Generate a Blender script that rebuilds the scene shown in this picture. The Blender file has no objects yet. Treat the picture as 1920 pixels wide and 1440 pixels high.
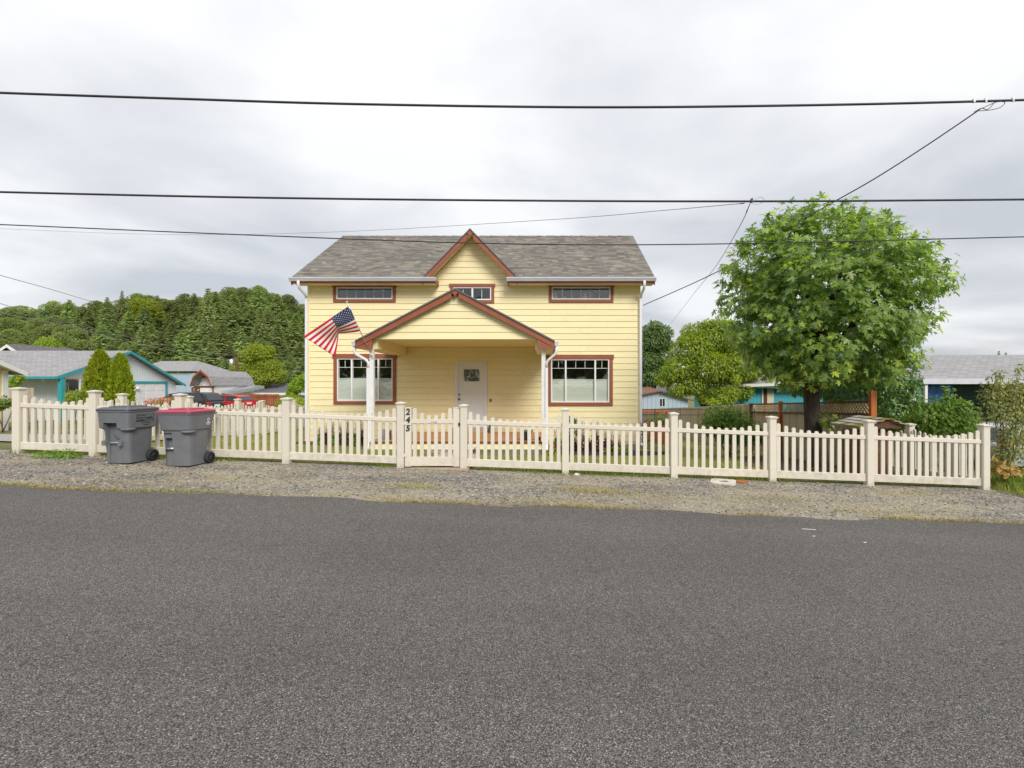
import bpy, bmesh, math, random
import numpy as np
from mathutils import Vector, Matrix
SC = bpy.context.scene
COL = SC.collection
R = random.Random(11)
NP = np.random.default_rng(5)
PI = math.pi
rad = math.radians

# ------------------------------------------------------------------ camera
F = 860.0            # focal length in photo pixels (1920 wide)
CX, CY, CH = 1025.0, 720.0, 1.65
cam_d = bpy.data.cameras.new('camera'); cam = bpy.data.objects.new('camera', cam_d); COL.objects.link(cam)
cam.location = (0, 0, CH); cam.rotation_euler = (PI/2, 0, 0)
cam_d.sensor_width = 36; cam_d.lens = 36*F/1920; cam_d.shift_x = -(CX-960)/1920; cam_d.shift_y = 0
cam_d.clip_start = .05; cam_d.clip_end = 2000
SC.camera = cam

# ------------------------------------------------------------------ sky
SUN_EL, SUN_AZ = 39, 154       # azimuth clockwise from +Y (camera axis): behind the camera, to the right
W = bpy.data.worlds.new('World'); SC.world = W; W.use_nodes = True
nt = W.node_tree; nt.nodes.clear()
def wn(t, **k):
    n = nt.nodes.new(t)
    for a, b in k.items(): setattr(n, a, b)
    return n
def wm(op, a, b=None, clamp=False):
    n = wn('ShaderNodeMath', operation=op, use_clamp=clamp)
    for i, v in enumerate((a, b)):
        if v is None: continue
        if isinstance(v, (int, float)): n.inputs[i].default_value = v
        else: nt.links.new(v, n.inputs[i])
    return n.outputs[0]
tc = wn('ShaderNodeTexCoord'); sep = wn('ShaderNodeSeparateXYZ'); nt.links.new(tc.outputs['Generated'], sep.inputs[0])
zc = wm('MAXIMUM', sep.outputs[2], 0.0)
zz = wm('ADD', zc, 0.16)
cmb = wn('ShaderNodeCombineXYZ')
nt.links.new(wm('DIVIDE', sep.outputs[0], zz), cmb.inputs[0]); nt.links.new(wm('DIVIDE', sep.outputs[1], zz), cmb.inputs[1])
cmb.inputs[2].default_value = 3.7
n1 = wn('ShaderNodeTexNoise'); n1.inputs['Scale'].default_value = .85; n1.inputs['Detail'].default_value = 9; n1.inputs['Roughness'].default_value = .48; n1.inputs['Distortion'].default_value = .35
nt.links.new(cmb.outputs[0], n1.inputs['Vector'])
rp = wn('ShaderNodeValToRGB'); nt.links.new(n1.outputs[0], rp.inputs[0])
e = rp.color_ramp.elements; e[0].position = .37; e[0].color = (.68, .71, .765, 1); e[1].position = .62; e[1].color = (1.08, 1.09, 1.10, 1)
m_ = e.new(.5); m_.color = (.87, .885, .92, 1)
# overcast sky: luminance rises towards the zenith
lum = wm('ADD', wm('MULTIPLY', zc, .20), .535)
clm = wn('ShaderNodeVectorMath', operation='SCALE'); nt.links.new(rp.outputs[0], clm.inputs[0]); nt.links.new(lum, clm.inputs['Scale'])
sky = wn('ShaderNodeTexSky'); sky.sky_type = 'NISHITA'; sky.sun_disc = False
sky.sun_elevation = rad(SUN_EL); sky.sun_rotation = rad(SUN_AZ)
skm = wn('ShaderNodeVectorMath', operation='SCALE'); nt.links.new(sky.outputs[0], skm.inputs[0]); skm.inputs['Scale'].default_value = .1
mx = wn('ShaderNodeMix', data_type='RGBA'); mx.inputs[0].default_value = .93
nt.links.new(skm.outputs[0], mx.inputs[6]); nt.links.new(clm.outputs[0], mx.inputs[7])
bg = wn('ShaderNodeBackground'); nt.links.new(mx.outputs[2], bg.inputs[0]); bg.inputs[1].default_value = 1.0
wo = wn('ShaderNodeOutputWorld'); nt.links.new(bg.outputs[0], wo.inputs[0])

# ------------------------------------------------------------------ sun behind the cloud
sd = bpy.data.lights.new('sun', 'SUN'); sd.energy = 2.0; sd.angle = rad(26); sd.color = (1, .955, .88)
sun = bpy.data.objects.new('sun', sd); COL.objects.link(sun)
az = rad(SUN_AZ); el = rad(SUN_EL)
sdir = Vector((math.sin(az)*math.cos(el), math.cos(az)*math.cos(el), math.sin(el)))
sun.rotation_euler = sdir.to_track_quat('Z', 'Y').to_euler()
SC.view_settings.view_transform = 'Standard'; SC.view_settings.look = 'None'
SC.view_settings.exposure = .64; SC.view_settings.gamma = 1; SC.view_settings.use_curve_mapping = False
SC.render.engine = 'CYCLES'
SC.cycles.use_denoising = True; SC.cycles.max_bounces = 8; SC.cycles.transparent_max_bounces = 24
SC.cycles.caustics_reflective = False; SC.cycles.caustics_refractive = False
SC.cycles.sample_clamp_indirect = 6

# ------------------------------------------------------------------ helpers
def P(px, py, Y):
    return Vector(((px-CX)/F*Y, Y, CH+(CY-py)/F*Y))
def PX(px, Y): return (px-CX)/F*Y
def PZ(py, Y): return CH+(CY-py)/F*Y
def lin(h):
    if isinstance(h, str):
        h = h.lstrip('#'); c = [int(h[i:i+2], 16)/255 for i in (0, 2, 4)]
        return tuple(x/12.92 if x <= .04045 else ((x+.055)/1.055)**2.4 for x in c)
    return tuple(h)
def lerp(a, b, t): return a+(b-a)*t
def sstep(a, b, x):
    t = min(1, max(0, (x-a)/(b-a))); return t*t*(3-2*t)

class NT:
    def __init__(s, m): s.t = m.node_tree; s.l = s.t.links
    def n(s, typ, inp=None, **k):
        nd = s.t.nodes.new(typ)
        for a, b in k.items(): setattr(nd, a, b)
        for a, b in (inp or {}).items():
            if hasattr(b, 'node'): s.l.new(b, nd.inputs[a])
            else: nd.inputs[a].default_value = b
        return nd
    def math(s, op, a, b=0.0, clamp=False): return s.n('ShaderNodeMath', {0: a, 1: b}, operation=op, use_clamp=clamp).outputs[0]
    def mix(s, f, a, b, bt='MIX'):
        A = a if hasattr(a, 'node') else (*a, 1); B = b if hasattr(b, 'node') else (*b, 1)
        return s.n('ShaderNodeMix', {0: f, 6: A, 7: B}, data_type='RGBA', blend_type=bt).outputs[2]
    def ramp(s, f, stops):
        nd = s.n('ShaderNodeValToRGB', {0: f}); el = nd.color_ramp.elements
        while len(el) > 1: el.remove(el[-1])
        for i, (p, c) in enumerate(stops):
            q = el[0] if i == 0 else el.new(p)
            q.position = p; q.color = (*c, 1)
        return nd.outputs[0]
    def noise(s, vec, scale, detail=4, rough=.55, dist=0.0):
        return s.n('ShaderNodeTexNoise', {'Vector': vec, 'Scale': scale, 'Detail': detail, 'Roughness': rough, 'Distortion': dist}).outputs[0]
MATS = {}
def newmat(name):
    m = bpy.data.materials.new(name); m.use_nodes = True; m.node_tree.nodes.clear()
    MATS[name] = m; return m, NT(m)
def finish(T, color, rough=.6, bump=None, bstr=.3, bdist=.01, metal=0, spec=.5, trans=None, extra=None):
    p = T.n('ShaderNodeBsdfPrincipled', {'Base Color': color if hasattr(color, 'node') else (*color, 1), 'Roughness': rough, 'Metallic': metal, 'Specular IOR Level': spec})
    if bump is not None:
        b = T.n('ShaderNodeBump', {'Height': bump, 'Strength': bstr, 'Distance': bdist}); T.l.new(b.outputs[0], p.inputs['Normal'])
    out = p.outputs[0]
    if trans:
        f, tcol = trans
        t = T.n('ShaderNodeBsdfTranslucent', {'Color': tcol if hasattr(tcol, 'node') else (*tcol, 1)})
        out = T.n('ShaderNodeMixShader', {0: f, 1: out, 2: t.outputs[0]}).outputs[0]
    o = T.n('ShaderNodeOutputMaterial'); T.l.new(out, o.inputs[0])
def M(name, col, col2=None, scale=6, rough=.6, bump=0, bscale=None, metal=0, spec=.5, rand=0, stretch=(1, 1, 1), lo=.35, hi=.65, detail=5, dirt=0, splash=0):
    """plain painted / natural surface: two tones by noise, fine relief, a little change from piece to piece"""
    m, T = newmat(name); col = lin(col); col2 = lin(col2) if col2 is not None else tuple(c*.86 for c in col)
    co = T.n('ShaderNodeTexCoord').outputs['Object']
    mp = T.n('ShaderNodeMapping', {'Vector': co, 'Scale': stretch}).outputs[0]
    f = T.noise(mp, scale, detail)
    c = T.ramp(f, [(lo, col), (hi, col2)])
    if dirt:
        g = T.noise(co, 1.3, 6, .65)
        c = T.mix(T.math('MULTIPLY', T.ramp(g, [(.5, (0, 0, 0)), (.75, (1, 1, 1))]), dirt), c, (.16, .13, .1))
    if rand:
        oi = T.n('ShaderNodeObjectInfo').outputs['Random']
        v = T.math('ADD', T.math('MULTIPLY', oi, 2*rand), 1-rand)
        c = T.n('ShaderNodeHueSaturation', {'Value': v, 'Color': c}).outputs[0]
    if splash:      # soil splashed up the foot of the fence
        zc_ = T.n('ShaderNodeSeparateXYZ', {0: co}).outputs[2]
        k = T.math('MULTIPLY', T.math('SUBTRACT', 1.0, T.math('MULTIPLY', zc_, 1/.3), True), T.ramp(T.noise(co, 9, 5, .7), [(.4, (0, 0, 0)), (.75, (1, 1, 1))]))
        c = T.mix(T.math('MULTIPLY', k, splash, True), c, (.30, .24, .17))
    bh = T.noise(mp, bscale or scale*6, 4) if bump else None
    finish(T, c, rough, bh, bump, .01, metal, spec)
    return m
def leafmat(name, cols, trans=.35, rough=.5, spec=.4, tint=(1.25, 1.35, .7), vr=.3):
    m, T = newmat(name)
    rnd = T.n('ShaderNodeNewGeometry').outputs['Random Per Island']
    cs = [lin(c) for c in cols]
    c = T.ramp(rnd, [(i/max(1, len(cs)-1), k) for i, k in enumerate(cs)])
    oi = T.n('ShaderNodeObjectInfo').outputs['Random']
    c = T.n('ShaderNodeHueSaturation', {'Value': T.math('ADD', T.math('MULTIPLY', oi, vr), 1-vr/2), 'Hue': T.math('ADD', T.math('MULTIPLY', oi, .024), .488), 'Color': c}).outputs[0]
    tc_ = T.mix(1.0, c, tint, 'MULTIPLY')
    finish(T, c, rough, spec=spec, trans=(trans, tc_))
    return m

ORG = {}
def org(o): return ORG.get(o.name, Vector((0, 0, 0))) if o else Vector((0, 0, 0))
def tag(o, label=None, cat=None, group=None, kind=None):
    if label: o['label'] = label
    if cat: o['category'] = cat
    if group: o['group'] = group
    if kind: o['kind'] = kind
    return o
def thing(name, loc, label=None, cat=None, group=None, rz=0):
    o = bpy.data.objects.new(name, None); COL.objects.link(o); o.empty_display_size = .2
    o.location = loc; o.rotation_euler = (0, 0, rz); ORG[o.name] = Vector(loc)
    return tag(o, label, cat, group)
def link(name, me, parent=None, loc=None, rot=None, scl=None):
    """object for existing mesh data; loc is in world space when the parent is unrotated"""
    o = bpy.data.objects.new(name, me); COL.objects.link(o)
    if parent: o.parent = parent; ORG[o.name] = org(parent)
    if loc is not None: o.location = Vector(loc)-org(parent) if parent else Vector(loc)
    if rot is not None: o.rotation_euler = rot
    if scl is not None: o.scale = scl
    return o
def copy_tree(o, parent=None):
    c = o.copy(); COL.objects.link(c); c.parent = parent
    for ch in list(o.children): copy_tree(ch, c)
    return c

class MB:
    def __init__(s): s.v = []; s.f = []; s.m = []; s.sm = []
    def add(s, vs, fs, m=0, sm=False):
        b = len(s.v); s.v += [tuple(q) for q in vs]
        for f in fs: s.f.append(tuple(b+i for i in f)); s.m.append(m); s.sm.append(sm)
        return s
    def box(s, x0, x1, y0, y1, z0, z1, m=0):
        return s.add([(x0, y0, z0), (x1, y0, z0), (x1, y1, z0), (x0, y1, z0), (x0, y0, z1), (x1, y0, z1), (x1, y1, z1), (x0, y1, z1)],
                     [(0, 3, 2, 1), (4, 5, 6, 7), (0, 1, 5, 4), (1, 2, 6, 5), (2, 3, 7, 6), (3, 0, 4, 7)], m)
    def hexa(s, pts, m=0):   # eight corners ordered like box
        return s.add(pts, [(0, 3, 2, 1), (4, 5, 6, 7), (0, 1, 5, 4), (1, 2, 6, 5), (2, 3, 7, 6), (3, 0, 4, 7)], m)
    def prism(s, poly, d, m=0, sm=False):   # poly: list of 3D points, d: extrusion vector
        n = len(poly); d = Vector(d); p = [Vector(q) for q in poly]
        return s.add(p+[q+d for q in p], [tuple(range(n-1, -1, -1)), tuple(range(n, 2*n))]+[(i, (i+1) % n, n+(i+1) % n, n+i) for i in range(n)], m, sm)
    def bar(s, a, b, w, h, up=(0, 0, 1), m=0):   # rectangular bar from a to b
        a = Vector(a); b = Vector(b); d = (b-a).normalized(); u = Vector(up); r = d.cross(u).normalized(); u = r.cross(d)
        q = []
        for c in (a, b):
            q.append([c-r*w/2-u*h/2, c+r*w/2-u*h/2, c+r*w/2+u*h/2, c-r*w/2+u*h/2])
        return s.add(q[0]+q[1], [(3, 2, 1, 0), (4, 5, 6, 7), (0, 1, 5, 4), (1, 2, 6, 5), (2, 3, 7, 6), (3, 0, 4, 7)], m)
    def tube(s, pts, r, n=8, m=0, cap=True):
        pts = [Vector(p) for p in pts]; k = len(pts); vs = []; rs = r if isinstance(r, (list, tuple)) else [r]*k
        pr = None
        for i, p in enumerate(pts):
            d = (pts[min(i+1, k-1)]-pts[max(i-1, 0)]).normalized()
            if pr is None: pr = d.cross(Vector((0, 0, 1)) if abs(d.z) < .9 else Vector((1, 0, 0))).normalized()
            a = (pr-d*pr.dot(d)).normalized(); pr = a; b = d.cross(a)
            vs += [p+(a*math.cos(2*PI*j/n)+b*math.sin(2*PI*j/n))*rs[i] for j in range(n)]
        fs = [(i*n+j, i*n+(j+1) % n, (i+1)*n+(j+1) % n, (i+1)*n+j) for i in range(k-1) for j in range(n)]
        if cap: fs += [tuple(range(n-1, -1, -1)), tuple(range((k-1)*n, k*n))]
        return s.add(vs, fs, m, True)
    def lathe(s, prof, c, n=16, m=0, ax='z'):
        vs = []; c = Vector(c)
        for r, z in prof:
            for j in range(n):
                a = 2*PI*j/n; x, y = r*math.cos(a), r*math.sin(a)
                vs.append(c+(Vector((x, y, z)) if ax == 'z' else Vector((z, x, y)) if ax == 'x' else Vector((x, z, y))))
        k = len(prof)
        fs = [(i*n+j, i*n+(j+1) % n, (i+1)*n+(j+1) % n, (i+1)*n+j) for i in range(k-1) for j in range(n)]
        return s.add(vs, fs, m, True)
    def loft(s, rings, m=0, cap=True, sm=False):
        n = len(rings[0]); k = len(rings); vs = [q for r in rings for q in r]
        fs = [(i*n+j, i*n+(j+1) % n, (i+1)*n+(j+1) % n, (i+1)*n+j) for i in range(k-1) for j in range(n)]
        if cap: fs += [tuple(range(n-1, -1, -1)), tuple(range((k-1)*n, k*n))]
        return s.add(vs, fs, m, sm)
    def mesh(s, name, mats, o=Vector((0, 0, 0))):
        me = bpy.data.meshes.new(name)
        me.from_pydata([(x-o[0], y-o[1], z-o[2]) for x, y, z in s.v], [], s.f)
        for k in (mats if isinstance(mats, (list, tuple)) else [mats]): me.materials.append(MATS[k])
        me.polygons.foreach_set('material_index', s.m); me.polygons.foreach_set('use_smooth', s.sm)
        me.update()
        return me
    def build(s, name, mats, parent=None, bevel=0, label=None, cat=None, group=None, kind=None):
        """coordinates are world coordinates (or the parent's own when it stands at the origin)"""
        if not s.v: return None
        o0 = org(parent)
        if parent is None:
            a = np.array(s.v); o0 = Vector(((a[:, 0].min()+a[:, 0].max())/2, (a[:, 1].min()+a[:, 1].max())/2, a[:, 2].min()))
        me = s.mesh(name, mats, o0)
        if bevel:
            bm = bmesh.new(); bm.from_mesh(me)
            bmesh.ops.recalc_face_normals(bm, faces=bm.faces)
            bmesh.ops.bevel(bm, geom=[e_ for e_ in bm.edges if e_.calc_face_angle(0) > .5], offset=bevel, segments=1, affect='EDGES')
            bm.to_mesh(me); bm.free()
        o = link(name, me, parent)
        if parent is None: o.location = o0; ORG[o.name] = o0
        return tag(o, label, cat, group, kind)

def scatter_mesh(name, tv, tf, mats3, offs, mat, smooth=False):
    """one mesh of many transformed copies of a small template (n,3,3 matrices and n offsets)"""
    tv = np.asarray(tv, float); n = len(offs); k = len(tv)
    V = np.einsum('nij,kj->nki', mats3, tv)+np.asarray(offs)[:, None, :]
    lens = [len(f) for f in tf]; li = np.concatenate([np.array(f) for f in tf])
    loops = (li[None, :]+(np.arange(n)*k)[:, None]).ravel()
    tot = np.tile(np.array(lens), n); start = np.concatenate([[0], np.cumsum(tot)[:-1]])
    me = bpy.data.meshes.new(name)
    me.vertices.add(n*k); me.vertices.foreach_set('co', V.ravel())
    me.loops.add(len(loops)); me.loops.foreach_set('vertex_index', loops.astype(np.int32))
    me.polygons.add(len(tot)); me.polygons.foreach_set('loop_start', start.astype(np.int32))
    try: me.polygons.foreach_set('loop_total', tot.astype(np.int32))
    except Exception: pass
    me.materials.append(MATS[mat])
    me.update(calc_edges=True); me.validate()
    return me
def frames(tip, nrm):
    """rotation matrices whose local y is tip and local z is near nrm"""
    y = tip/np.linalg.norm(tip, axis=1, keepdims=True)
    x = np.cross(y, nrm); x /= np.linalg.norm(x, axis=1, keepdims=True)+1e-9
    z = np.cross(x, y)
    return np.stack([x, y, z], axis=2)

# ------------------------------------------------------------------ ground height
def interp(x, xs, ys):
    if x <= xs[0]: return ys[0]
    for i in range(len(xs)-1):
        if x <= xs[i+1]: return lerp(ys[i], ys[i+1], (x-xs[i])/(xs[i+1]-xs[i]))
    return ys[-1]
def gz(X, Y):
    g = interp(Y, [-8, -1.3, 2.5, 6.3, 8.7, 13, 15.9, 22, 60], [-.1, -.05, -.02, -.05, -.01, -.40, -.60, -.66, -.7])
    s = interp(Y, [9, 16, 30], [.038, .029, .008])
    z = g-s*max(-14, min(12, X))
    z += .17*sstep(-8.4, -9.7, X)*sstep(9, 14, Y)*(1-sstep(20, 30, Y)) if X < -8.4 else 0
    if Y > 15: z -= .06*(min(Y, 48)-15)*sstep(3, 7, X)
    return z
# ------------------------------------------------------------------ materials
M('yellow_siding', (.87, .77, .465), (.845, .74, .435), 3, .62, .12, 60, rand=.035, stretch=(.4, 1, 3), dirt=.07)
M('yellow_soffit', (.85, .73, .39), (.82, .70, .37), 3, .65, .05)
M('brown_trim', (.30, .092, .045), (.26, .078, .038), 4, .55, .08, 50)
M('white_vinyl', (.80, .80, .80), (.76, .76, .77), 3, .4)
M('muntin_grey', (.74, .74, .75), (.7, .7, .71), 3, .5)
M('gutter_white', (.62, .62, .67), (.56, .56, .61), 3, .38, dirt=.12)
M('downspout_white', (.78, .79, .83), (.74, .75, .79), 3, .42)
M('door_white', (.74, .76, .78), (.71, .73, .75), 2, .5, .03)
M('post_white', (.78, .78, .78), (.70, .70, .70), 5, .55, .1, 40)
M('black_metal', (.02, .02, .022), (.03, .03, .03), 8, .45)
M('steel', (.62, .62, .63), (.55, .55, .56), 8, .35, metal=.8)
M('deck_wood', '#bd8a62', '#a97650', 3, .7, .2, 30, stretch=(1, 8, 8), rand=.08)
M('grey_wood', '#8b7f76', '#70665e', 3, .85, .3, 30, stretch=(6, 6, .8), rand=.1)
M('tan_wood', '#b9a78d', '#a08e76', 3, .8, .25, 30, stretch=(1, 8, 8), rand=.06)
M('concrete', '#b9b2a6', '#a19a90', 5, .9, .3, 60)
M('fence_vinyl', (.685, .64, .55), (.655, .61, .52), 2, .5, .02, 30, rand=.035, dirt=.08, splash=.5)
M('bin_grey', (.135, .143, .16), (.165, .173, .19), 5, .55, .15, 120, dirt=.3)
M('bin_dark', (.075, .075, .095), (.10, .10, .12), 5, .5, .1, 120)
M('bin_red', (.40, .032, .09), (.35, .03, .078), 5, .42, .06, 90)
M('rubber', (.018, .018, .02), (.03, .03, .03), 10, .75, .2, 60)
M('print_dark', (.03, .03, .035), (.04, .04, .045), 8, .6)
M('print_white', (.8, .8, .82), (.7, .7, .72), 8, .6)
M('flag_red', (.62, .012, .022), (.55, .012, .02), 3, .75, .1, 200)
M('flag_white', (.80, .80, .80), (.74, .74, .76), 3, .75, .1, 200)
M('flag_blue', (.028, .038, .14), (.022, .03, .12), 3, .75, .1, 200)
M('interior', (.17, .16, .15), (.13, .125, .12), 2, .9)
M('shade_cloth', (.74, .76, .70), (.70, .72, .66), 2, .8, .1, 80, stretch=(.2, 1, 4))
M('mulch', '#5d4638', '#3b2c24', 26, .95, .9, 60)
M('black_edging', (.02, .022, .03), (.04, .04, .05), 8, .6)
M('shingle_edge', (.11, .11, .115), (.15, .15, .155), 30, .9)
M('bark', '#4b4038', '#2a231e', 7, .95, 1.0, 22, stretch=(2, 2, .5))
M('bark_grey', '#8a7d70', '#5f554c', 7, .95, .8, 22, stretch=(2, 2, .5))
M('wire_black', (.02, .02, .025), (.035, .035, .04), 10, .6)
M('wire_grey', (.25, .25, .27), (.2, .2, .22), 10, .6)
M('pole_wood', '#6b4f40', '#4d382d', 5, .9, .5, 30, stretch=(3, 3, .4))
M('pale_blue_siding', (.62, .72, .74), (.58, .68, .70), 2, .7, .1, 40)
M('teal_trim', (.03, .33, .36), (.025, .29, .32), 4, .55, .05)
M('turquoise_siding', (.06, .42, .50), (.05, .38, .46), 3, .7, .1, 40)
M('grey_blue_siding', (.38, .47, .55), (.33, .42, .50), 3, .8, .1, 40)
M('dark_green_paint', (.05, .13, .12), (.04, .10, .10), 3, .7, .1, 40)
M('weathered_green', '#4f9079', '#3a6f62', 4, .8, .2, 40)
M('cream_siding', (.72, .60, .30), (.68, .56, .28), 3, .7)
M('cream_wall', (.74, .68, .48), (.70, .64, .45), 3, .7)
M('white_paint', (.76, .76, .75), (.70, .70, .69), 3, .6, .05)
M('orange_wood', '#b4692f', '#96521f', 4, .7, .2, 30, stretch=(6, 6, .8), rand=.1)
M('red_board', '#a35a30', '#84421f', 4, .75, .2, 30, stretch=(6, 6, .6), rand=.18)
M('fence_board', '#c0b09b', '#98897a', 4, .9, .35, 30, stretch=(6, 6, .6), rand=.16)
M('lattice_wood', '#d0b88c', '#b39a70', 4, .85, .2, 30, rand=.08)
M('frame_brown', '#6e4a32', '#573823', 4, .85, .2, 30, rand=.08)
M('orange_paint', '#d48a1c', '#c0521e', 6, .7)
M('black_tarp', (.03, .028, .035), (.06, .055, .06), 4, .35, .5, 6)
M('blue_tarp', (.01, .10, .33), (.02, .15, .42), 5, .35, .8, 7)
M('lamp_white', (.72, .68, .58), (.66, .62, .54), 5, .5)
M('car_black', (.018, .02, .024), (.022, .024, .028), 3, .15)
M('car_red', (.50, .012, .018), (.46, .012, .018), 3, .18)
M('car_silver', (.50, .52, .54), (.46, .48, .5), 3, .2, metal=.4)
M('tail_red', (.55, .01, .015), (.5, .01, .012), 5, .2)
M('stone_white', '#d8d0c4', '#b9b0a4', 14, .9, .4, 40)
M('rust', '#b06a2c', '#8d5526', 12, .95, .5, 40)
M('terracotta', '#8a6450', '#755444', 5, .8)
M('pot_grey', '#8b8d90', '#6f7276', 5, .6)
M('pot_teal', '#5c7480', '#41555f', 5, .5)
M('box_yellow', '#c9a01c', '#b48c14', 5, .5)
M('plush_pink', '#e0a9a6', '#cf9490', 9, .95, .5, 90)
M('plush_cream', '#d9cba8', '#c2b28c', 9, .95, .5, 90)
M('plush_brown', '#7d5a34', '#5f4224', 9, .95, .5, 90)
M('pot_red', '#b5261c', '#92190f', 5, .45)
M('carved_wood', '#b98a4e', '#93682f', 6, .7, .3, 30)
M('moss', '#8a7a24', '#6b6a1c', 20, .95, .8, 50)
M('shake_grey', '#b5aea6', '#8f877f', 6, .9, .4, 30, rand=.18)
M('driveway_asphalt', '#a9a49f', '#948f8a', 18, .95, .4, 90)

def glass_mat():
    m, T = newmat('window_glass')
    fr = T.n('ShaderNodeLayerWeight', {'Blend': .5}).outputs['Facing']
    f = T.math('ADD', T.math('MULTIPLY', T.math('POWER', fr, 4.0), .7), .12, True)
    nz = T.noise(T.n('ShaderNodeTexCoord').outputs['Object'], 1.6, 2)
    b = T.n('ShaderNodeBump', {'Height': nz, 'Strength': .05, 'Distance': .05}).outputs[0]
    g = T.n('ShaderNodeBsdfGlossy', {'Color': (.95, .98, 1, 1), 'Roughness': .02, 'Normal': b})
    t = T.n('ShaderNodeBsdfTransparent', {'Color': (.86, .9, .88, 1)})
    x = T.n('ShaderNodeMixShader', {0: f, 1: t.outputs[0], 2: g.outputs[0]})
    T.l.new(x.outputs[0], T.n('ShaderNodeOutputMaterial').inputs[0])
glass_mat()
def far_glass():
    m, T = newmat('dark_glass')
    finish(T, (.03, .035, .04), .06, spec=.6)
far_glass()
def door_glass():
    m, T = newmat('door_glass')
    co = T.n('ShaderNodeTexCoord').outputs['Object']
    v = T.n('ShaderNodeTexVoronoi', {'Vector': co, 'Scale': 17.0, 'Randomness': .5}, distance='CHEBYCHEV')
    c = T.ramp(v.outputs['Color'], [(.2, (.04, .055, .05)), (.55, (.12, .15, .14)), (.85, (.42, .47, .44))])
    finish(T, c, .12, v.outputs['Distance'], .8, .02, spec=.6)
door_glass()
def shingle_mat(name, cols):
    m, T = newmat(name)
    rnd = T.n('ShaderNodeNewGeometry').outputs['Random Per Island']
    c = T.ramp(rnd, [(i/(len(cols)-1), lin(k)) for i, k in enumerate(cols)])
    co = T.n('ShaderNodeTexCoord').outputs['Object']
    c = T.mix(T.math('MULTIPLY', T.noise(co, 90, 3), .5), c, (.08, .07, .06))
    big = T.noise(co, .55, 4)
    c = T.n('ShaderNodeHueSaturation', {'Value': T.math('ADD', T.math('MULTIPLY', big, .5), .78), 'Color': c}).outputs[0]
    finish(T, c, .95, T.noise(co, 160, 3), .5, .01, spec=.2)
shingle_mat('shingles', ['#76716c', '#86817a', '#716d6e', '#928c82', '#7d7973', '#9b9586', '#807b77', '#6c6866'])
def far_shingle(name, a, b, c_):
    """far roofs: the shingles are too small to tell apart, so rows and tabs are given by a brick pattern"""
    m, T = newmat(name)
    co = T.n('ShaderNodeTexCoord').outputs['UV']
    br = T.n('ShaderNodeTexBrick', {'Vector': co, 'Color1': (*lin(a), 1), 'Color2': (*lin(b), 1), 'Mortar': (*lin(c_), 1), 'Scale': 1.0, 'Mortar Size': .012, 'Bias': 0.0, 'Brick Width': .32, 'Row Height': .16})
    nz = T.noise(co, 1.6, 5, .7)
    c = T.mix(T.math('MULTIPLY', nz, .5), br.outputs[0], lin(c_))
    finish(T, c, .95, br.outputs['Fac'], .4, .01, spec=.2)
far_shingle('far_shingles_grey', '#949294', '#aaa8a9', '#7d7b7e')
far_shingle('far_shingles_dark', '#68676b', '#7d7b80', '#555458')
def groove_mat(name, col, pitch, axis, dark=.72, rough=.7):
    """grooved plywood siding"""
    m, T = newmat(name); col = lin(col)
    co = T.n('ShaderNodeTexCoord').outputs['Object']
    s = T.n('ShaderNodeSeparateXYZ', {0: co}).outputs[axis]
    fr = T.math('FRACT', T.math('ADD', T.math('MULTIPLY', s, 1/pitch), 100.0))
    g = T.math('LESS_THAN', fr, .1)
    nz = T.noise(co, 2.5, 5)
    base = T.mix(nz, col, tuple(c*.9 for c in col))
    c = T.mix(g, base, tuple(k*dark for k in col))
    finish(T, c, rough, T.math('SUBTRACT', 1.0, g), .6, .02)
groove_mat('blue_t111_y', (.72, .79, .81), .2, 1)
groove_mat('blue_t111_x', (.72, .79, .81), .2, 0)
groove_mat('turquoise_t111', (.07, .43, .50), .2, 0, .6)
groove_mat('grey_blue_t111', (.40, .50, .58), .4, 0, .6)

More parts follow.
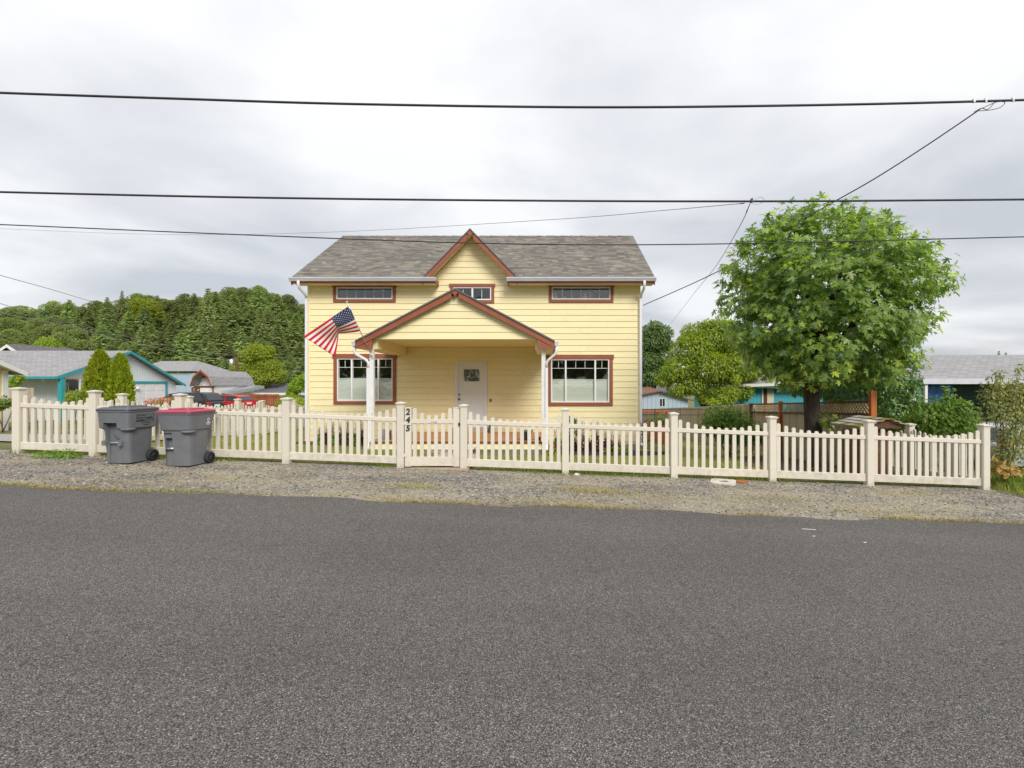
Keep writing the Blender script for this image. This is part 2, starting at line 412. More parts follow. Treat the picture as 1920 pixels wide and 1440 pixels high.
def asphalt():
    m, T = newmat('asphalt')
    co = T.n('ShaderNodeTexCoord').outputs['Object']
    v = T.n('ShaderNodeTexVoronoi', {'Vector': co, 'Scale': 150.0})
    v2 = T.n('ShaderNodeTexVoronoi', {'Vector': co, 'Scale': 62.0})
    sx = T.n('ShaderNodeSeparateColor', {0: v.outputs['Color']})
    c = T.ramp(sx.outputs[0], [(0, (.05, .048, .047)), (.25, (.108, .103, .10)), (.55, (.15, .142, .137)), (.72, (.185, .165, .142)), (.9, (.25, .235, .215)), (1, (.44, .40, .34))])
    sx2 = T.n('ShaderNodeSeparateColor', {0: v2.outputs['Color']})
    c = T.mix(T.math('MULTIPLY', sx2.outputs[1], .45), c, (.132, .125, .121))
    gap = T.ramp(v.outputs['Distance'], [(.35, (1, 1, 1)), (.75, (.28, .27, .27))])
    c = T.mix(1.0, c, gap, 'MULTIPLY')
    # broad tone: wheel tracks along the road, patches
    mp = T.n('ShaderNodeMapping', {'Vector': co, 'Scale': (.12, .9, 1)}).outputs[0]
    b1 = T.noise(mp, 1.1, 5, .6); b2 = T.noise(co, .35, 3)
    val = T.math('ADD', T.math('ADD', T.math('MULTIPLY', b1, .75), T.math('MULTIPLY', b2, .45)), .69)
    c = T.n('ShaderNodeHueSaturation', {'Value': val, 'Color': c}).outputs[0]
    # a few hairline cracks and old tar patches
    wv = T.n('ShaderNodeTexNoise', {'Vector': co, 'Scale': 1.4, 'Detail': 5.0}).outputs['Color']
    wc = T.n('ShaderNodeVectorMath', {0: co, 1: T.n('ShaderNodeVectorMath', {0: wv, 'Scale': .9}, operation='SCALE').outputs[0]}, operation='ADD').outputs[0]
    ce = T.n('ShaderNodeTexVoronoi', {'Vector': wc, 'Scale': .42}, feature='DISTANCE_TO_EDGE').outputs['Distance']
    ck = T.math('MULTIPLY', T.math('LESS_THAN', ce, .0045), T.math('GREATER_THAN', T.noise(co, .5, 3), .53))
    c = T.mix(T.math('MULTIPLY', ck, .15), c, (.03, .03, .03))
    sp_ = T.ramp(T.noise(co, 2.3, 3, .5), [(.66, (0, 0, 0)), (.74, (1, 1, 1))])
    c = T.mix(T.math('MULTIPLY', sp_, .22), c, (.05, .047, .045))
    h = T.math('SUBTRACT', 1.0, v.outputs['Distance'])
    h2 = T.math('SUBTRACT', 1.0, v2.outputs['Distance'])
    finish(T, c, .82, T.math('ADD', h, T.math('MULTIPLY', h2, .6)), .75, .012, spec=.35)
asphalt()
def gravel():
    m, T = newmat('gravel')
    co = T.n('ShaderNodeTexCoord').outputs['Object']
    v = T.n('ShaderNodeTexVoronoi', {'Vector': co, 'Scale': 42.0})
    sx = T.n('ShaderNodeSeparateColor', {0: v.outputs['Color']})
    c = T.ramp(sx.outputs[0], [(0, (.06, .057, .055)), (.35, (.15, .142, .133)), (.7, (.25, .23, .205)), (.9, (.37, .335, .29)), (1, (.52, .48, .42))])
    mp = T.n('ShaderNodeMapping', {'Vector': co, 'Scale': (.35, 1.0, 1)}).outputs[0]
    dry = T.ramp(T.noise(mp, 1.5, 7, .68), [(.40, (0, 0, 0)), (.58, (1, 1, 1))])
    fine = T.ramp(T.noise(co, 45, 4, .7), [(.36, (0, 0, 0)), (.6, (1, 1, 1))])
    c = T.mix(T.math('MULTIPLY', T.math('MULTIPLY', dry, fine), .9), c, (.47, .40, .265))
    brown = T.ramp(T.noise(co, .9, 5, .6), [(.5, (0, 0, 0)), (.7, (1, 1, 1))])
    c = T.mix(T.math('MULTIPLY', brown, .4), c, (.15, .115, .085))
    finish(T, c, .95, T.math('SUBTRACT', 1.0, v.outputs['Distance']), .9, .02, spec=.25)
gravel()
def lawn():
    m, T = newmat('lawn_ground')
    co = T.n('ShaderNodeTexCoord').outputs['Object']
    c = T.ramp(T.noise(co, 1.1, 6, .65), [(.35, (.16, .21, .045)), (.5, (.28, .28, .08)), (.66, (.42, .36, .15))])
    c = T.mix(T.math('MULTIPLY', T.noise(co, 60, 3), .6), c, (.17, .18, .05))
    finish(T, c, .95, T.noise(co, 70, 4), .8, .03, spec=.1)
lawn()
def wild():
    m, T = newmat('wild_ground')
    co = T.n('ShaderNodeTexCoord').outputs['Object']
    c = T.ramp(T.noise(co, .5, 7, .65), [(.35, (.10, .13, .04)), (.55, (.20, .18, .08)), (.7, (.26, .24, .19))])
    finish(T, c, .95, T.noise(co, 30, 4), .8, .03, spec=.1)
wild()
M('forest_floor', (.035, .055, .02), (.05, .06, .025), .3, .95)
leafmat('maple_leaf', [(.12, .195, .065), (.165, .26, .075), (.23, .335, .085), (.33, .435, .09), (.56, .63, .11)], .48, .38, .6)
leafmat('maple_seed', [(.34, .40, .05), (.42, .44, .07), (.28, .36, .05)], .35)
leafmat('light_leaf', [(.17, .28, .035), (.25, .38, .04), (.36, .49, .05), (.48, .56, .06)], .5)
leafmat('dark_leaf', [(.11, .18, .06), (.15, .23, .07), (.20, .29, .085)], .45)
leafmat('glossy_leaf', [(.09, .18, .05), (.14, .25, .06), (.22, .33, .11)], .3, .3, .6)
leafmat('needle', [(.17, .22, .10), (.26, .32, .14), (.37, .43, .18), (.50, .54, .24)], .5, .7, .2, vr=.6)
leafmat('oak_leaf', [(.20, .25, .10), (.27, .32, .125), (.35, .40, .15)], .5, .7, .2, vr=.55)
leafmat('lime_leaf', [(.30, .38, .05), (.40, .46, .06), (.24, .34, .05)], .45, .6, .2)
leafmat('arborvitae_leaf', [(.17, .24, .015), (.29, .37, .022), (.42, .48, .03)], .4, .7, .2)
leafmat('grass_blade', [(.17, .22, .04), (.25, .28, .06), (.34, .32, .09), (.44, .38, .16)], .35, .7, .2)
leafmat('green_grass', [(.13, .23, .03), (.19, .29, .045), (.27, .34, .07)], .35, .7, .2)
leafmat('dry_grass', [(.44, .36, .18), (.52, .44, .22), (.34, .31, .11), (.40, .37, .10)], .3, .8, .1)
leafmat('maroon_leaf', [(.045, .02, .022), (.075, .03, .03), (.11, .045, .042)], .2, .5, .3)
leafmat('bush_leaf', [(.12, .22, .035), (.18, .30, .045), (.27, .38, .07)], .4)
leafmat('sage_leaf', [(.20, .24, .07), (.32, .35, .10), (.38, .38, .15), (.24, .21, .10)], .4)
leafmat('dry_leaf', [(.45, .24, .08), (.52, .36, .14), (.38, .30, .10)], .3)
leafmat('pink_flower', [(.62, .10, .12), (.70, .25, .22), (.55, .04, .06), (.72, .42, .35)], .3)
leafmat('white_flower', [(.75, .68, .6), (.7, .55, .5), (.6, .4, .38)], .3)
leafmat('yellow_flower', [(.75, .55, .02), (.7, .6, .03)], .3)
leafmat('stone_chip', [(.05, .05, .052), (.13, .126, .12), (.22, .205, .185), (.32, .295, .255), (.50, .465, .40)], .0, .9, .2)

# ------------------------------------------------------------------ ground sheets
def sheet(name, xs, ys, dz, mat, fn=None, label=None, kind='structure'):
    b = MB(); nx = len(xs)
    vs = []
    for j, y in enumerate(ys):
        for i, x in enumerate(xs):
            yy = fn(x, y, i, j) if fn else y
            vs.append((x, yy, gz(x, yy)+dz))
    fs = [(j*nx+i, j*nx+i+1, (j+1)*nx+i+1, (j+1)*nx+i) for j in range(len(ys)-1) for i in range(nx-1)]
    b.add(vs, fs, 0, True)
    return b.build(name, mat, label=label, kind=kind)
def rng(a, b, s):
    n = max(1, round((b-a)/s)); return [a+(b-a)*i/n for i in range(n+1)]
far = [-900, -450, -220, -120, -80]
sheet('ground', far+rng(-60, 60, 2)+[80, 120, 220, 450, 900], [-200, -80, -30]+rng(-14, 60, 2)+[80, 120, 220, 450, 1200], -.05, 'wild_ground')
jit = {}
def edge(x, y, i, j):
    if abs(y-6.3) < 1e-6:
        return 6.3+.05*math.sin(x*1.3)+.035*math.sin(x*4.1+1)+.03*R.uniform(-1, 1)
    return y
sheet('road', rng(-60, 60, .25), [-12, -6, -1.3, 0, 1, 2, 2.5, 3.2, 4, 5, 6, 6.3], .012, 'asphalt', edge)
sheet('gravel_verge', rng(-60, 60, .8), rng(6.0, 8.95, .25), -.004, 'gravel')
sheet('lawn', rng(-10.2, 8.2, .6), [8.66, 8.9]+rng(9.2, 40, .7), .006, 'lawn_ground', lambda x, y, i, j: y+(R.uniform(-.04, .04) if j == 0 else 0))
sheet('driveway', rng(-60, -10.6, 1.5), rng(10.9, 13.6, .6), -.01, 'driveway_asphalt')
sheet('neighbor_drive', rng(-28, -14, 1), rng(29, 37, .8), -.01, 'driveway_asphalt')
# garden path from the gate to the porch steps
b = MB(); n = 16
for i in range(n):
    t0, t1 = i/n, (i+1)/n
    q = []
    for t in (t0, t1):
        y = lerp(8.75, 12.62, t); xc = lerp(-1.95, -2.45, t)
        q.append([(xc-.45, y), (xc+.55, y)])
    b.add([(*q[0][0], gz(*q[0][0])+.03), (*q[0][1], gz(*q[0][1])+.03), (*q[1][1], gz(*q[1][1])+.03), (*q[1][0], gz(*q[1][0])+.03)], [(0, 1, 2, 3)])
b.build('garden_path', 'concrete', kind='structure')
# planting beds: mulch before the house, under the maple
def patch(name, pts, mat, dz):
    b = MB(); c = Vector((sum(p[0] for p in pts)/len(pts), sum(p[1] for p in pts)/len(pts)))
    rings = []
    for k in (0.0, .35, .7, 1.0):
        rings.append([(lerp(c[0], x, k), lerp(c[1], y, k)) for x, y in pts])
    vs = [(x, y, gz(x, y)+dz) for r in rings[1:] for x, y in r]+[(c[0], c[1], gz(*c)+dz)]
    n = len(pts); fs = [(3*n, i, (i+1) % n) for i in range(n)]
    for k in range(2): fs += [(k*n+i, (k+1)*n+i, (k+1)*n+(i+1) % n, k*n+(i+1) % n) for i in range(n)]
    b.add(vs, fs, 0, True)
    return b.build(name, mat, kind='structure')
def dens(pts, m=4):
    o = []
    for i in range(len(pts)):
        a, c = pts[i], pts[(i+1) % len(pts)]
        for k in range(m): o.append((lerp(a[0], c[0], k/m), lerp(a[1], c[1], k/m)))
    return o
patch('flower_bed', dens([(-8.4, 14.75), (-7, 14.3), (-5.4, 14.0), (-5.3, 15.93), (-8.4, 15.93)]), 'mulch', .03)
patch('flower_bed', dens([(.45, 13.55), (2.0, 13.8), (3.4, 14.6), (4.2, 15.3), (4.2, 15.93), (.45, 15.93)]), 'mulch', .03)
patch('mulch_bed', dens([(5.3, 9.0), (8.0, 8.9), (8.1, 15.5), (6.2, 14.8), (5.2, 12.0)]), 'mulch', .03)
# black plastic edging of the right bed
b = MB(); ed = [(.45, 13.5), (1.2, 13.6), (2.0, 13.76), (2.8, 14.15), (3.45, 14.55), (4.25, 15.3)]
for a, c in zip(ed, ed[1:]):
    b.bar((*a, gz(*a)+.05), (*c, gz(*c)+.05), .03, .13)
b.build('bed_edging', 'black_edging', label='black plastic edging strip along the flower bed right of the porch', cat='edging')

# loose stones on the verge and blades of grass
def stones(n, xr, yr, s0, s1):
    tv = [(0, 0, .6), (1, 0, 0), (.2, .9, .05), (-.9, .3, 0), (-.5, -.8, .05), (.5, -.75, 0)]
    tf = [(0, 1, 2), (0, 2, 3), (0, 3, 4), (0, 4, 5), (0, 5, 1)]
    x = NP.uniform(*xr, n); y = NP.uniform(*yr, n)
    a = NP.uniform(0, 2*PI, n); s = s0*(s1/s0)**(NP.uniform(0, 1, n)**2)
    m = np.zeros((n, 3, 3)); m[:, 0, 0] = np.cos(a)*s; m[:, 0, 1] = -np.sin(a)*s*.75; m[:, 1, 0] = np.sin(a)*s; m[:, 1, 1] = np.cos(a)*s*.75; m[:, 2, 2] = s
    z = np.array([gz(p, q) for p, q in zip(x, y)])-.004
    return tv, tf, m, np.stack([x, y, z], 1)
tv, tf, m3, of = stones(18000, (-12.5, 11), (6.26, 8.95), .008, .03)
o = link('loose_gravel', scatter_mesh('loose_gravel', tv, tf, m3, of, 'stone_chip')); tag(o, kind='stuff')
tv, tf, m3, of = stones(420, (-8, 8), (5.2, 6.4), .006, .014); of[:, 2] += .014
o = link('loose_chips', scatter_mesh('loose_chips', tv, tf, m3, of, 'stone_chip')); tag(o, kind='stuff')
def blades(pts, h0, h1, mat, name, w=.006, lean=.5, dz=0.0):
    n = len(pts); pts = np.asarray(pts)
    tv = [(-1, 0, 0), (1, 0, 0), (.6, .35, .55), (-.5, .35, .55), (0, 1.0, 1)]; tf = [(0, 1, 2, 3), (3, 2, 4)]
    a = NP.uniform(0, 2*PI, n); h = NP.uniform(h0, h1, n); ln = h*NP.uniform(.1, lean*1.6, n)
    m = np.zeros((n, 3, 3)); m[:, 0, 0] = np.cos(a)*w; m[:, 1, 0] = np.sin(a)*w
    m[:, 0, 1] = -np.sin(a)*ln; m[:, 1, 1] = np.cos(a)*ln; m[:, 2, 2] = h
    z = np.array([gz(p, q) for p, q in pts[:, :2]])+dz
    return link(name, scatter_mesh(name, tv, tf, m, np.stack([pts[:, 0], pts[:, 1], z], 1), mat))
n = 42000
xs = NP.uniform(-9.9, 8.0, n); ys = 8.75+(NP.uniform(0, 1, n)**1.3)*6.2
ok = ~((xs > -2.95) & (xs < -1.3) & (ys < 12.6)) & ~((xs > 5.4) & (ys > 9)) & ~((xs > -5.4) & (xs < .5) & (ys > 13.0)) & ~((xs < -5.3) & (ys > 14.2)) & ~((xs > .4) & (ys > 13.7) & (xs < 4))
tag(blades(np.stack([xs[ok], ys[ok]], 1), .03, .085, 'grass_blade', 'lawn_grass', .006), kind='stuff')
n = 5000
xs = NP.uniform(-10, 4.6, n); ys = NP.normal(8.62, .07, n); kp = (np.sin(xs*1.7)+np.sin(xs*.6+1)+NP.uniform(-1, 1, n)) > .1
kp &= ~((xs > -2.9) & (xs < -1.4))
tag(blades(np.stack([xs[kp], ys[kp]], 1), .03, .10, 'green_grass', 'fence_line_grass', .006), kind='stuff')
n = 15000
xs = NP.uniform(-14, 12, n); ys = 6.31+np.abs(NP.normal(0, .07, n))+.05*np.sin(xs*1.3)+.03*np.sin(xs*4.1+1)
kp = (np.sin(xs*.9+2)+np.sin(xs*2.7)+NP.uniform(-1.2, 1.2, n)) > .35
tag(blades(np.stack([xs[kp], ys[kp]], 1), .012, .05, 'dry_grass', 'road_edge_grass', .005, 1.0), kind='stuff')
n = 1100
xs = NP.uniform(-8.2, -4.6, n); ys = 6.36+np.abs(NP.normal(0, .05, n))+.05*np.sin(xs*1.3)
kp = (np.sin(xs*2.2)+NP.uniform(-1, 1, n)) > .2
tag(blades(np.stack([xs[kp], ys[kp]], 1), .015, .05, 'grass_blade', 'road_edge_green_grass', .006, .9), kind='stuff')
pts = []
for (px, py, k, s) in ((780, 912, 500, .28), (1110, 920, 900, .4), (1000, 938, 300, .5), (1250, 930, 300, .6), (1450, 935, 300, .5), (700, 935, 400, .6), (1650, 960, 400, .8), (250, 905, 300, .8), (1700, 925, 300, .6), (400, 895, 300, .9)):
    Yk = 1.66*F/(py-CY+ .0)*1.0
    for it in range(6): Yk = (CH-gz(PX(px, Yk), Yk))*F/(py-CY)
    for _ in range(k): pts.append((PX(px, Yk)+R.gauss(0, s), Yk+R.gauss(0, .13)))
pts = [p for p in pts if 6.4 < p[1] < 8.55]
tag(blades(pts, .01, .04, 'dry_grass', 'verge_dry_grass', .005, 1.4), kind='stuff')

leafmat('wood_leaf', [(.075, .11, .035), (.11, .15, .045), (.15, .19, .055)], .4, .7, .2)
# ------------------------------------------------------------------ the yellow house
YW = F/54.0
S = 54.0
def hx(px): return (px-CX)/S
def hz(py): return CH+(CY-py)/S
HL, HR = hx(578), hx(1200)
ZB = hz(828)
house = thing('yellow_house', ((HL+HR)/2, YW, gz(-2.5, YW)), 'pale yellow two-storey house with brown trim, grey shingle roof and gabled front porch', 'house')

def shingle_plane(parent, O, U, V, N, wid, lng, keep=None, ex=.142, name='shingles'):
    O, U, V, N = map(Vector, (O, U, V, N)); b = MB(); k = 0
    v = 0.0
    while v < lng-.02:
        x = -R.uniform(0, .25); v1 = min(lng, v+ex*1.12)
        while x < wid:
            w = R.choice((.15, .2, .24, .3, .34)); x0 = max(0, x); x1 = min(wid, x+w)
            if x1-x0 > .02 and (keep is None or keep((x0+x1)/2, v+ex/2)):
                h = R.choice((.008, .012, .016)); a = O+U*x0; c = O+U*x1
                b.add([a+V*v, c+V*v, c+V*v+N*h, a+V*v+N*h, c+V*v1+N*.003, a+V*v1+N*.003], [(0, 1, 2, 3), (3, 2, 4, 5)])
            x += w
        v += ex
    return b.build(name, 'shingles', parent, kind='stuff')

# openings (x0, x1, z0, z1) of the white window frames and the door
OPEN = {
 'big_left': (hx(632.5), hx(737), hz(752), hz(671.5)),
 'big_right': (hx(1033), hx(1142.5), hz(754.5), hz(673)),
 'slot_left': (hx(631), hx(737), hz(561.5), hz(538.5)),
 'slot_right': (hx(1034.5), hx(1144.5), hz(562), hz(538)),
 'mid': (hx(850), hx(921.5), hz(563), hz(538)),
 'door': (hx(857), hx(910.5), hz(801), hz(681)),
}
# gable geometry
GX, GZT, GK = -2.58, 6.74, 1.03       # wall peak of the front gable
ZE = 5.16                              # wall top under the eaves
def wall_x(z):
    """extent of the front wall at height z"""
    if z <= ZE: return HL, HR
    w = (GZT-z)/GK
    return (GX-w, GX+w) if w > 0 else None
# backing wall with openings
ww = MB()
xs = sorted({HL, HR, GX-1.53, GX+1.53, *[v for o in OPEN.values() for v in o[:2]]})
zs = sorted({ZB-.1, ZE, *[v for o in OPEN.values() for v in o[2:]]})
for i in range(len(xs)-1):
    for j in range(len(zs)-1):
        cx, cz = (xs[i]+xs[i+1])/2, (zs[j]+zs[j+1])/2
        if any(o[0] < cx < o[1] and o[2] < cz < o[3] for o in OPEN.values()): continue
        ww.box(xs[i], xs[i+1], YW, YW+.14, zs[j], zs[j+1])
ww.prism([(GX-1.53, YW, ZE), (GX+1.53, YW, ZE), (GX, YW, GZT)], (0, .14, 0))
wall = ww.build('front_wall', 'yellow_siding', house)
def board(parent, x0l, x1l, x0h, x1h, z0, z1, y, mat='yellow_siding'):
    b = MB(); g = .004
    b.hexa([(x0l, y-.024, z0), (x1l, y-.024, z0), (x1l, y, z0), (x0l, y, z0), (x0h, y-.008, z1-g), (x1h, y-.008, z1-g), (x1h, y, z1-g), (x0h, y, z1-g)])
    return b.build('siding_board', mat, parent)
EXP = 11.27/S
rows = int((GZT-ZB)/EXP)+1
for r in range(rows):
    z0, z1 = ZB+r*EXP, min(ZB+(r+1)*EXP, GZT-.02)
    e0 = wall_x(z0+.001); e1 = wall_x(z1)
    if not e0 or not e1 or z1-z0 < .02: continue
    if z0 < ZE < z1: e0 = wall_x(ZE+.01)
    cuts = [(e0[0], e0[1])]
    for o in OPEN.values():
        pad = .06
        if min(z1, o[3]+pad)-max(z0, o[2]-pad) > EXP*.55:
            nc = []
            for a, c in cuts:
                if o[1]+pad <= a or o[0]-pad >= c: nc.append((a, c)); continue
                if o[0]-pad-a > .03: nc.append((a, o[0]-pad))
                if c-o[1]-pad > .03: nc.append((o[1]+pad, c))
            cuts = nc
    for a, c in cuts:
        seg = [a]
        if c-a > 3.7:      # butt joints of the 3.66 m boards
            t = a+R.uniform(1.0, 3.4)
            while t < c-.6: seg.append(t); t += 3.66
        seg.append(c)
        for q0, q1 in zip(seg, seg[1:]):
            h0 = e1[0] if q0 == e0[0] else q0+.003; h1 = e1[1] if q1 == e0[1] else q1-.003
            board(wall, q0 if q0 == e0[0] else q0+.003, q1 if q1 == e0[1] else q1-.003, h0, h1, z0, z1, YW)
# other walls, foundation, inner partition that closes the rooms behind the glass
YB = 22.8
b = MB(); b.box(HL, HL+.14, YW+.142, YB, ZB-.1, ZE); b.box(HR-.14, HR, YW+.142, YB, ZB-.1, ZE); b.box(HL, HR, YB+.002, YB+.14, ZB-.1, ZE)
for x in (HL, HR-.14):
    b.prism([(x, YW+.142, ZE+.002), (x, YB, ZE+.002), (x, (YW+YB)/2, ZE+2.3)], (.14, 0, 0))
b.build('side_wall', 'yellow_siding', house)
b = MB(); b.box(HL+.03, HR-.03, YW+.03, YB, gz(-2, YW)-.5, ZB-.103); b.build('foundation', 'concrete', house)
b = MB(); b.box(HL+.2, HR-.2, YW+1.6, YW+1.66, ZB, ZE); b.box(HL+.2, HR-.2, YW+.16, YW+1.58, 2.95, 3.05); b.build('inner_wall', 'interior', house)
b = MB()
for x0 in (HL-.012, HR-.075):
    b = MB(); b.box(x0, x0+.087, YW-.03, YW+.05, ZB, ZE); b.build('corner_board', 'yellow_siding', house)


# ---- windows
def window(key, cols, top_row, shade, slider=False, right=False):
    x0, x1, z0, z1 = OPEN[key]; fr = MB(); t = .045
    y0, y1 = YW-.032, YW+.09
    fr.box(x0, x1, y0, y1, z1-t, z1); fr.box(x0, x1, y0, y1, z0, z0+t)
    fr.box(x0, x0+t, y0, y1, z0+t, z1-t); fr.box(x1-t, x1, y0, y1, z0+t, z1-t)
    edges = [x0+t]
    tot = sum(cols); ax = x0+t
    for k, c in enumerate(cols[:-1]):
        ax += (x1-x0-2*t)*c/tot
        fr.box(ax-.028, ax+.028, y0+.006, y1-.002, z0+t, z1-t); edges.append(ax)
    edges.append(x1-t)
    w = fr.build('window', 'white_vinyl', house)
    tr = MB(); tb = .115 if top_row else .1
    tr.box(x0-tb, x0, YW-.05, YW+.02, z0-tb, z1); tr.box(x1, x1+tb, YW-.05, YW+.02, z0-tb, z1)
    tr.box(x0, x1, YW-.05, YW+.02, z0-tb, z0)
    hh = .145 if top_row else .1
    tr.box(x0-tb-.035, x1+tb+.035, YW-.062, YW+.02, z1, z1+hh)
    tr.build('trim', 'brown_trim', w)
    for k in range(len(edges)-1):
        a, c = edges[k]+(.028 if k else 0), edges[k+1]-(.028 if k < len(edges)-2 else 0)
        p = MB(); p.add([(a, YW+.03, z0+t), (c, YW+.03, z0+t), (c, YW+.03, z1-t), (a, YW+.03, z1-t)], [(0, 1, 2, 3)])
        p.build('pane', 'window_glass', w)
        mm = MB()
        if top_row:
            zr = z1-t-(z1-z0)*.185
            mm.box(a, c, YW+.022, YW+.027, zr-.008, zr+.008)
            nv = 3 if (right and c-a > .7) else 2
            if c-a > .7: nv = 3
            for q in range(1, nv):
                xm = lerp(a, c, q/nv); mq = MB(); mq.box(xm-.008, xm+.008, YW+.0215, YW+.0265, zr+.012, z1-t); mq.build('muntin', 'muntin_grey', w)
            if shade:
                sh = MB(); zt = lerp(z0, z1, .515); m_ = int((zt-z0-t)/.045)
                pts = []
                for q in range(m_+1):
                    pts.append((q/m_*(zt-z0-t)+z0+t, YW+.05+(.003 if q % 2 else 0)))
                vs = [(a-.01, y, z) for z, y in pts]+[(c+.01, y, z) for z, y in pts]; n_ = len(pts)
                sh.add(vs, [(q, n_+q, n_+q+1, q+1) for q in range(n_-1)])
                sh.box(a-.01, c+.01, YW+.045, YW+.07, zt, zt+.03)
                sh.build('cellular_shade', 'shade_cloth', w)
        elif slider:
            xm = (a+c)/2; mm.box(xm-.008, xm+.008, YW+.022, YW+.027, z0+t, z1-t)
        else:
            for q in range(1, 6):
                xm = lerp(a, c, q/6); mq = MB(); mq.box(xm-.008, xm+.008, YW+.022, YW+.027, z0+t, z1-t); mq.build('muntin', 'muntin_grey', w)
        mm.build('muntin', 'muntin_grey', w)
    return w
window('big_left', (1.15, 2.3, 1.15), True, True)
window('big_right', (1.05, 2.3, 1.0), True, True, right=True)
window('slot_left', (1,), False, False)
window('slot_right', (1,), False, False)
window('mid', (1, 1), False, False, slider=True)

# ---- front door
dx0, dx1, dz0, dz1 = OPEN['door']
d = MB(); d.box(dx0+.03, dx1-.03, YW+.02, YW+.065, dz0+.05, dz1-.03)
door = d.build('door', 'door_white', house)
b = MB(); b.box(dx0-.06, dx0+.03, YW-.045, YW+.07, dz0, dz1-.03); b.box(dx1-.03, dx1+.06, YW-.045, YW+.07, dz0, dz1-.03); b.box(dx0-.06, dx1+.06, YW-.045, YW+.07, dz1-.03, dz1+.06)
b.box(dx0-.06, dx1+.06, YW-.10, YW+.07, dz0-.02, dz0+.05)
b.build('door_frame', 'door_white', door)
b = MB(); xa, xb = dx0+.03, dx1-.03; za, zb = dz0+.05, dz1-.03; H_ = zb-za; yf = YW+.005
gl = (lerp(xa, xb, .22), lerp(xa, xb, .80), za+H_*.72, za+H_*.915)
b.box(xa, lerp(xa, xb, .16), yf, YW+.02, za, zb); b.box(lerp(xa, xb, .84), xb, yf, YW+.02, za, zb)
b.box(lerp(xa, xb, .16), lerp(xa, xb, .84), yf, YW+.02, zb-H_*.07, zb); b.box(lerp(xa, xb, .16), lerp(xa, xb, .84), yf, YW+.02, za, za+H_*.1)
b.box(lerp(xa, xb, .16), lerp(xa, xb, .84), yf, YW+.02, za+H_*.62, za+H_*.69)
b.box(lerp(xa, xb, .45), lerp(xa, xb, .55), yf, YW+.02, za+H_*.1, za+H_*.62)
b.build('door_rail', 'door_white', door)
b = MB(); b.box(gl[0]-.02, gl[1]+.02, YW+.003, YW+.019, gl[2]-.02, gl[2]); b.box(gl[0]-.02, gl[1]+.02, YW+.003, YW+.019, gl[3], gl[3]+.02); b.box(gl[0]-.02, gl[0], YW+.003, YW+.019, gl[2], gl[3]); b.box(gl[1], gl[1]+.02, YW+.003, YW+.019, gl[2], gl[3])
b.build('door_glass_frame', 'door_white', door)
b = MB(); b.box(gl[0], gl[1], YW+.008, YW+.018, gl[2], gl[3]); b.build('door_pane', 'door_glass', door)
b = MB(); b.lathe([(0, -.055), (.03, -.05), (.034, -.03), (.02, -.015), (.03, 0)], (xa+.05, yf, hz(748.5)), 12, ax='y'); b.build('door_knob', 'black_metal', door)
b = MB(); b.lathe([(0, -.03), (.026, -.028), (.03, 0)], (xa+.05, yf, hz(739.8)), 12, ax='y'); b.build('deadbolt', 'black_metal', door)
b = MB(); b.box(hx(918.9), hx(921.8), YW-.05, YW-.02, hz(753), hz(748)); b.build('doorbell', 'black_metal', house)

# ---- main roof
RX0, RX1, YE, ZEV = -8.61, 3.65, 15.43, 5.22
YR, ZR = 19.37, 7.89
LSL = math.hypot(YR-YE, ZR-ZEV); V0 = Vector((0, YR-YE, ZR-ZEV))/LSL; N0 = Vector((0, -V0.z, V0.y))
GB, GZ1 = 15.45, 6.88                     # front gable barge plane and ridge height
def gab(x): return GZ1-GK*abs(x-GX)
GXL, GXR = GX-(GZ1-ZEV)/GK, GX+(GZ1-ZEV)/GK
YAP = YE+(GZ1-ZEV)/V0.z*V0.y
rd = MB()
poly = [(RX0, YE, ZEV), (GXL, YE, ZEV), (GX, YAP, GZ1), (GXR, YE, ZEV), (RX1, YE, ZEV), (RX1, YR, ZR), (RX0, YR, ZR)]
rd.prism([Vector(p)-N0*.01 for p in poly], -N0*.06)
rd.prism([(RX0, 2*YR-YE, ZEV-.07), (RX1, 2*YR-YE, ZEV-.07), (RX1, YR+.003, ZR-.07), (RX0, YR+.003, ZR-.07)], (0, .03, .06))
roof = rd.build('roof', 'shingles', house)
shingle_plane(roof, (RX0, YE, ZEV), (1, 0, 0), V0, N0, RX1-RX0, LSL, lambda x, v: (ZEV+V0.z*v) > gab(RX0+x)+.03 or not (GXL < RX0+x < GXR))
b = MB(); x = RX0
while x < RX1-.05:
    x1 = min(RX1, x+.2); h = .012 if int(x*5) % 2 else .02
    for sg in (-1, 1):
        b.add([(x, YR, ZR+h+.015), (x1, YR, ZR+h+.008), (x1, YR+sg*.13, ZR-.09+.022), (x, YR+sg*.13, ZR-.09+.03)], [(0, 1, 2, 3)])
    x = x1
b.build('ridge_cap', 'shingles', roof, kind='stuff')
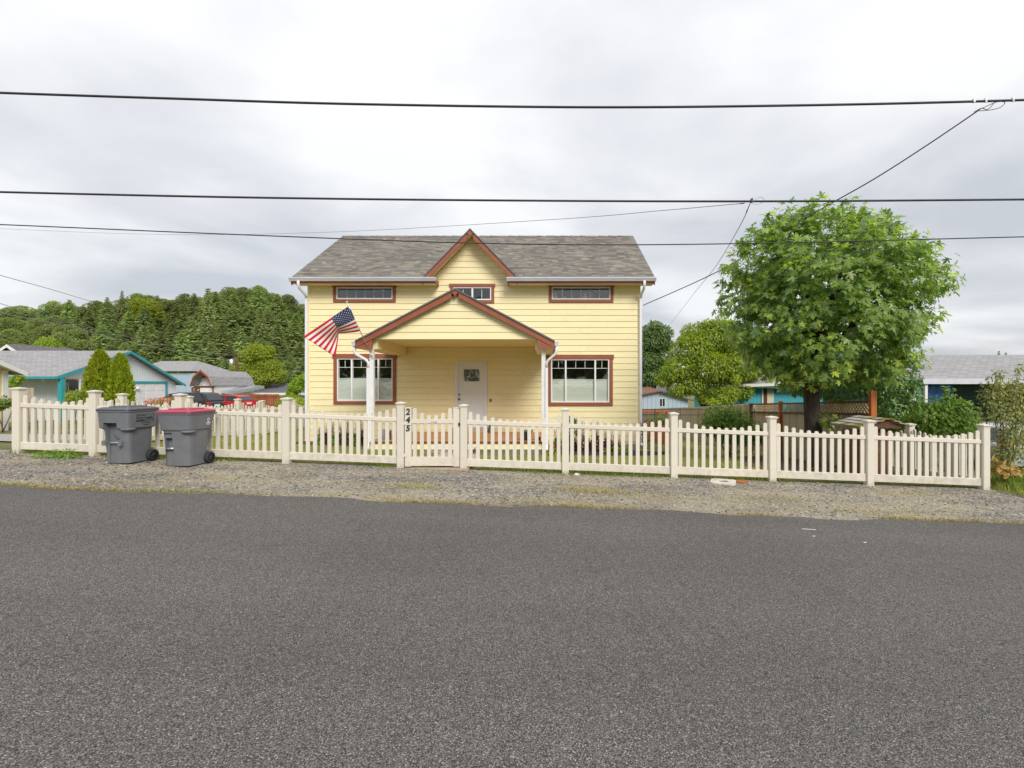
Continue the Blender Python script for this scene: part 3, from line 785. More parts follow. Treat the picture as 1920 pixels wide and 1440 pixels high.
# front gable roof
rd = MB()
for sg in (-1, 1):
    ex = GX+sg*(GZ1-ZEV)/GK
    rd.prism([(ex, GB, ZEV-.012), (GX, GB, GZ1-.012), (GX, YAP, GZ1-.012)], (0, 0, -.05))
g_roof = rd.build('gable_roof', 'shingles', house)
gl_ = math.hypot(GXR-GX, GZ1-ZEV)
for sg in (-1, 1):
    ex = GX+sg*(GZ1-ZEV)/GK; Vv = Vector((GX-ex, 0, GZ1-ZEV)).normalized(); Nn = Vector((sg*Vv.z, 0, abs(Vv.x)))
    shingle_plane(g_roof, (ex, GB-.02, ZEV), (0, 1, 0), Vv, Nn, YAP-GB+.02, gl_, lambda x, v: x < .12+(YAP-GB)*(v/gl_))
def rake(parent, p0, p1, h, y, th, mat='brown_trim', name='bargeboard'):
    """sloping board in the plane y: top edge p0-p1 (x, z), square cut, depth h"""
    b = MB(); (x0, z0), (x1, z1) = p0, p1
    b.prism([(x0, y, z0), (x1, y, z1), (x1, y, z1-h), (x0, y, z0-h)], (0, th, 0)); return b.build(name, mat, parent)
for sg in (-1, 1):
    ex = GX+sg*(GZ1-ZEV)/GK
    rake(house, (ex, ZEV-.03), (GX-sg*-.11, GZ1-.03-.11*GK), .205, GB-.005, .04)
    bb = MB(); bb.prism([(ex, GB-.035, ZEV-.028), (GX, GB-.035, GZ1-.028), (GX, GB-.035, GZ1+.012), (ex, GB-.035, ZEV+.012)], (0, .03, 0)); bb.build('drip_edge', 'shingle_edge', g_roof)
b = MB(); b.prism([(GX-.115, GB-.012, GZ1-.145), (GX, GB-.012, GZ1-.025), (GX+.115, GB-.012, GZ1-.145), (GX, GB-.012, GZ1-.27)], (0, .05, 0)); b.build('peak_block', 'brown_trim', house)
b = MB()    # soffit of the gable overhang
for sg in (-1, 1):
    ex = GX+sg*(GZ1-ZEV)/GK
    b.prism([(ex, GB+.04, ZEV-.10), (GX, GB+.04, GZ1-.10), (GX, YW, GZ1-.10), (ex, YW, ZEV-.10)], (0, 0, -.02))
b.build('gable_soffit', 'yellow_soffit', house)
# eaves: soffit, fascia, gutter, downspout on both sides of the gable
def gutter_prof(y, z, d=.115, h=.125):
    return [(y, z), (y-d, z+.0), (y-d, z-.028), (y-d*.78, z-.075), (y-d*.55, z-h), (y, z-h)]
for x0, x1 in ((RX0, hx(822)+.02), (PX(951, 15.4), RX1)):
    b = MB(); b.box(x0+.02, x1-.01, YE+.035, YW, 5.055, 5.085); b.build('eave_soffit', 'yellow_soffit', house)
    b = MB(); b.box(x0, x1, YE, YE+.03, 5.03, 5.20); b.box(x0, x0+.03, YE+.03, YW, 5.03, 5.20) if x0 != RX0 else b.box(x1-.03, x1, YE+.03, YW, 5.03, 5.20)
    b.build('fascia', 'brown_trim', house)
    b = MB(); pr = gutter_prof(YE-.002, 5.225)
    b.prism([(x0-.02, y, z) for y, z in pr], (x1-x0+.04, 0, 0)); b.build('gutter', 'gutter_white', house)
for sg, xd in ((-1, hx(575.5)), (1, hx(1202))):
    b = MB(); q = [(xd, YE-.06, 5.11), (xd, YE-.06, 4.98), (xd, YE+.02, 4.87), (xd+.03*-sg, YW-.16, 4.72), (xd+.03*-sg, YW-.08, 4.62)]
    b.tube(q, .045, 10)
    b.box(xd-.03*sg-.042, xd-.03*sg+.042, YW-.115, YW-.045, ZB-.02, 4.63)
    b.bar((xd-.03*sg, YW-.08, ZB-.01), (xd-.03*sg, YW-.27, ZB-.12), .084, .07)
    b.build('downspout', 'downspout_white', house)
# rakes on the house ends
for x in (RX0, RX1-.03):
    b = MB(); b.prism([(x, YE+.031, ZEV-.09), (x, YR, ZR-.09), (x, 2*YR-YE, ZEV-.09), (x, 2*YR-YE, ZEV-.28), (x, YR, ZR-.28), (x, YE+.031, ZEV-.24)], (.03, 0, 0)); b.build('end_rake', 'brown_trim', house)

# ---- porch
PXC, PHW = -2.575, 2.80
PYF, PZP, PZE = 12.88, 4.33, 2.86
PYP = 13.05
pk = (PZP-PZE)/PHW
PL = math.hypot(PHW, PZP-PZE)
rd = MB()
for sg in (-1, 1):
    rd.prism([(PXC+sg*PHW, PYF, PZE-.012), (PXC, PYF, PZP-.012), (PXC, YW-.03, PZP-.012), (PXC+sg*PHW, YW-.03, PZE-.012)], (0, 0, -.06))
proof = rd.build('porch_roof', 'shingles', house)
for sg in (-1, 1):
    ex = PXC+sg*PHW; Vv = Vector((-sg*PHW, 0, PZP-PZE)).normalized(); Nn = Vector((sg*Vv.z, 0, abs(Vv.x)))
    shingle_plane(proof, (ex, PYF-.02, PZE), (0, 1, 0), Vv, Nn, YW-PYF-.01, PL)
    rake(house, (ex+sg*.01, PZE-.035), (PXC+sg*.1, PZP-.035-.1*pk), .165, PYF-.005, .04)
    bb = MB(); bb.prism([(ex, PYF-.035, PZE-.034), (PXC, PYF-.035, PZP-.034), (PXC, PYF-.035, PZP+.014), (ex, PYF-.035, PZE+.014)], (0, .03, 0)); bb.build('drip_edge', 'shingle_edge', proof)
    # square end of the eave, beam to the wall, gutter
    b = MB(); b.prism([(ex, PYF-.004, PZE-.22), (ex-sg*.48, PYF-.004, PZE-.22), (ex-sg*.48, PYF-.004, PZE-.22+.48*pk), (ex, PYF-.004, PZE-.20)], (0, .038, 0)); b.build('rake_end', 'brown_trim', house)
    b = MB(); b.box(min(ex, ex-sg*.03), max(ex, ex-sg*.03), PYF+.035, YW-.03, PZE-.2, PZE-.04); b.build('fascia', 'brown_trim', house)
    b = MB(); b.box(min(ex-sg*.03, ex-sg*.42), max(ex-sg*.03, ex-sg*.42), PYF+.035, YW-.03, PZE-.215, PZE-.2); b.build('porch_soffit', 'yellow_soffit', house)
    b = MB(); pr = gutter_prof(0, PZE-.02, .11, .12); b.prism([(ex-sg*y+sg*.002, PYF-.02, z) for y, z in pr], (0, YW-PYF, 0)); b.build('gutter', 'gutter_white', house)
    xb = ex-sg*.42
    b = MB(); b.box(min(xb, xb-sg*.13), max(xb, xb-sg*.13), PYP+.03, YW-.03, 2.645, 2.93); b.build('porch_beam', 'yellow_soffit', house)
b = MB(); b.prism([(PXC-.1, PYF-.012, PZP-.10), (PXC, PYF-.012, PZP-.03), (PXC+.1, PYF-.012, PZP-.10), (PXC, PYF-.012, PZP-.215)], (0, .05, 0)); b.build('peak_block', 'brown_trim', house)
# gable face of the porch with its boards
gx0, gx1 = PXC-2.40, PXC+2.40
b = MB(); b.prism([(gx0, PYP, 2.93), (gx1, PYP, 2.93), (gx1, PYP, 2.97), (PXC, PYP, PZP-.13), (gx0, PYP, 2.97)], (0, .1, 0))
pg = b.build('porch_gable', 'yellow_siding', house)
z0 = 2.925; k_ = 0
while z0 < PZP-.2:
    z1 = min(z0+.198, PZP-.14)
    a0 = min(2.40, (PZP-.12-z0)/pk); a1 = min(2.40, (PZP-.12-z1)/pk)
    if a1 > .02: board(pg, PXC-a0, PXC+a0, PXC-a1, PXC+a1, z0, z1, PYP)
    z0 = z1
b = MB(); b.box(PXC-2.3, PXC+2.3, PYP+.1, YW-.03, 2.93, 2.96); b.build('porch_ceiling', 'yellow_soffit', house)
for x in (-1.6, -3.6):
    b = MB(); b.lathe([(0, 2.924), (.075, 2.922), (.09, 2.929)], (x, 13.9, 0), 16); b.build('ceiling_light', 'white_paint', house)
for px in (698, 1019):
    x = PX(px, PYP+.06)
    b = MB(); b.box(x-.058, x+.058, PYP+.005, PYP+.12, .0, 2.70); b.build('porch_post', 'post_white', house, bevel=.006)
# porch downspouts
for sg, px in ((-1, 690.5), (1, 1025)):
    x = PX(px, PYP); ex = PXC+sg*PHW
    b = MB(); q = [(ex+sg*.05, PYF+.06, PZE-.12), (ex+sg*.05, PYF+.06, PZE-.28), (ex+sg*.02, PYF+.07, PZE-.36), (x+sg*.06, PYP-.03, PZE-.52), (x, PYP-.0, PZE-.60), (x, PYP, PZE-.75)]
    b.tube(q, .042, 10); b.box(x-.038, x+.038, PYP-.035, PYP+.035, -.12, PZE-.74)
    b.bar((x, PYP, -.1), (x, PYP-.12, -.22), .076, .07); b.build('downspout', 'downspout_white', house)
# deck
PD0, PD1 = PX(693, 13.2)-.02, PX(1027, 13.2)
y = 13.2; k_ = 0
while y < YW-.06:
    b = MB(); y1 = min(y+.138, YW-.04); b.box(PD0, PD1, y, y1-.006, -.035, 0.0); b.build('deck_plank', 'deck_wood', house); y += .14
b = MB(); b.box(PD0, PD1, 13.17, 13.196, -.06, -.003); b.build('deck_nosing', 'frame_brown', house)
b = MB(); b.box(PD0+.01, PD1-.01, 13.2, 13.24, -.235, -.062); b.box(PD0+.01, PD0+.04, 13.242, YW-.03, -.235, -.036); b.box(PD1-.04, PD1-.01, 13.242, YW-.03, -.235, -.036)
b.build('deck_skirt', 'yellow_siding', house)
x = PD0+.03
while x < PD1-.1:
    w = R.uniform(.13, .16); b = MB(); b.box(x, min(x+w, PD1-.03), 13.22, 13.25, gz(x, 13.2)-.1, -.237); b.build('skirt_board', 'grey_wood', house); x += w+.008
# steps
sx0, sx1 = PX(806, 12.65), PX(888, 12.65)
b = MB(); b.box(sx0, sx1, 12.62, 13.16, -.155, -.125); b.build('step_tread', 'white_paint', house)
x = sx0+.02
while x < sx1-.06:
    b = MB(); b.box(x, min(x+.2, sx1-.02), 12.65, 12.68, gz(x, 12.6)-.05, -.157); b.build('step_riser', 'tan_wood', house); x += .205
b = MB(); b.box(dx0-.1, dx1+.1, YW-.42, YW-.11, .002, .15); b.build('door_step', 'tan_wood', house)
# ------------------------------------------------------------------ cream vinyl picket fences
def text_mesh(txt, size, ext, mat, shear=0.0, bold=0.0):
    cu = bpy.data.curves.new('t', 'FONT'); cu.body = txt; cu.size = size; cu.extrude = ext; cu.shear = shear; cu.offset = bold
    cu.align_x = 'CENTER'; cu.align_y = 'CENTER'; cu.resolution_u = 3
    o = bpy.data.objects.new('t', cu); COL.objects.link(o)
    dg = bpy.context.evaluated_depsgraph_get(); dg.update()
    me = bpy.data.meshes.new_from_object(o.evaluated_get(dg)); bpy.data.objects.remove(o)
    me.materials.clear(); me.materials.append(MATS[mat]); return me
_pk = {}
def picket_mesh(h):
    k = round(h, 2)
    if k not in _pk:
        b = MB(); w = .0345; d = .012; pts = [(-w, .10), (w, .10)]
        for i in range(7):
            a = PI*i/6; pts.append((w*math.cos(a), k-.030+.030*math.sin(a)))
        b.prism([(x, -d, z) for x, z in pts], (0, 2*d, 0)); _pk[k] = b.mesh('picket', 'fence_vinyl')
    return _pk[k]
def post_meshes():
    b = MB(); w = .0635; b.box(-w, w, -w, w, -.25, 1.165); pm = b.mesh('post', 'fence_vinyl')
    bm = bmesh.new(); bm.from_mesh(pm); bmesh.ops.bevel(bm, geom=[e_ for e_ in bm.edges if abs(e_.verts[0].co.z-e_.verts[1].co.z) > .1], offset=.008, segments=1, affect='EDGES'); bm.to_mesh(pm); bm.free()
    b = MB()
    def ring(w, z): return [(-w, -w, z), (w, -w, z), (w, w, z), (-w, w, z)]
    b.loft([ring(.064, 1.155), ring(.068, 1.172), ring(.081, 1.186), ring(.083, 1.205), ring(.078, 1.209), ring(.01, 1.226)])
    return pm, b.mesh('post_cap', 'fence_vinyl')
POSTM, CAPM = post_meshes()
def fpost(fence, x, y, z):
    p = link('post', POSTM, fence, (x, y, z)); c = bpy.data.objects.new('post_cap', CAPM); COL.objects.link(c); c.parent = p
    return p
def fpanel(fence, a, c, za, zc, first=.13, pitch=.1306):
    """rails and scalloped pickets between two post centres"""
    a = Vector((a[0], a[1])); c = Vector((c[0], c[1])); d = (c-a); L = d.length; u = d/L; ang = math.atan2(u.y, u.x)
    A = a+u*.06; C = c-u*.06; nrm = Vector((-u.y, u.x))
    for z0, z1 in ((.853, .926), (.065, .205)):
        b = MB(); w = .0255; pts = []
        for q, zz in ((A, lerp(za, zc, .06/L)), (C, lerp(za, zc, 1-.06/L))):
            pts.append((q, zz))
        (q0, g0), (q1, g1) = pts
        n2 = nrm*w
        b.hexa([(q0.x-n2.x, q0.y-n2.y, g0+z0), (q1.x-n2.x, q1.y-n2.y, g1+z0), (q1.x+n2.x, q1.y+n2.y, g1+z0), (q0.x+n2.x, q0.y+n2.y, g0+z0),
                (q0.x-n2.x, q0.y-n2.y, g0+z1), (q1.x-n2.x, q1.y-n2.y, g1+z1), (q1.x+n2.x, q1.y+n2.y, g1+z1), (q0.x+n2.x, q0.y+n2.y, g0+z1)])
        b.build('rail', 'fence_vinyl', fence, bevel=.005)
    n = max(3, round((L-2*.12)/pitch)); 
    for i in range(n):
        t = (.125+(L-.25)*i/(n-1))/L; q = a+d*t; k = 2*t-1
        h = .972+.165*abs(k)**2.2
        link('picket', picket_mesh(h), fence, (q.x, q.y, lerp(za, zc, t)), (0, 0, ang))
YF = 8.6
FP = [(px-CX)/F*YF for px in (35, 178, 338, 538, 752, 870, 1060, 1263, 1447, 1629, 1845)]
def fz(x): return gz(x, YF)-.0
ff = thing('picket_fence', (FP[0], YF, fz(FP[0])), 'cream vinyl picket fence with scalloped tops along the street left of the gate', 'fence', 'cream picket fences round the yard')
fr = thing('picket_fence', (FP[5], YF, fz(FP[5])), 'cream vinyl picket fence with scalloped tops along the street right of the gate', 'fence', 'cream picket fences round the yard')
for f_, idx in ((ff, range(0, 5)), (fr, range(5, 11))):
    idx = list(idx)
    for i in idx: fpost(f_, FP[i], YF, fz(FP[i]))
    for i, j in zip(idx, idx[1:]): fpanel(f_, (FP[i], YF), (FP[j], YF), fz(FP[i]), fz(FP[j]))
XL = FP[0]; YS = [8.6, 10.7, 12.7, 14.7, 15.95, 18.0, 20.0, 22.0]
fs_ = thing('picket_fence', (XL, YS[1], gz(XL, YS[1])), 'cream vinyl side fence running back from the left front corner post', 'fence', 'cream picket fences round the yard')
for i, y in enumerate(YS):
    if i: fpost(fs_, XL, y, gz(XL, y))
for i in range(len(YS)-1):
    if i != 3: fpanel(fs_, (XL, YS[i]), (XL, YS[i+1]), gz(XL, YS[i]), gz(XL, YS[i+1]))
XR = FP[-1]; YT = [8.6, 10.35, 12.15, 13.9]
ft = thing('picket_fence', (XR, YT[1], gz(XR, YT[1])), 'cream vinyl side fence running back from the right front corner post', 'fence', 'cream picket fences round the yard')
for i, y in enumerate(YT):
    if i: fpost(ft, XR, y, gz(XR, y))
for i in range(3): fpanel(ft, (XR, YT[i]), (XR, YT[i+1]), gz(XR, YT[i]), gz(XR, YT[i+1]))
# ---- gates
def gate(a, c, z, label, npk, ang):
    g = thing('picket_gate', (a[0], a[1], z), label, 'gate')
    L = math.hypot(c[0]-a[0], c[1]-a[1])-.135; g.location = (a[0]+math.cos(ang)*.0675, a[1]+math.sin(ang)*.0675, z); g.rotation_euler = (0, 0, ang)
    ORG[g.name] = Vector((0, 0, 0))
    sw = .115
    for x in (.012, L-.012-sw):
        b = MB(); b.box(x, x+sw, -.032, .032, .035, 1.125); b.box(x-.002, x+sw+.002, -.036, .036, 1.125, 1.14); b.build('stile', 'fence_vinyl', g, bevel=.004)
    b = MB(); b.box(sw+.012, L-.012-sw, -.0255, .0255, .845, .92); b.build('rail', 'fence_vinyl', g)
    b = MB(); b.box(sw+.012, L-.012-sw, -.0255, .0255, .05, .215); b.build('rail', 'fence_vinyl', g)
    x0, x1 = sw+.012, L-.012-sw
    for i in range(npk):
        t = (i+.5)/npk; h = 1.0+.13*abs((i-(npk-1)/2)/((npk-1)/2))**2.2
        o = link('picket', picket_mesh(h), g); o.location = (lerp(x0, x1, t), 0, 0)
    b = MB(); b.box(L-.03, L+.03, -.05, -.034, .80, .86); b.box(L-.012, L+.012, -.075, -.034, .82, .84); b.build('latch', 'black_metal', g)
    for hz_ in (.25, .85):
        b = MB(); b.box(-.02, .05, -.042, -.034, hz_-.03, hz_+.03); b.build('hinge', 'fence_vinyl', g)
    return g, L
g1, L1 = gate((FP[4], YF), (FP[5], YF), fz((FP[4]+FP[5])/2)+.0, 'cream picket gate with black house numbers 245 on its left stile', 6, 0)
for ch, zz in (('2', .985+.07), ('4', .845+.06), ('5', .69+.06)):
    o = link('house_number', text_mesh(ch, .155, .004, 'print_dark', .12, .0055), g1); o.location = (.012+.0575, -.037, zz); o.rotation_euler = (PI/2, 0, 0)
for k_, (xa_, xb_) in enumerate(((0, .022), (.028, .055), (.061, .11))):
    b = MB(); b.box(.50+xa_, .50+xb_, -.0272, -.0262, .862, .872); b.build('small_lettering', 'print_dark', g1)
gate((XL, YS[4]), (XL, YS[3]), gz(XL, 15.3), 'cream picket gate in the left side fence beside the driveway', 6, -PI/2)
b = MB(); b.box(FP[4]-.1, FP[5]+.1, YF-.09, YF+.07, fz(FP[4])-.15, fz(FP[5])+.035)
b.build('gate_threshold', 'tan_wood', label='tan timber threshold lying under the cream street gate', cat='threshold')

# ------------------------------------------------------------------ wheeled bins
BSX, BSY = .88, .76
def rr(w, d, z, c=.05, yo=0.0):
    w *= BSX/2; d *= BSY/2; o = []
    for sx, sy, a0 in ((1, -1, -90), (1, 1, 0), (-1, 1, 90), (-1, -1, 180)):
        for k in range(4):
            a = rad(a0+30*k); o.append((sx*(w-c)+c*math.cos(a), sy*(d-c)+c*math.sin(a)+yo, z))
    return o
def boolean_cut(me, boxes):
    a = bpy.data.objects.new('a', me); COL.objects.link(a)
    tmp = []
    for x0, x1, y0, y1, z0, z1 in boxes:
        b = MB(); b.box(x0, x1, y0, y1, z0, z1); cm = b.mesh('c', list(MATS)[0]); co = bpy.data.objects.new('c', cm); COL.objects.link(co); tmp.append(co)
        md = a.modifiers.new('b', 'BOOLEAN'); md.operation = 'DIFFERENCE'; md.object = co; md.solver = 'EXACT'
    dg = bpy.context.evaluated_depsgraph_get(); dg.update()
    out = bpy.data.meshes.new_from_object(a.evaluated_get(dg))
    for o in [a]+tmp: bpy.data.objects.remove(o)
    while len(out.materials) > 1: out.materials.pop(index=len(out.materials)-1)
    return out
def bin_(loc, rz, lid_mat, label, style):
    t = thing('wheeled_bin', loc, label, 'bin', 'wheeled bins by the fence', rz); ORG[t.name] = Vector((0, 0, 0))
    b = MB()
    if style == 1:
        b.loft([rr(.50, .52, .015, .07), rr(.57, .62, .585, .07), rr(.575, .625, .60, .07), rr(.655, .735, .63, .06), rr(.69, .775, .93, .06)], 0, True, False)
        cut = [(-.17, .09, -.5, -.165, .36, .72), (-.125, .115, -.5, -.192, -.1, .345)]
    else:
        b.loft([rr(.52, .56, .015, .09), rr(.58, .64, .60, .09), rr(.585, .645, .615, .09), rr(.635, .71, .645, .08), rr(.69, .775, .93, .06)], 0, True, False)
        cut = [(-.175, -.045, -.5, -.17, .31, .50), (-.195, -.03, -.5, -.18, -.1, .30)]
    me = boolean_cut(b.mesh('bin_body', 'bin_grey'), cut); me.materials.clear(); me.materials.append(MATS['bin_grey'])
    body = link('bin_body', me, t)
    b = MB(); b.loft([rr(.70, .79, .905, .06), rr(.715, .80, .91, .06), rr(.715, .80, .932, .06), rr(.70, .785, .934, .06)], 0, True); b.build('rim', 'bin_grey', t)
    b = MB(); b.loft([rr(.735, .82, .934, .07), rr(.745, .83, .945, .07), rr(.73, .815, .962, .07), rr(.60, .68, .985, .07), rr(.585, .66, .982, .06)], 0, True)
    b.loft([rr(.46, .52, .978, .05), rr(.44, .50, 1.003, .05), rr(.30, .40, 1.006, .04), rr(.28, .38, .994, .04)], 0, True)
    b.build('lid', lid_mat, t)
    cx = -.04 if style == 1 else -.11
    wz = .375 if style == 1 else .32
    b = MB(); hw = .145 if style == 1 else .07; b.tube([(cx-hw, -.222, wz), (cx+hw, -.222, wz)], .012, 10); b.build('lift_bar', 'steel', t)
    if style == 1:
        for x in (cx-.155, cx+.155):
            b = MB(); b.hexa([(x-.03, -.265, wz-.05), (x+.03, -.265, wz-.05), (x+.04, -.19, wz-.06), (x-.04, -.19, wz-.06), (x-.035, -.26, wz+.03), (x+.035, -.26, wz+.03), (x+.045, -.19, wz+.04), (x-.045, -.19, wz+.04)]); b.build('bar_bracket', 'bin_grey', t)
        b = MB(); b.lathe([(0, -.006), (.075, -.006), (.082, 0), (.082, .004)], (cx+.03, -.167, .50), 18, ax='y'); b.build('embossed_arch', 'bin_grey', t)
    else:
        b = MB(); b.prism([(-.26, -.25, .80), (.02, -.25, .80), (-.02, -.277, .86), (-.23, -.277, .86)], (0, .02, .03)); b.build('front_ridge', 'bin_grey', t)
    # shallow shelf under the collar at the corner
    b = MB(); b.lathe([(.02, .0), (.10, .015), (.11, .05), (.05, .06)], (.20, -.185, .575), 14); b.build('corner_rib', 'bin_grey', t)
    b = MB(); b.tube([(-.26, .30, .90), (-.26, .36, .90), (.26, .36, .90), (.26, .30, .90)], .016, 8); b.build('handle', 'bin_grey', t)
    b = MB(); b.tube([(-.26, .20, .10), (.26, .20, .10)], .013, 8); b.build('axle', 'steel', t)
    for sx in (-1, 1):
        x = sx*.255; b = MB(); b.lathe([(.066, -.03), (.09, -.035), (.105, -.022), (.105, .022), (.09, .035), (.066, .03)], (x, .205, .105), 22, ax='x'); w = b.build('wheel', 'rubber', t)
        b = MB(); b.lathe([(0, sx*.030), (.02, sx*.032), (.024, sx*.02), (.068, sx*.012), (.068, -sx*.012)], (x, .205, .105), 20, ax='x')
        for k in range(7):
            a = 2*PI*k/7; b.bar((x+sx*.022, .205+.018*math.cos(a), .105+.018*math.sin(a)), (x+sx*.022, .205+.066*math.cos(a), .105+.066*math.sin(a)), .014, .012, up=(1, 0, 0))
        b.build('rim_spokes', 'black_edging', w)
    # prints on the right side
    lb = MB(); sl = lambda z: .289+(z-.63)*.0513
    def sp(y, z, o=.0025): return (sl(z)+o, y*.8, z)
    def strip(y0, y1, z0, z1): lb.hexa([sp(y0, z0, -.001), sp(y1, z0, -.001), sp(y1, z0), sp(y0, z0), sp(y0, z1, -.001), sp(y1, z1, -.001), sp(y1, z1), sp(y0, z1)])
    if style == 1:
        y0, y1, z0, z1 = -.16, .24, .725, .855
        for s in ((y0, y1, z1-.006, z1), (y0, y1, z0, z0+.006), (y0, y0+.006, z0, z1), (y1-.006, y1, z0, z1), (.045, .051, z0, z1)): strip(*s)
        for zz, hh, n_ in ((.83, .008, 9), (.795, .018, 7), (.752, .026, 5)):
            for k in range(n_):
                q = lerp(y0+.02, .03, k/n_); strip(q, q+.19/n_*.78, zz-hh/2, zz+hh/2)
        for k in range(7): strip(.07+.022*k, .082+.022*k, .745+.012*(k % 3), .80+.012*((k*2) % 4))
        for k in range(9): strip(-.05+.025*k, -.032+.025*k, .696, .706)
        for k in range(6): strip(0+.024*k, .018+.024*k, .664, .676)
        lb.build('printed_label', 'print_dark', t, kind='stuff')
    else:
        for k in range(9):
            a0, a1 = 2*PI*k/10-.6, 2*PI*(k+1)/10-.6
            for r0, r1 in ((.018, .032),):
                lb.add([sp(.16+r0*math.cos(a0), .795+r0*math.sin(a0)), sp(.16+r1*math.cos(a0), .795+r1*math.sin(a0)), sp(.16+r1*math.cos(a1), .795+r1*math.sin(a1)), sp(.16+r0*math.cos(a1), .795+r0*math.sin(a1))], [(0, 1, 2, 3)])
        strip(.145, .175, .75, .77)
        for k in range(7): strip(.105+.017*k, .118+.017*k, .728, .742)
        for k in range(5): strip(.122+.017*k, .134+.017*k, .706, .716)
        lb.build('printed_emblem', 'print_white', t, kind='stuff')
        nb = MB()
        for k in range(7): nb.box(-.19+.021*k, -.175+.021*k, -.2475, -.235, .566, .590)
        nb.build('stamped_number', 'print_dark', t, kind='stuff')
    return t
def ground_at(px, py):
    Y = 8.0
    for _ in range(12): Y = (CH-gz(PX(px, Y), Y))*F/(py-CY)
    return PX(px, Y), Y
x, y = ground_at(241, 866); bin_((x, y, gz(x, y)-.004), rad(-6), 'bin_dark', 'grey wheeled bin with dark grey lid, left of the red-lidded one', 1)
x, y = ground_at(350, 871); bin_((x, y, gz(x, y)-.004), rad(-4), 'bin_red', 'grey wheeled bin with a crimson red lid by the fence', 2)

# ------------------------------------------------------------------ flag on the porch post
p0 = Vector((PX(697, 12.99), 13.0, PZ(668, 12.99))); p1 = P(650.5, 566.5, 12.25)
fl = thing('flag', p0, 'stars and stripes flag hanging from a white pole on the left porch post', 'flag')
b = MB(); b.tube([p0, p1], .0125, 10); b.build('flagpole', 'steel', fl)
b = MB(); dd = (p1-p0).normalized(); b.lathe([(0, -.02), (.02, -.015), (.026, 0), (.02, .015), (0, .022)], p1, 12); b.build('finial', 'white_paint', fl)
b = MB(); b.box(p0.x-.03, p0.x+.03, p0.y+.03, p0.y+.055, p0.z-.06, p0.z+.05); b.tube([p0+Vector((0, .035, -.02)), p0+dd*.1], .019, 10); b.build('bracket', 'white_paint', fl)
def flag_pt(u, v):
    A, B, C, D = (655, 573), (674.5, 621), (568.5, 631), (628, 669)
    x = lerp(lerp(A[0], C[0], u), lerp(B[0], D[0], u), v); y = lerp(lerp(A[1], C[1], u), lerp(B[1], D[1], u), v)
    c0 = .40
    tnt = (u/c0 if u < c0 else (1-u)/(1-c0)); tnt = max(0, tnt); tnt = tnt**1.15
    k = v**1.7*tnt
    x -= 21*k; y -= 15*k
    Yh = lerp(12.30, 12.55, v)                 # along the pole
    Y = Yh+.10*u+.16*k+.035*math.sin(u*9+v*3)*u-.05*math.sin(v*5)*u
    return P(x, y, Y)
NU, NV = 40, 26
b = MB(); vs = [flag_pt(i/NU, j/NV) for j in range(NV+1) for i in range(NU+1)]
base = len(b.v); b.v += [tuple(q) for q in vs]
for j in range(NV):
    for i in range(NU):
        m_ = 2 if (i < NU*.4 and j < 14) else (0 if (j//2) % 2 == 0 else 1)
        b.f.append((j*(NU+1)+i, j*(NU+1)+i+1, (j+1)*(NU+1)+i+1, (j+1)*(NU+1)+i)); b.m.append(m_); b.sm.append(True)
cl = b.build('flag_cloth', ['flag_red', 'flag_white', 'flag_blue'], fl)
sd_ = cl.modifiers.new('thickness', 'SOLIDIFY'); sd_.thickness = .003
b = MB()
for r in range(9):
    for c in range(6 if r % 2 == 0 else 5):
        u0 = .4*((c*2+1+(r % 2))/12); v0 = 7/13*(r+1)/10
        pts = []
        for k in range(10):
            rr_ = .0145 if k % 2 == 0 else .006; a = PI/2+k*PI/5
            pts.append(flag_pt(u0+rr_*math.cos(a)*.95, v0-rr_*1.75*math.sin(a))+Vector((0, -.006, 0)))
        b.add(pts, [tuple(range(10))])
b.build('stars', 'flag_white', cl, kind='stuff')
# ------------------------------------------------------------------ neighbouring buildings
def uv_roof(b, pts, m=0):
    """roof face listed eave-left, eave-right, ridge-right, ridge-left; remembered for uv mapping"""
    b.add(pts, [tuple(range(len(pts)))], m)
def roof_uv(o):
    me = o.data; uv = me.uv_layers.new(name='UVMap')
    for p in me.polygons:
        n = p.normal; u = Vector((0, 0, 1)).cross(n)
        u = u.normalized() if u.length > .01 else Vector((1, 0, 0)); v = n.cross(u)
        for li in p.loop_indices:
            q = me.vertices[me.loops[li].vertex_index].co; uv.data[li].uv = (q.dot(u), q.dot(v))
def slab(parent, pts, th, mat, name='roof'):
    b = MB(); b.prism(pts, (0, 0, -th)); o = b.build(name, mat, parent); roof_uv(o); return o
def win(parent, pts4, frame='white_paint', t=.06, out=(0, -1, 0), split=1, name='window'):
    """framed window on a wall: pts4 = corners (bl, br, tr, tl), out = outward direction"""
    bl, br, tr, tl = map(Vector, pts4); o_ = Vector(out); u = (br-bl).normalized(); w_ = (br-bl).length; h_ = (tl-bl).length; z = Vector((0, 0, 1))
    b = MB()
    def bx(u0, u1, z0, z1, d0, d1):
        c = [bl+u*a+z*q+o_*d for q in (z0, z1) for a, d in ((u0, d1), (u1, d1), (u1, d0), (u0, d0))]
        b.hexa(c)
    bx(-t, w_+t, -t, 0, 0, .03); bx(-t, w_+t, h_, h_+t, 0, .03); bx(-t, 0, 0, h_, 0, .03); bx(w_, w_+t, 0, h_, 0, .03)
    for k in range(1, split): bx(w_*k/split-.025, w_*k/split+.025, 0, h_, 0, .025)
    f = b.build(name, frame, parent)
    for k in range(split):
        p = MB(); a0, a1 = w_*k/split+(.025 if k else 0), w_*(k+1)/split-(.025 if k < split-1 else 0)
        p.add([bl+u*a0+o_*.012, bl+u*a1+o_*.012, bl+u*a1+z*h_+o_*.012, bl+u*a0+z*h_+o_*.012], [(0, 1, 2, 3)]); p.build('pane', 'dark_glass', f)
    return f

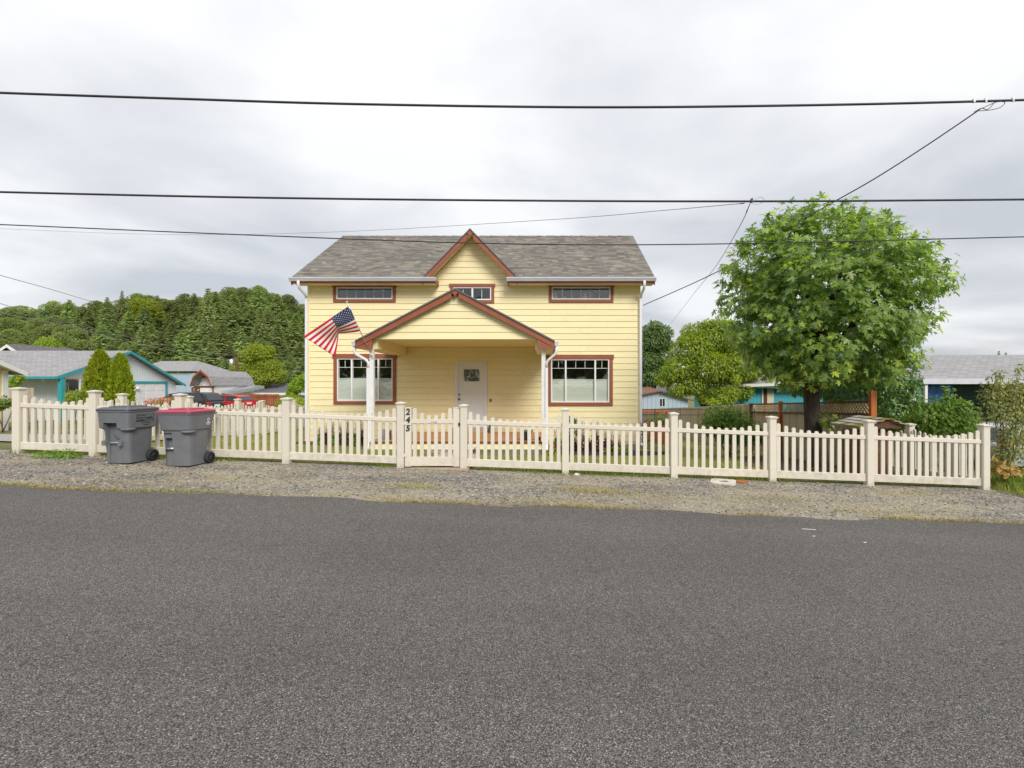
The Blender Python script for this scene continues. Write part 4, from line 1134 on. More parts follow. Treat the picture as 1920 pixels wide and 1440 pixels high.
# ---- pale blue house with teal trim: its gable end with the garage faces +X
BX = -27.8
YN, YFR = 26.0, 35.3; YPK = 30.65
zE1, zPK, zE2 = PZ(705.5, YN), PZ(657.5, YPK), PZ(720.5, YFR)
zg = gz(BX, 30)
bh = thing('pale_blue_house', (BX-8, 30.6, zg), 'pale blue single-storey house with teal trim and a white garage door', 'house')
W0 = BX-26
b = MB(); yw0, yw1 = YN+.75, YFR-.45
gab_y = lambda y: (lerp(zE1, zPK, (y-YN)/(YPK-YN)) if y < YPK else lerp(zPK, zE2, (y-YPK)/(YFR-YPK)))-.12
yw0b = 27.5                                     # the garage part starts here; before it an open porch
b.prism([(BX-.4, yw0b, zg-.3), (BX-.4, yw1, zg-.3), (BX-.4, yw1, gab_y(yw1)), (BX-.4, YPK, gab_y(YPK)), (BX-.4, yw0b, gab_y(yw0b))], (-.2, 0, 0))
b.build('gable_wall', 'blue_t111_y', bh)
b = MB(); b.prism([(BX-.35, YN+.2, zE1-.13), (BX-.35, yw0b+.2, zE1-.13), (BX-.35, yw0b+.2, gab_y(yw0b+.2)), (BX-.35, YN+.2, gab_y(YN+.2))], (-.12, 0, 0)); b.build('porch_gable', 'blue_t111_y', bh)
b = MB(); b.box(BX-6.2, BX-.45, yw0b, yw0b+.2, zg-.3, zE1-.05); b.build('entry_wall', 'blue_t111_x', bh)
b = MB(); b.box(W0, BX-6.22, YN+.6, YN+.8, zg-.3, zE1-.05); b.box(BX-6.4, BX-6.22, YN+.82, yw0b, zg-.3, zE1-.05); b.build('front_wall', 'blue_t111_x', bh)
slab(bh, [(W0, YN, zE1), (BX, YN, zE1), (BX, YPK, zPK), (W0, YPK, zPK)], .08, 'far_shingles_grey')
slab(bh, [(W0, YFR, zE2), (BX, YFR, zE2), (BX, YPK+.005, zPK), (W0, YPK+.005, zPK)], .08, 'far_shingles_grey')
b = MB(); b.prism([(BX, YN, zE1-.02), (BX, YPK, zPK-.02), (BX, YPK, zPK-.18), (BX, YN, zE1-.18)], (.05, 0, 0)); b.build('rake_trim', 'teal_trim', bh)
b = MB(); b.prism([(BX, YPK+.01, zPK-.02), (BX, YFR, zE2-.02), (BX, YFR, zE2-.18), (BX, YPK+.01, zPK-.18)], (.05, 0, 0)); b.build('rake_trim', 'teal_trim', bh)
b = MB(); b.box(W0, BX-.002, YN-.05, YN-.003, zE1-.14, zE1-.0); b.build('eave_trim', 'teal_trim', bh)
b = MB(); xq = PX(115, YN+.3); b.box(xq-.11, xq+.11, YN+.2, YN+.42, zg-.2, zE1-.13); b.build('porch_post', 'teal_trim', bh)
# garage door with its panels
gy0, gy1 = BX*-1/( (CX-241)/F), BX*-1/((CX-320)/F); gzt = PZ(719, 30.5)
gd = MB(); gd.box(BX-.43, BX-.395, gy0, gy1, zg-.02, gzt); gdo = gd.build('garage_door', 'white_paint', bh)
for k in range(4):
    for j in range(4):
        b = MB(); hh = (gzt-zg)/4; ww_ = (gy1-gy0)/4
        b.box(BX-.396, BX-.38, gy0+ww_*j+.06, gy0+ww_*(j+1)-.06, zg+hh*k+.05, zg+hh*(k+1)-.05); b.build('door_panel', 'white_paint', gdo)
b = MB(); b.box(BX-.40, BX-.34, gy0-.15, gy1+.15, gzt, gzt+.16); b.box(BX-.40, BX-.34, gy1, gy1+.15, zg, gzt); b.box(BX-.40, BX-.34, gy0-.15, gy0, zg, gzt); b.build('garage_trim', 'teal_trim', bh)
b = MB(); b.lathe([(0, -.1), (.10, -.08), (.13, 0), (.06, .1), (0, .12)], (BX-.3, gy0+1.0, PZ(728, 31.5)), 10); b.build('wall_lamp', 'white_paint', bh)
# window behind the teal post
xa, xb = PX(109, yw0b), PX(148.5, yw0b)
win(bh, [(xa, yw0b, PZ(736.5, yw0b)), (xb, yw0b, PZ(736.5, yw0b)), (xb, yw0b, PZ(713, yw0b)), (xa, yw0b, PZ(713, yw0b))], split=2, t=.1)
b = MB(); b.tube([(PX(66, YN), YN+.05, PZ(707.5, YN)), (PX(70, YN), YN+.3, PZ(709, YN)), (PX(82, YN+.9), YN+.85, PZ(713.5, YN+.9))], .05, 8); b.build('downspout', 'white_paint', bh)
# carved wooden figure hanging under the porch roof
cxw, cyw = PX(121, YN+.6), YN+.6
hg = thing('wooden_carving', (cxw, cyw, PZ(736, cyw)), 'golden carved wooden figure hanging before the window of the pale blue house', 'carving')
b = MB(); b.lathe([(0, .0), (.07, .02), (.1, .18), (.08, .36), (.1, .5), (.06, .6), (.035, .64), (.075, .70), (.08, .78), (.04, .84), (0, .86)], (cxw, cyw, PZ(736, cyw)), 10); b.build('figure', 'carved_wood', hg)
b = MB(); b.tube([(cxw, cyw, PZ(736, cyw)+.85), (cxw, cyw, zE1-.2)], .008, 6); b.build('cord', 'wire_black', hg)

# ---- cream house corner at the far left edge: its gable end also faces +X
CXW = -20.6; yc1 = 17.5; yc0 = 12.4; ycr = 14.95; zgc = gz(-20, 15)
ch = thing('cream_house', (CXW-3, 15, zgc), 'cream yellow house corner with white trim at the far left edge', 'house')
ze_c = PZ(697, 17.5)+.02; kc = .46; zr_c = ze_c+kc*(17.85-ycr)
b = MB(); b.prism([(CXW, yc0, zgc-.3), (CXW, yc1, zgc-.3), (CXW, yc1, ze_c+kc*.35-.12), (CXW, ycr, zr_c-.12), (CXW, yc0, ze_c+kc*.35-.12)], (-7, 0, 0)); b.build('wall', 'cream_siding', ch)
b = MB(); b.box(CXW+.002, CXW+.04, yc1-.16, yc1+.02, zgc-.3, ze_c+.05); b.build('corner_board', 'white_paint', ch)
slab(ch, [(CXW-7, 17.85, ze_c), (CXW+.4, 17.85, ze_c), (CXW+.4, ycr, zr_c), (CXW-7, ycr, zr_c)], .06, 'far_shingles_dark')
slab(ch, [(CXW-7, 2*ycr-17.85, ze_c), (CXW+.4, 2*ycr-17.85, ze_c), (CXW+.4, ycr-.004, zr_c), (CXW-7, ycr-.004, zr_c)], .06, 'far_shingles_dark')
for y_e in (17.85, 2*ycr-17.85):
    b = MB(); b.prism([(CXW+.402, y_e, ze_c-.02), (CXW+.402, ycr, zr_c-.02), (CXW+.402, ycr, zr_c-.22), (CXW+.402, y_e, ze_c-.2)], (.03, 0, 0)); b.build('rake_trim', 'white_paint', ch)
b = MB(); b.box(CXW-7, CXW+.38, 17.852, 17.95, ze_c-.14, ze_c-.02); b.build('gutter', 'gutter_white', ch)
b = MB(); b.prism([(CXW+.005, yc1, ze_c+.05), (CXW+.4, 17.8, ze_c-.12), (CXW+.4, ycr, zr_c-.14), (CXW+.005, ycr, zr_c-.16)], (0, 0, -.02)); b.build('rake_soffit', 'cream_wall', ch)
# brown board fence beside it
def boards(parent, a, c, za, zc, h, mat, bw=.14, th=.02, gap=.006, jitter=.01):
    a = Vector(a); c = Vector(c); L = (c-a).length; n = int(L/(bw+gap)); u = (c-a)/L; ang = math.atan2(u.y, u.x)
    key = ('bd', round(bw, 3), round(h, 2), mat)
    if key not in _pk:
        b = MB(); b.prism([(0, 0, 0), (bw, 0, 0), (bw, 0, h-.03), (bw-.03, 0, h), (.03, 0, h), (0, 0, h-.03)], (0, th, 0)); _pk[key] = b.mesh('board', mat)
    for i in range(n):
        q = a+u*(i*(bw+gap)); link('board', _pk[key], parent, (q.x, q.y, lerp(za, zc, i/n)+R.uniform(-jitter, jitter)), (0, 0, ang))
gf = thing('board_fence', (PX(40, 23), 23, gz(-24, 23)), 'brown weathered board fence left of the pale blue house', 'fence')
boards(gf, (PX(14, 23), 23), (PX(64, 23), 23), gz(-24, 23), gz(-24, 23), PZ(727, 23)-gz(-24, 23), 'fence_board')

# small brown gable seen over the blue roof
Yq = 62
sg_ = thing('brown_gabled_house', (PX(10, Yq), Yq, gz(-60, Yq)), 'small brown house gable with white trim showing over the pale blue roof', 'house')
zq = PZ(647, Yq); xq = PX(21, Yq); xq0, xq1 = PX(2, Yq), PX(33, Yq)
kq = (zq-PZ(655, Yq))/(xq1-xq)
b = MB(); b.prism([(xq-4, Yq, -1), (xq+3.4, Yq, -1), (xq+3.4, Yq, zq-3.5*kq), (xq, Yq, zq-.1), (xq-4, Yq, zq-4*kq)], (0, 8, 0)); b.build('wall', 'frame_brown', sg_)
for s_ in (-1, 1):
    slab(sg_, [(xq+s_*3.9, Yq-.5, zq-3.9*kq+.12), (xq, Yq-.5, zq+.12), (xq, Yq+8, zq+.12), (xq+s_*3.9, Yq+8, zq-3.9*kq+.12)], .1, 'far_shingles_dark')
    b = MB(); b.prism([(xq+s_*3.9, Yq-.56, zq-3.9*kq+.05), (xq, Yq-.56, zq+.05), (xq, Yq-.56, zq-.35), (xq+s_*3.9, Yq-.56, zq-3.9*kq-.35)], (0, .05, 0)); b.build('rake_trim', 'white_paint', sg_)

# grey roof behind the blue house and the gambrel shed
Yr = 56
gr = thing('grey_roofed_house', (PX(320, Yr), Yr, -1), 'grey hip-roofed house behind the pale blue house and the barn shed', 'house')
b = MB(); b.box(PX(262, Yr), PX(368, Yr), Yr, Yr+8, -1.2, PZ(700, Yr)); b.build('wall', 'grey_blue_siding', gr)
xa, xb, xc = PX(250, Yr), PX(325, Yr), PX(362, Yr); zt_, zb_ = PZ(677, Yr), PZ(696, Yr)
b = MB(); b.add([(xa, Yr-.4, zb_), (xc, Yr-.4, zb_), (xb, Yr+4, zt_+.2), (xa, Yr+4, zt_+.2), (xc, Yr+8, zb_), (xa, Yr+8, zb_)], [(0, 1, 2, 3), (1, 4, 2), (4, 5, 3, 2)]); o = b.build('roof', 'far_shingles_grey', gr); roof_uv(o)

Ys = 44.0; xs0, xs1 = PX(364, Ys), PX(403, Ys); ys1 = Ys+6; zs_ = gz(-30, Ys)
sh = thing('barn_shed', ((xs0+xs1)/2, Ys, zs_), 'white barn-shaped shed with gambrel roof and brown trim behind the black car', 'shed')
zev, zkn, ztp = PZ(722.5, Ys), PZ(706, Ys), PZ(694, Ys); xm = (xs0+xs1)/2; k1 = (xs1-xs0)*.15
prof = [(xs0, zev), (xs0+k1, zkn), (xm, ztp), (xs1-k1, zkn), (xs1, zev)]
xl0, xl1 = xs0+.1, xs1-.1
b = MB(); b.box(xl0, xl1, Ys, ys1, zs_-.3, zev-.02); b.prism([(x, Ys+.6, z-.1) for x, z in prof], (0, .1, 0)); b.build('wall', 'white_paint', sh)
for (xa, za), (xb, zb) in zip(prof, prof[1:]):
    slab(sh, [(xa, Ys-.5, za), (xb, Ys-.5, zb), (xb, ys1, zb), (xa, ys1, za)] if xb > xm else [(xa, Ys-.5, za), (xb, Ys-.5, zb), (xb, ys1, zb), (xa, ys1, za)], .08, 'far_shingles_grey')
    b = MB(); b.prism([(xa, Ys-.55, za+.03), (xb, Ys-.55, zb+.03), (xb, Ys-.55, zb-.16), (xa, Ys-.55, za-.16)], (0, .05, 0)); b.build('gable_trim', 'red_board', sh)
b = MB(); b.prism([(x, Ys+.58, z-.1) for x, z in prof[1:4]], (0, -.04, 0)); b.build('gable_panel', 'orange_wood', sh)
b = MB(); b.box(xs0, xs1, Ys-.06, Ys-.002, zev-.2, zev-.04); b.build('band_trim', 'frame_brown', sh)
for x in (xl0, xl1-.12):
    b = MB(); b.box(x, x+.12, Ys-.055, Ys-.004, zs_, zev-.21); b.build('corner_trim', 'red_board', sh)
xa, xb, za, zb = PX(360, Ys), PX(375, Ys), PZ(735, Ys), PZ(726, Ys); b = MB()
b.box(xa, xb, Ys-.07, Ys-.01, zb-.08, zb); b.box(xa, xb, Ys-.07, Ys-.01, za, za+.08); b.box(xa, xa+.08, Ys-.07, Ys-.01, za+.08, zb-.08); b.box(xb-.08, xb, Ys-.07, Ys-.01, za+.08, zb-.08)
b.bar((xa+.05, Ys-.04, za+.05), (xb-.05, Ys-.04, zb-.05), .05, .06); b.bar((xa+.05, Ys-.04, zb-.05), (xb-.05, Ys-.04, za+.05), .04, .06); b.build('hay_door_frame', 'frame_brown', sh)
# slope side towards the blue house: second roof half seen left
slab(sh, [(PX(325, Ys), Ys+2.5, zev), (xs0, Ys+2.5, zev), (xs0+k1, Ys+3, ztp-.1), (PX(332, Ys), Ys+3, ztp-.1)], .08, 'far_shingles_grey', 'lean_to_roof')
b = MB(); b.box(PX(330, Ys), xs0, Ys+2.8, Ys+5, zs_-.2, zev-.1); b.build('lean_to_wall', 'white_paint', sh)

# carport roof, red-brown fence, dark grey roofed house
Yk = 47.0
ck = thing('carport', (PX(425, Yk), Yk, gz(-30, Yk)), 'low carport with flat slate-blue roof right of the barn shed', 'carport')
za, zb = PZ(726, Yk), PZ(733, Yk)
slab(ck, [(PX(388, Yk), Yk-2, za), (PX(462, Yk), Yk-2, zb), (PX(462, Yk), Yk+3, zb+.5), (PX(388, Yk), Yk+3, za+.5)], .3, 'car_silver', 'roof')
for px in (392, 425, 457):
    b = MB(); b.box(PX(px, Yk)-.06, PX(px, Yk)+.06, Yk-1.8, Yk-1.68, gz(-30, Yk)-.2, zb-.1); b.build('carport_post', 'frame_brown', ck)
Yd = 52.0
dk = thing('dark_roofed_house', (PX(520, Yd), Yd, -1), 'low house with dark grey hip roof between the flagged house and the carport', 'house')
xa, xb, xc, xd = PX(432, Yd), PX(458, Yd+4), PX(640, Yd), PX(660, Yd); z0_, z1_ = PZ(736, Yd), PZ(719, Yd+4)
b = MB(); b.add([(xa, Yd, z0_), (xd, Yd, z0_), (xc, Yd+4, z1_), (xb, Yd+4, z1_), (xd, Yd+8, z0_), (xa, Yd+8, z0_)], [(0, 1, 2, 3), (0, 3, 5), (1, 4, 2), (4, 5, 3, 2)]); o = b.build('roof', 'far_shingles_dark', dk); roof_uv(o)
b = MB(); b.box(xa, xd, Yd-.1, Yd-.01, z0_-.3, z0_-.02); b.build('fascia', 'white_paint', dk)
b = MB(); b.box(xa+.5, xd-.5, Yd+.4, Yd+7.5, -1.5, z0_-.1); b.build('wall', 'grey_blue_siding', dk)
for k in range(7):
    x = lerp(xb, xc, (k+.5)/7); b = MB(); b.box(x-.25, x+.25, Yd+3.6, Yd+3.9, z1_-.2, z1_+.03); b.build('roof_vent', 'bin_dark', dk)
b = MB(); b.tube([(PX(524, Yd+4), Yd+4, z1_-.3), (PX(524, Yd+4), Yd+4, z1_+1.05)], .05, 8); b.build('vent_pipe', 'white_paint', dk)
b = MB(); b.tube([(PX(538, Yd+1.5), Yd+1.5, PZ(731, Yd+2)-.1), (PX(538, Yd+1.5), Yd+1.5, PZ(728, Yd+2))], .07, 8); b.build('plumbing_vent', 'bin_dark', dk)
Yw = 40.0
rf = thing('board_fence', (PX(460, Yw), Yw, gz(-26, Yw)), 'red-brown board fence behind the red car', 'fence')
boards(rf, (PX(386, Yw), Yw), (PX(526, Yw), Yw), gz(-26, Yw), gz(-26, Yw), PZ(739, Yw)-gz(-26, Yw), 'red_board', bw=.17, gap=.03)
b = MB(); b.box(PX(386, Yw), PX(526, Yw), Yw+.05, Yw+.09, PZ(742, Yw)-.1, PZ(742, Yw)); b.build('rail', 'red_board', rf)
hw = thing('retaining_wall', (PX(550, 38), 38, gz(-20, 38)), 'low grey block wall under the yellow-green shrub left of the yellow house', 'wall')
for k in range(5):
    x0 = lerp(PX(522, 38), PX(578, 38), k/5); x1 = lerp(PX(522, 38), PX(578, 38), (k+1)/5)-.02
    b = MB(); b.box(x0, x1, 38, 38.3, gz(-20, 38)-.2, PZ(754, 38)); b.build('block', 'grey_wood', hw)

# distant utility pole
Yp = 50.0
up = thing('utility_pole', (PX(443, Yp), Yp, -1), 'brown wooden utility pole with transformer before the wooded hill', 'pole')
xp = PX(443, Yp)
b = MB(); b.tube([(xp, Yp, -1), (xp, Yp, PZ(663, Yp))], [.17, .12], 10); b.build('mast', 'pole_wood', up)
b = MB(); b.box(xp-.75, xp+.75, Yp-.2, Yp-.1, PZ(666.5, Yp), PZ(665, Yp)); b.build('crossarm', 'pole_wood', up)
b = MB(); b.lathe([(0, -.1), (.2, -.1), (.22, .0), (.22, .5), (.1, .56), (0, .58)], (xp-.4, Yp-.15, PZ(683, Yp)), 12); b.build('transformer', 'steel', up)
b = MB(); b.tube([(xp+.1, Yp, PZ(686, Yp)), (xp+.7, Yp-.4, PZ(682, Yp)), (xp+1.1, Yp-.6, PZ(682, Yp))], .04, 6); b.build('bracket_arm', 'steel', up)

# ---- right side: board fence with lattice on the boundary
XB = 8.0
bf = thing('board_fence', (XB, 16, gz(XB, 16)), 'grey cedar board fence with a lattice top running back behind the maple', 'fence')
def bz(y): return interp(y, [11, 18, 24, 32, 42], [-.62, -.85, -1.2, -1.75, -2.45])
def topz(y): return interp(y, [11.2, 17.9, 24, 40], [1.24, .88, .45, -.56])
key_h = 1.50
bm_ = MB(); bm_.prism([(0, 0, 0), (0, .135, 0), (0, .135, key_h), (0, 0, key_h)], (.02, 0, 0)); LB = bm_.mesh('board', 'fence_board')
bm_ = MB(); bm_.prism([(0, 0, 0), (0, .135, 0), (0, .135, 1.85-.03), (0, .10, 1.85), (0, .035, 1.85), (0, 0, 1.85-.03)], (.02, 0, 0)); PB = bm_.mesh('board', 'fence_board')
y = 11.25
while y < 41:
    lat = y < 17.75
    t = topz(y); link('board', LB if lat else PB, bf, (XB+R.uniform(-.006, .006), y, t-(key_h+.33 if lat else 1.85)+R.uniform(-.012, .012)), (0, R.uniform(-.006, .006), 0)); y += .145
for ya, yb in ((11.25, 15.5), (15.6, 17.85)):
    for dz in (0, -.31):
        b = MB(); b.bar((XB-.02, ya, topz(ya)+dz-.02), (XB-.02, yb, topz(yb)+dz-.02), .05, .045); b.build('lattice_rail', 'frame_brown', bf)
    st = .115; y = ya+.03
    while y < yb-.06:
        for sgn in (1, -1):
            y0, y1 = y, y+sgn*.27
            if not ya < y1 < yb: 
                continue
            b = MB(); b.bar((XB-.012+(.010 if sgn > 0 else 0), y0, topz(y0)-.31), (XB-.012+(.010 if sgn > 0 else 0), y1, topz(y1)-.03), .008, .032, up=(1, 0, 0)); b.build('lattice_strip', 'lattice_wood', bf)
        y += st
for yy, top, w, nm in ((11.2, PZ(733, 11.2), .095, 'orange_wood'), (15.6, topz(15.6)+.06, .085, 'orange_wood'), (17.85, topz(17.85)+.02, .09, 'frame_brown')):
    b = MB(); b.box(XB-.06-w/2, XB-.06+w/2+.04, yy-w/2, yy+w/2, bz(yy)-.2, top); b.build('fence_post', nm, bf)

# ---- turquoise house beyond the fence
Yt = 27.0; ztb = gz(12, Yt)-.3
th = thing('turquoise_house', (PX(1470, Yt), Yt, ztb), 'bright turquoise house behind the lattice fence and the maple', 'house')
xw = PX(1384, Yt); zt0 = PZ(721, Yt-.5)
b = MB(); b.box(xw, xw+7, Yt, Yt+.2, ztb, zt0-.05); b.box(xw, xw+.2, Yt+.22, Yt+8, ztb, zt0-.05); b.build('wall', 'turquoise_t111', th)
xe = PX(1359, Yt-.6); zr_ = PZ(700, Yt+3)
b = MB(); b.add([(xe, Yt-.6, zt0), (xe+9, Yt-.6, zt0+.25), (xe+9, Yt+4.2, zt0+1.6), (xe+4.4, Yt+4.2, zt0+1.6), (xe, Yt+9, zt0), (xe+9, Yt+9, zt0)], [(0, 1, 2, 3), (0, 3, 4), (3, 2, 5, 4)]); o = b.build('roof', 'far_shingles_grey', th); roof_uv(o)
b = MB(); b.hexa([(xe, Yt-.66, zt0-.17), (xe+9, Yt-.66, zt0+.08), (xe+9, Yt-.6, zt0+.08), (xe, Yt-.6, zt0-.17), (xe, Yt-.66, zt0), (xe+9, Yt-.66, zt0+.25), (xe+9, Yt-.602, zt0+.25), (xe, Yt-.602, zt0)]); b.build('fascia', 'lamp_white', th)
b = MB(); b.box(xe+.05, xe+9, Yt-.58, Yt-.02, zt0-.2, zt0-.16); b.build('soffit', 'teal_trim', th)
xpq = PX(1371, Yt-.3); b = MB(); b.box(xpq-.1, xpq+.1, Yt-.45, Yt-.25, ztb, zt0-.2); b.build('porch_post', 'turquoise_siding', th)
b = MB(); b.bar((PX(1351, Yt), Yt-.3, PZ(734, Yt)), (PX(1371, Yt), Yt-.3, PZ(729, Yt)), .5, .1); b.build('porch_awning', 'turquoise_siding', th)
b = MB(); b.tube([(PX(1371, Yt-.5), Yt-.62, zt0-.12), (PX(1371, Yt-.5), Yt-.6, PZ(729, Yt)), (PX(1384, Yt), Yt-.08, PZ(733, Yt)), (PX(1384, Yt), Yt-.08, ztb)], .04, 8); b.build('downspout', 'white_paint', th)
xa, xb = PX(1428, Yt), PX(1450, Yt)
b = MB(); b.box(xa, xa+.08, Yt-.05, Yt-.003, ztb, PZ(722.5, Yt)); b.box(xb-.08, xb, Yt-.05, Yt-.003, ztb, PZ(722.5, Yt)); b.box(xa+.08, xb-.08, Yt-.05, Yt-.003, PZ(725, Yt), PZ(722.5, Yt)); b.build('door_frame', 'white_paint', th)
b = MB(); b.box(xa+.08, PX(1438, Yt), Yt-.03, Yt-.003, ztb, PZ(725, Yt)); b.build('screen_door', 'frame_brown', th)
b = MB(); b.box(PX(1438, Yt), xb-.08, Yt-.035, Yt-.003, ztb, PZ(725, Yt)); b.build('cream_panel', 'cream_wall', th)

# ---- grey blue shed and orange eave beyond the yard
Yz = 44.0; zz0 = -2.6
gs = thing('grey_blue_shed', (PX(1245, Yz), Yz, zz0), 'low grey-blue board shed with one dark window right of the yellow house', 'shed')
xa, xb, xk = PX(1196, Yz), PX(1290, Yz), PX(1236, Yz); ze, zk = PZ(740, Yz), PZ(733.5, Yz)
b = MB(); b.prism([(xa, Yz, zz0), (xb, Yz, zz0), (xb, Yz, PZ(748, Yz)), (xk, Yz, zk), (xa, Yz, ze)], (0, .2, 0)); b.build('wall', 'grey_blue_t111', gs)
slab(gs, [(xa-.5, Yz-.4, ze-.05), (xk, Yz-.4, zk+.1), (xk, Yz+6, zk+.5), (xa-.5, Yz+6, ze+.4)], .12, 'terracotta', 'roof')
slab(gs, [(xk+.005, Yz-.4, zk+.1), (xb+.5, Yz-.4, PZ(750, Yz)), (xb+.5, Yz+6, PZ(746, Yz)), (xk+.005, Yz+6, zk+.5)], .12, 'far_shingles_dark', 'roof')
xa, xb = PX(1237, Yz), PX(1246.5, Yz)
win(gs, [(xa, Yz, PZ(762, Yz)), (xb, Yz, PZ(762, Yz)), (xb, Yz, PZ(747.5, Yz)), (xa, Yz, PZ(747.5, Yz))], split=2, t=.05)
oh = thing('orange_eaved_house', (PX(1190, 60), 60, -2.5), 'house with an orange painted eave peeking out right of the yellow house', 'house')
Yo = 60.0; xk = PX(1185, Yo); xe_ = PX(1221, Yo); zk, ze = PZ(699, Yo), PZ(715, Yo)
b = MB(); b.prism([(xk-3, Yo, -2.5), (xe_-1.0, Yo, -2.5), (xe_-1.0, Yo, ze-.4), (xk, Yo, zk-.3), (xk-3, Yo, ze)], (0, 6, 0)); b.build('wall', 'grey_blue_siding', oh)
b = MB(); b.prism([(xk, Yo-.8, zk-.2), (xe_, Yo-.8, ze-.2), (xk, Yo-.8, ze-.55)], (0, .1, 0)); b.build('eave_gable', 'orange_paint', oh)
slab(oh, [(xk, Yo-1, zk+.1), (xe_, Yo-1, ze+.1), (xe_, Yo+6, ze+.1), (xk, Yo+6, zk+.1)], .15, 'white_paint', 'roof')
slab(oh, [(PX(1180, 56), 56, PZ(737, 56)), (PX(1292, 56), 56, PZ(742, 56)), (PX(1275, 56), 58.5, PZ(722, 58.5)), (PX(1180, 56), 58.5, PZ(720, 58.5))], .15, 'far_shingles_dark', 'lower_roof')

# ---- garden things behind the fence on the right
kn = thing('metal_pen', (PX(1260, 20), 20, gz(5.5, 20)), 'black tubular metal garden pen right of the yellow house', 'pen')
Yk2 = 20.0; k_g = gz(5.5, 20)
for py in (767.5, 778):
    b = MB(); b.tube([(PX(1195, Yk2), Yk2, PZ(py, Yk2)), (PX(1322, Yk2), Yk2, PZ(py, Yk2))], .012, 8); b.build('pen_rail', 'black_metal', kn)
for px, r_ in ((1228, .025), (1275.5, .012), (1322, .012), (1309, .012)):
    b = MB(); b.tube([(PX(px, Yk2), Yk2, k_g-.1), (PX(px, Yk2), Yk2, PZ(766.5 if px != 1309 else 772, Yk2))], r_, 8); b.build('pen_post', 'black_metal', kn)
tr = thing('orange_trellis', (PX(1225, 21.5), 21.5, gz(5, 21)), 'orange timber trellis frame inside the metal pen', 'trellis')
b = MB(); b.box(PX(1195, 21.5), PX(1253, 21.5), 21.48, 21.53, PZ(773, 21.5), PZ(769, 21.5)); b.build('top_beam', 'orange_wood', tr)
for px in (1234, 1251):
    b = MB(); b.box(PX(px, 21.5)-.035, PX(px, 21.5)+.035, 21.54, 21.60, gz(5, 21)-.1, PZ(769.5, 21.5)); b.build('upright', 'orange_wood', tr)
b = MB()
for k in range(9):
    x = lerp(PX(1197, 21.5), PX(1232, 21.5), k/8); b.tube([(x, 21.61, gz(5, 21)), (x, 21.61, PZ(771, 21.5))], .006, 5)
for k in range(7):
    z = lerp(PZ(795, 21.5), PZ(774, 21.5), k/6); b.tube([(PX(1195, 21.5), 21.62, z), (PX(1253, 21.5), 21.62, z)], .006, 5)
b.build('wire_mesh', 'black_metal', tr, kind='stuff')
rb = thing('raised_bed', (PX(1232, 19), 19, gz(4.6, 19)), 'orange-brown timber raised bed with young green plants', 'planter')
b = MB(); xa, xb = PX(1205, 19), PX(1256, 19); g_ = gz(4.6, 19)
b.box(xa, xb, 18.98, 19.03, g_-.1, PZ(797, 19)); b.build('side_board', 'orange_wood', rb)
b = MB(); b.box(xa, xb, 19.8, 19.85, g_-.1, PZ(797, 19)); b.build('side_board', 'orange_wood', rb)
b = MB(); b.box(xa, xb, 19.04, 19.79, g_-.1, PZ(798, 19)); b.build('soil', 'mulch', rb)
# small shake-roofed pump house behind the right fence
Yh = 10.1; phx = PX(1628, Yh); pg_ = gz(phx, Yh)
ph = thing('pump_house', (phx, Yh, pg_), 'tiny pump house with mossy grey shake roof behind the right street fence', 'shed')
b = MB(); b.box(phx-.36, phx+.30, Yh-.3, Yh+.34, pg_-.05, .62); b.build('wall', 'frame_brown', ph)
zrd, zev_ = PZ(781.5, Yh), PZ(798, Yh)
A_ = Vector((phx+.12, Yh-.5, zrd)); B_ = Vector((phx+.12, Yh+.5, zrd))
for sgn, xe_ in ((-1, PX(1583, Yh)), (1, PX(1677, Yh))):
    E0 = Vector((xe_, Yh-.5, zev_)); E1 = Vector((xe_, Yh+.5, zev_))
    for k in range(4):
        a0, a1 = k/4, min(1, (k+1.25)/4)
        for j in range(6):
            c0, c1 = j/6+.01, (j+1)/6-.01
            p = [E0.lerp(E1, c0).lerp(A_.lerp(B_, c0), a0), E0.lerp(E1, c1).lerp(A_.lerp(B_, c1), a0), E0.lerp(E1, c1).lerp(A_.lerp(B_, c1), a1), E0.lerp(E1, c0).lerp(A_.lerp(B_, c0), a1)]
            up_ = Vector((0, 0, .02)); p = [p[0]+up_*1.5, p[1]+up_*1.5, p[2], p[3]]
            b = MB(); b.prism(p, (0, 0, -.016)); b.build('shake', 'moss' if (k == 0 and j in (0, 1, 3)) or (k == 3 and j in (0, 2)) else 'shake_grey', ph)
b = MB(); b.prism([(PX(1590, Yh), Yh-.42, zev_-.02), (PX(1670, Yh), Yh-.42, zev_-.02), (phx+.12, Yh-.42, zrd-.03)], (0, .03, 0)); b.build('gable', 'frame_brown', ph)

# ---- carport house at the right edge
Ya, Yridge = 17.0, 21.0
xl_ = PX(1655, Ya); ze_, zr_ = PZ(709, Ya), PZ(665.5, Yridge); zgA = gz(12, 18)-.05
ca = thing('carport_house', (xl_+6, Ya, zgA), 'long grey-shingled house with dark green open carport at the right edge', 'house')
slab(ca, [(xl_, Ya, ze_), (xl_+22, Ya, ze_), (xl_+22, Yridge, zr_), (xl_, Yridge, zr_)], .07, 'far_shingles_grey')
slab(ca, [(xl_, 2*Yridge-Ya, ze_), (xl_+22, 2*Yridge-Ya, ze_), (xl_+22, Yridge+.004, zr_), (xl_, Yridge+.004, zr_)], .07, 'far_shingles_grey')
xgt = PX(1726, Ya)
b = MB(); b.box(xl_+.05, xgt, Ya+.05, Ya+.25, PZ(718.5, Ya), ze_-.08); b.build('green_beam', 'weathered_green', ca)
b = MB(); b.box(xgt+.002, xl_+22, Ya-.12, Ya+.0, PZ(720, Ya), PZ(709.6, Ya)); b.build('gutter', 'gutter_white', ca)
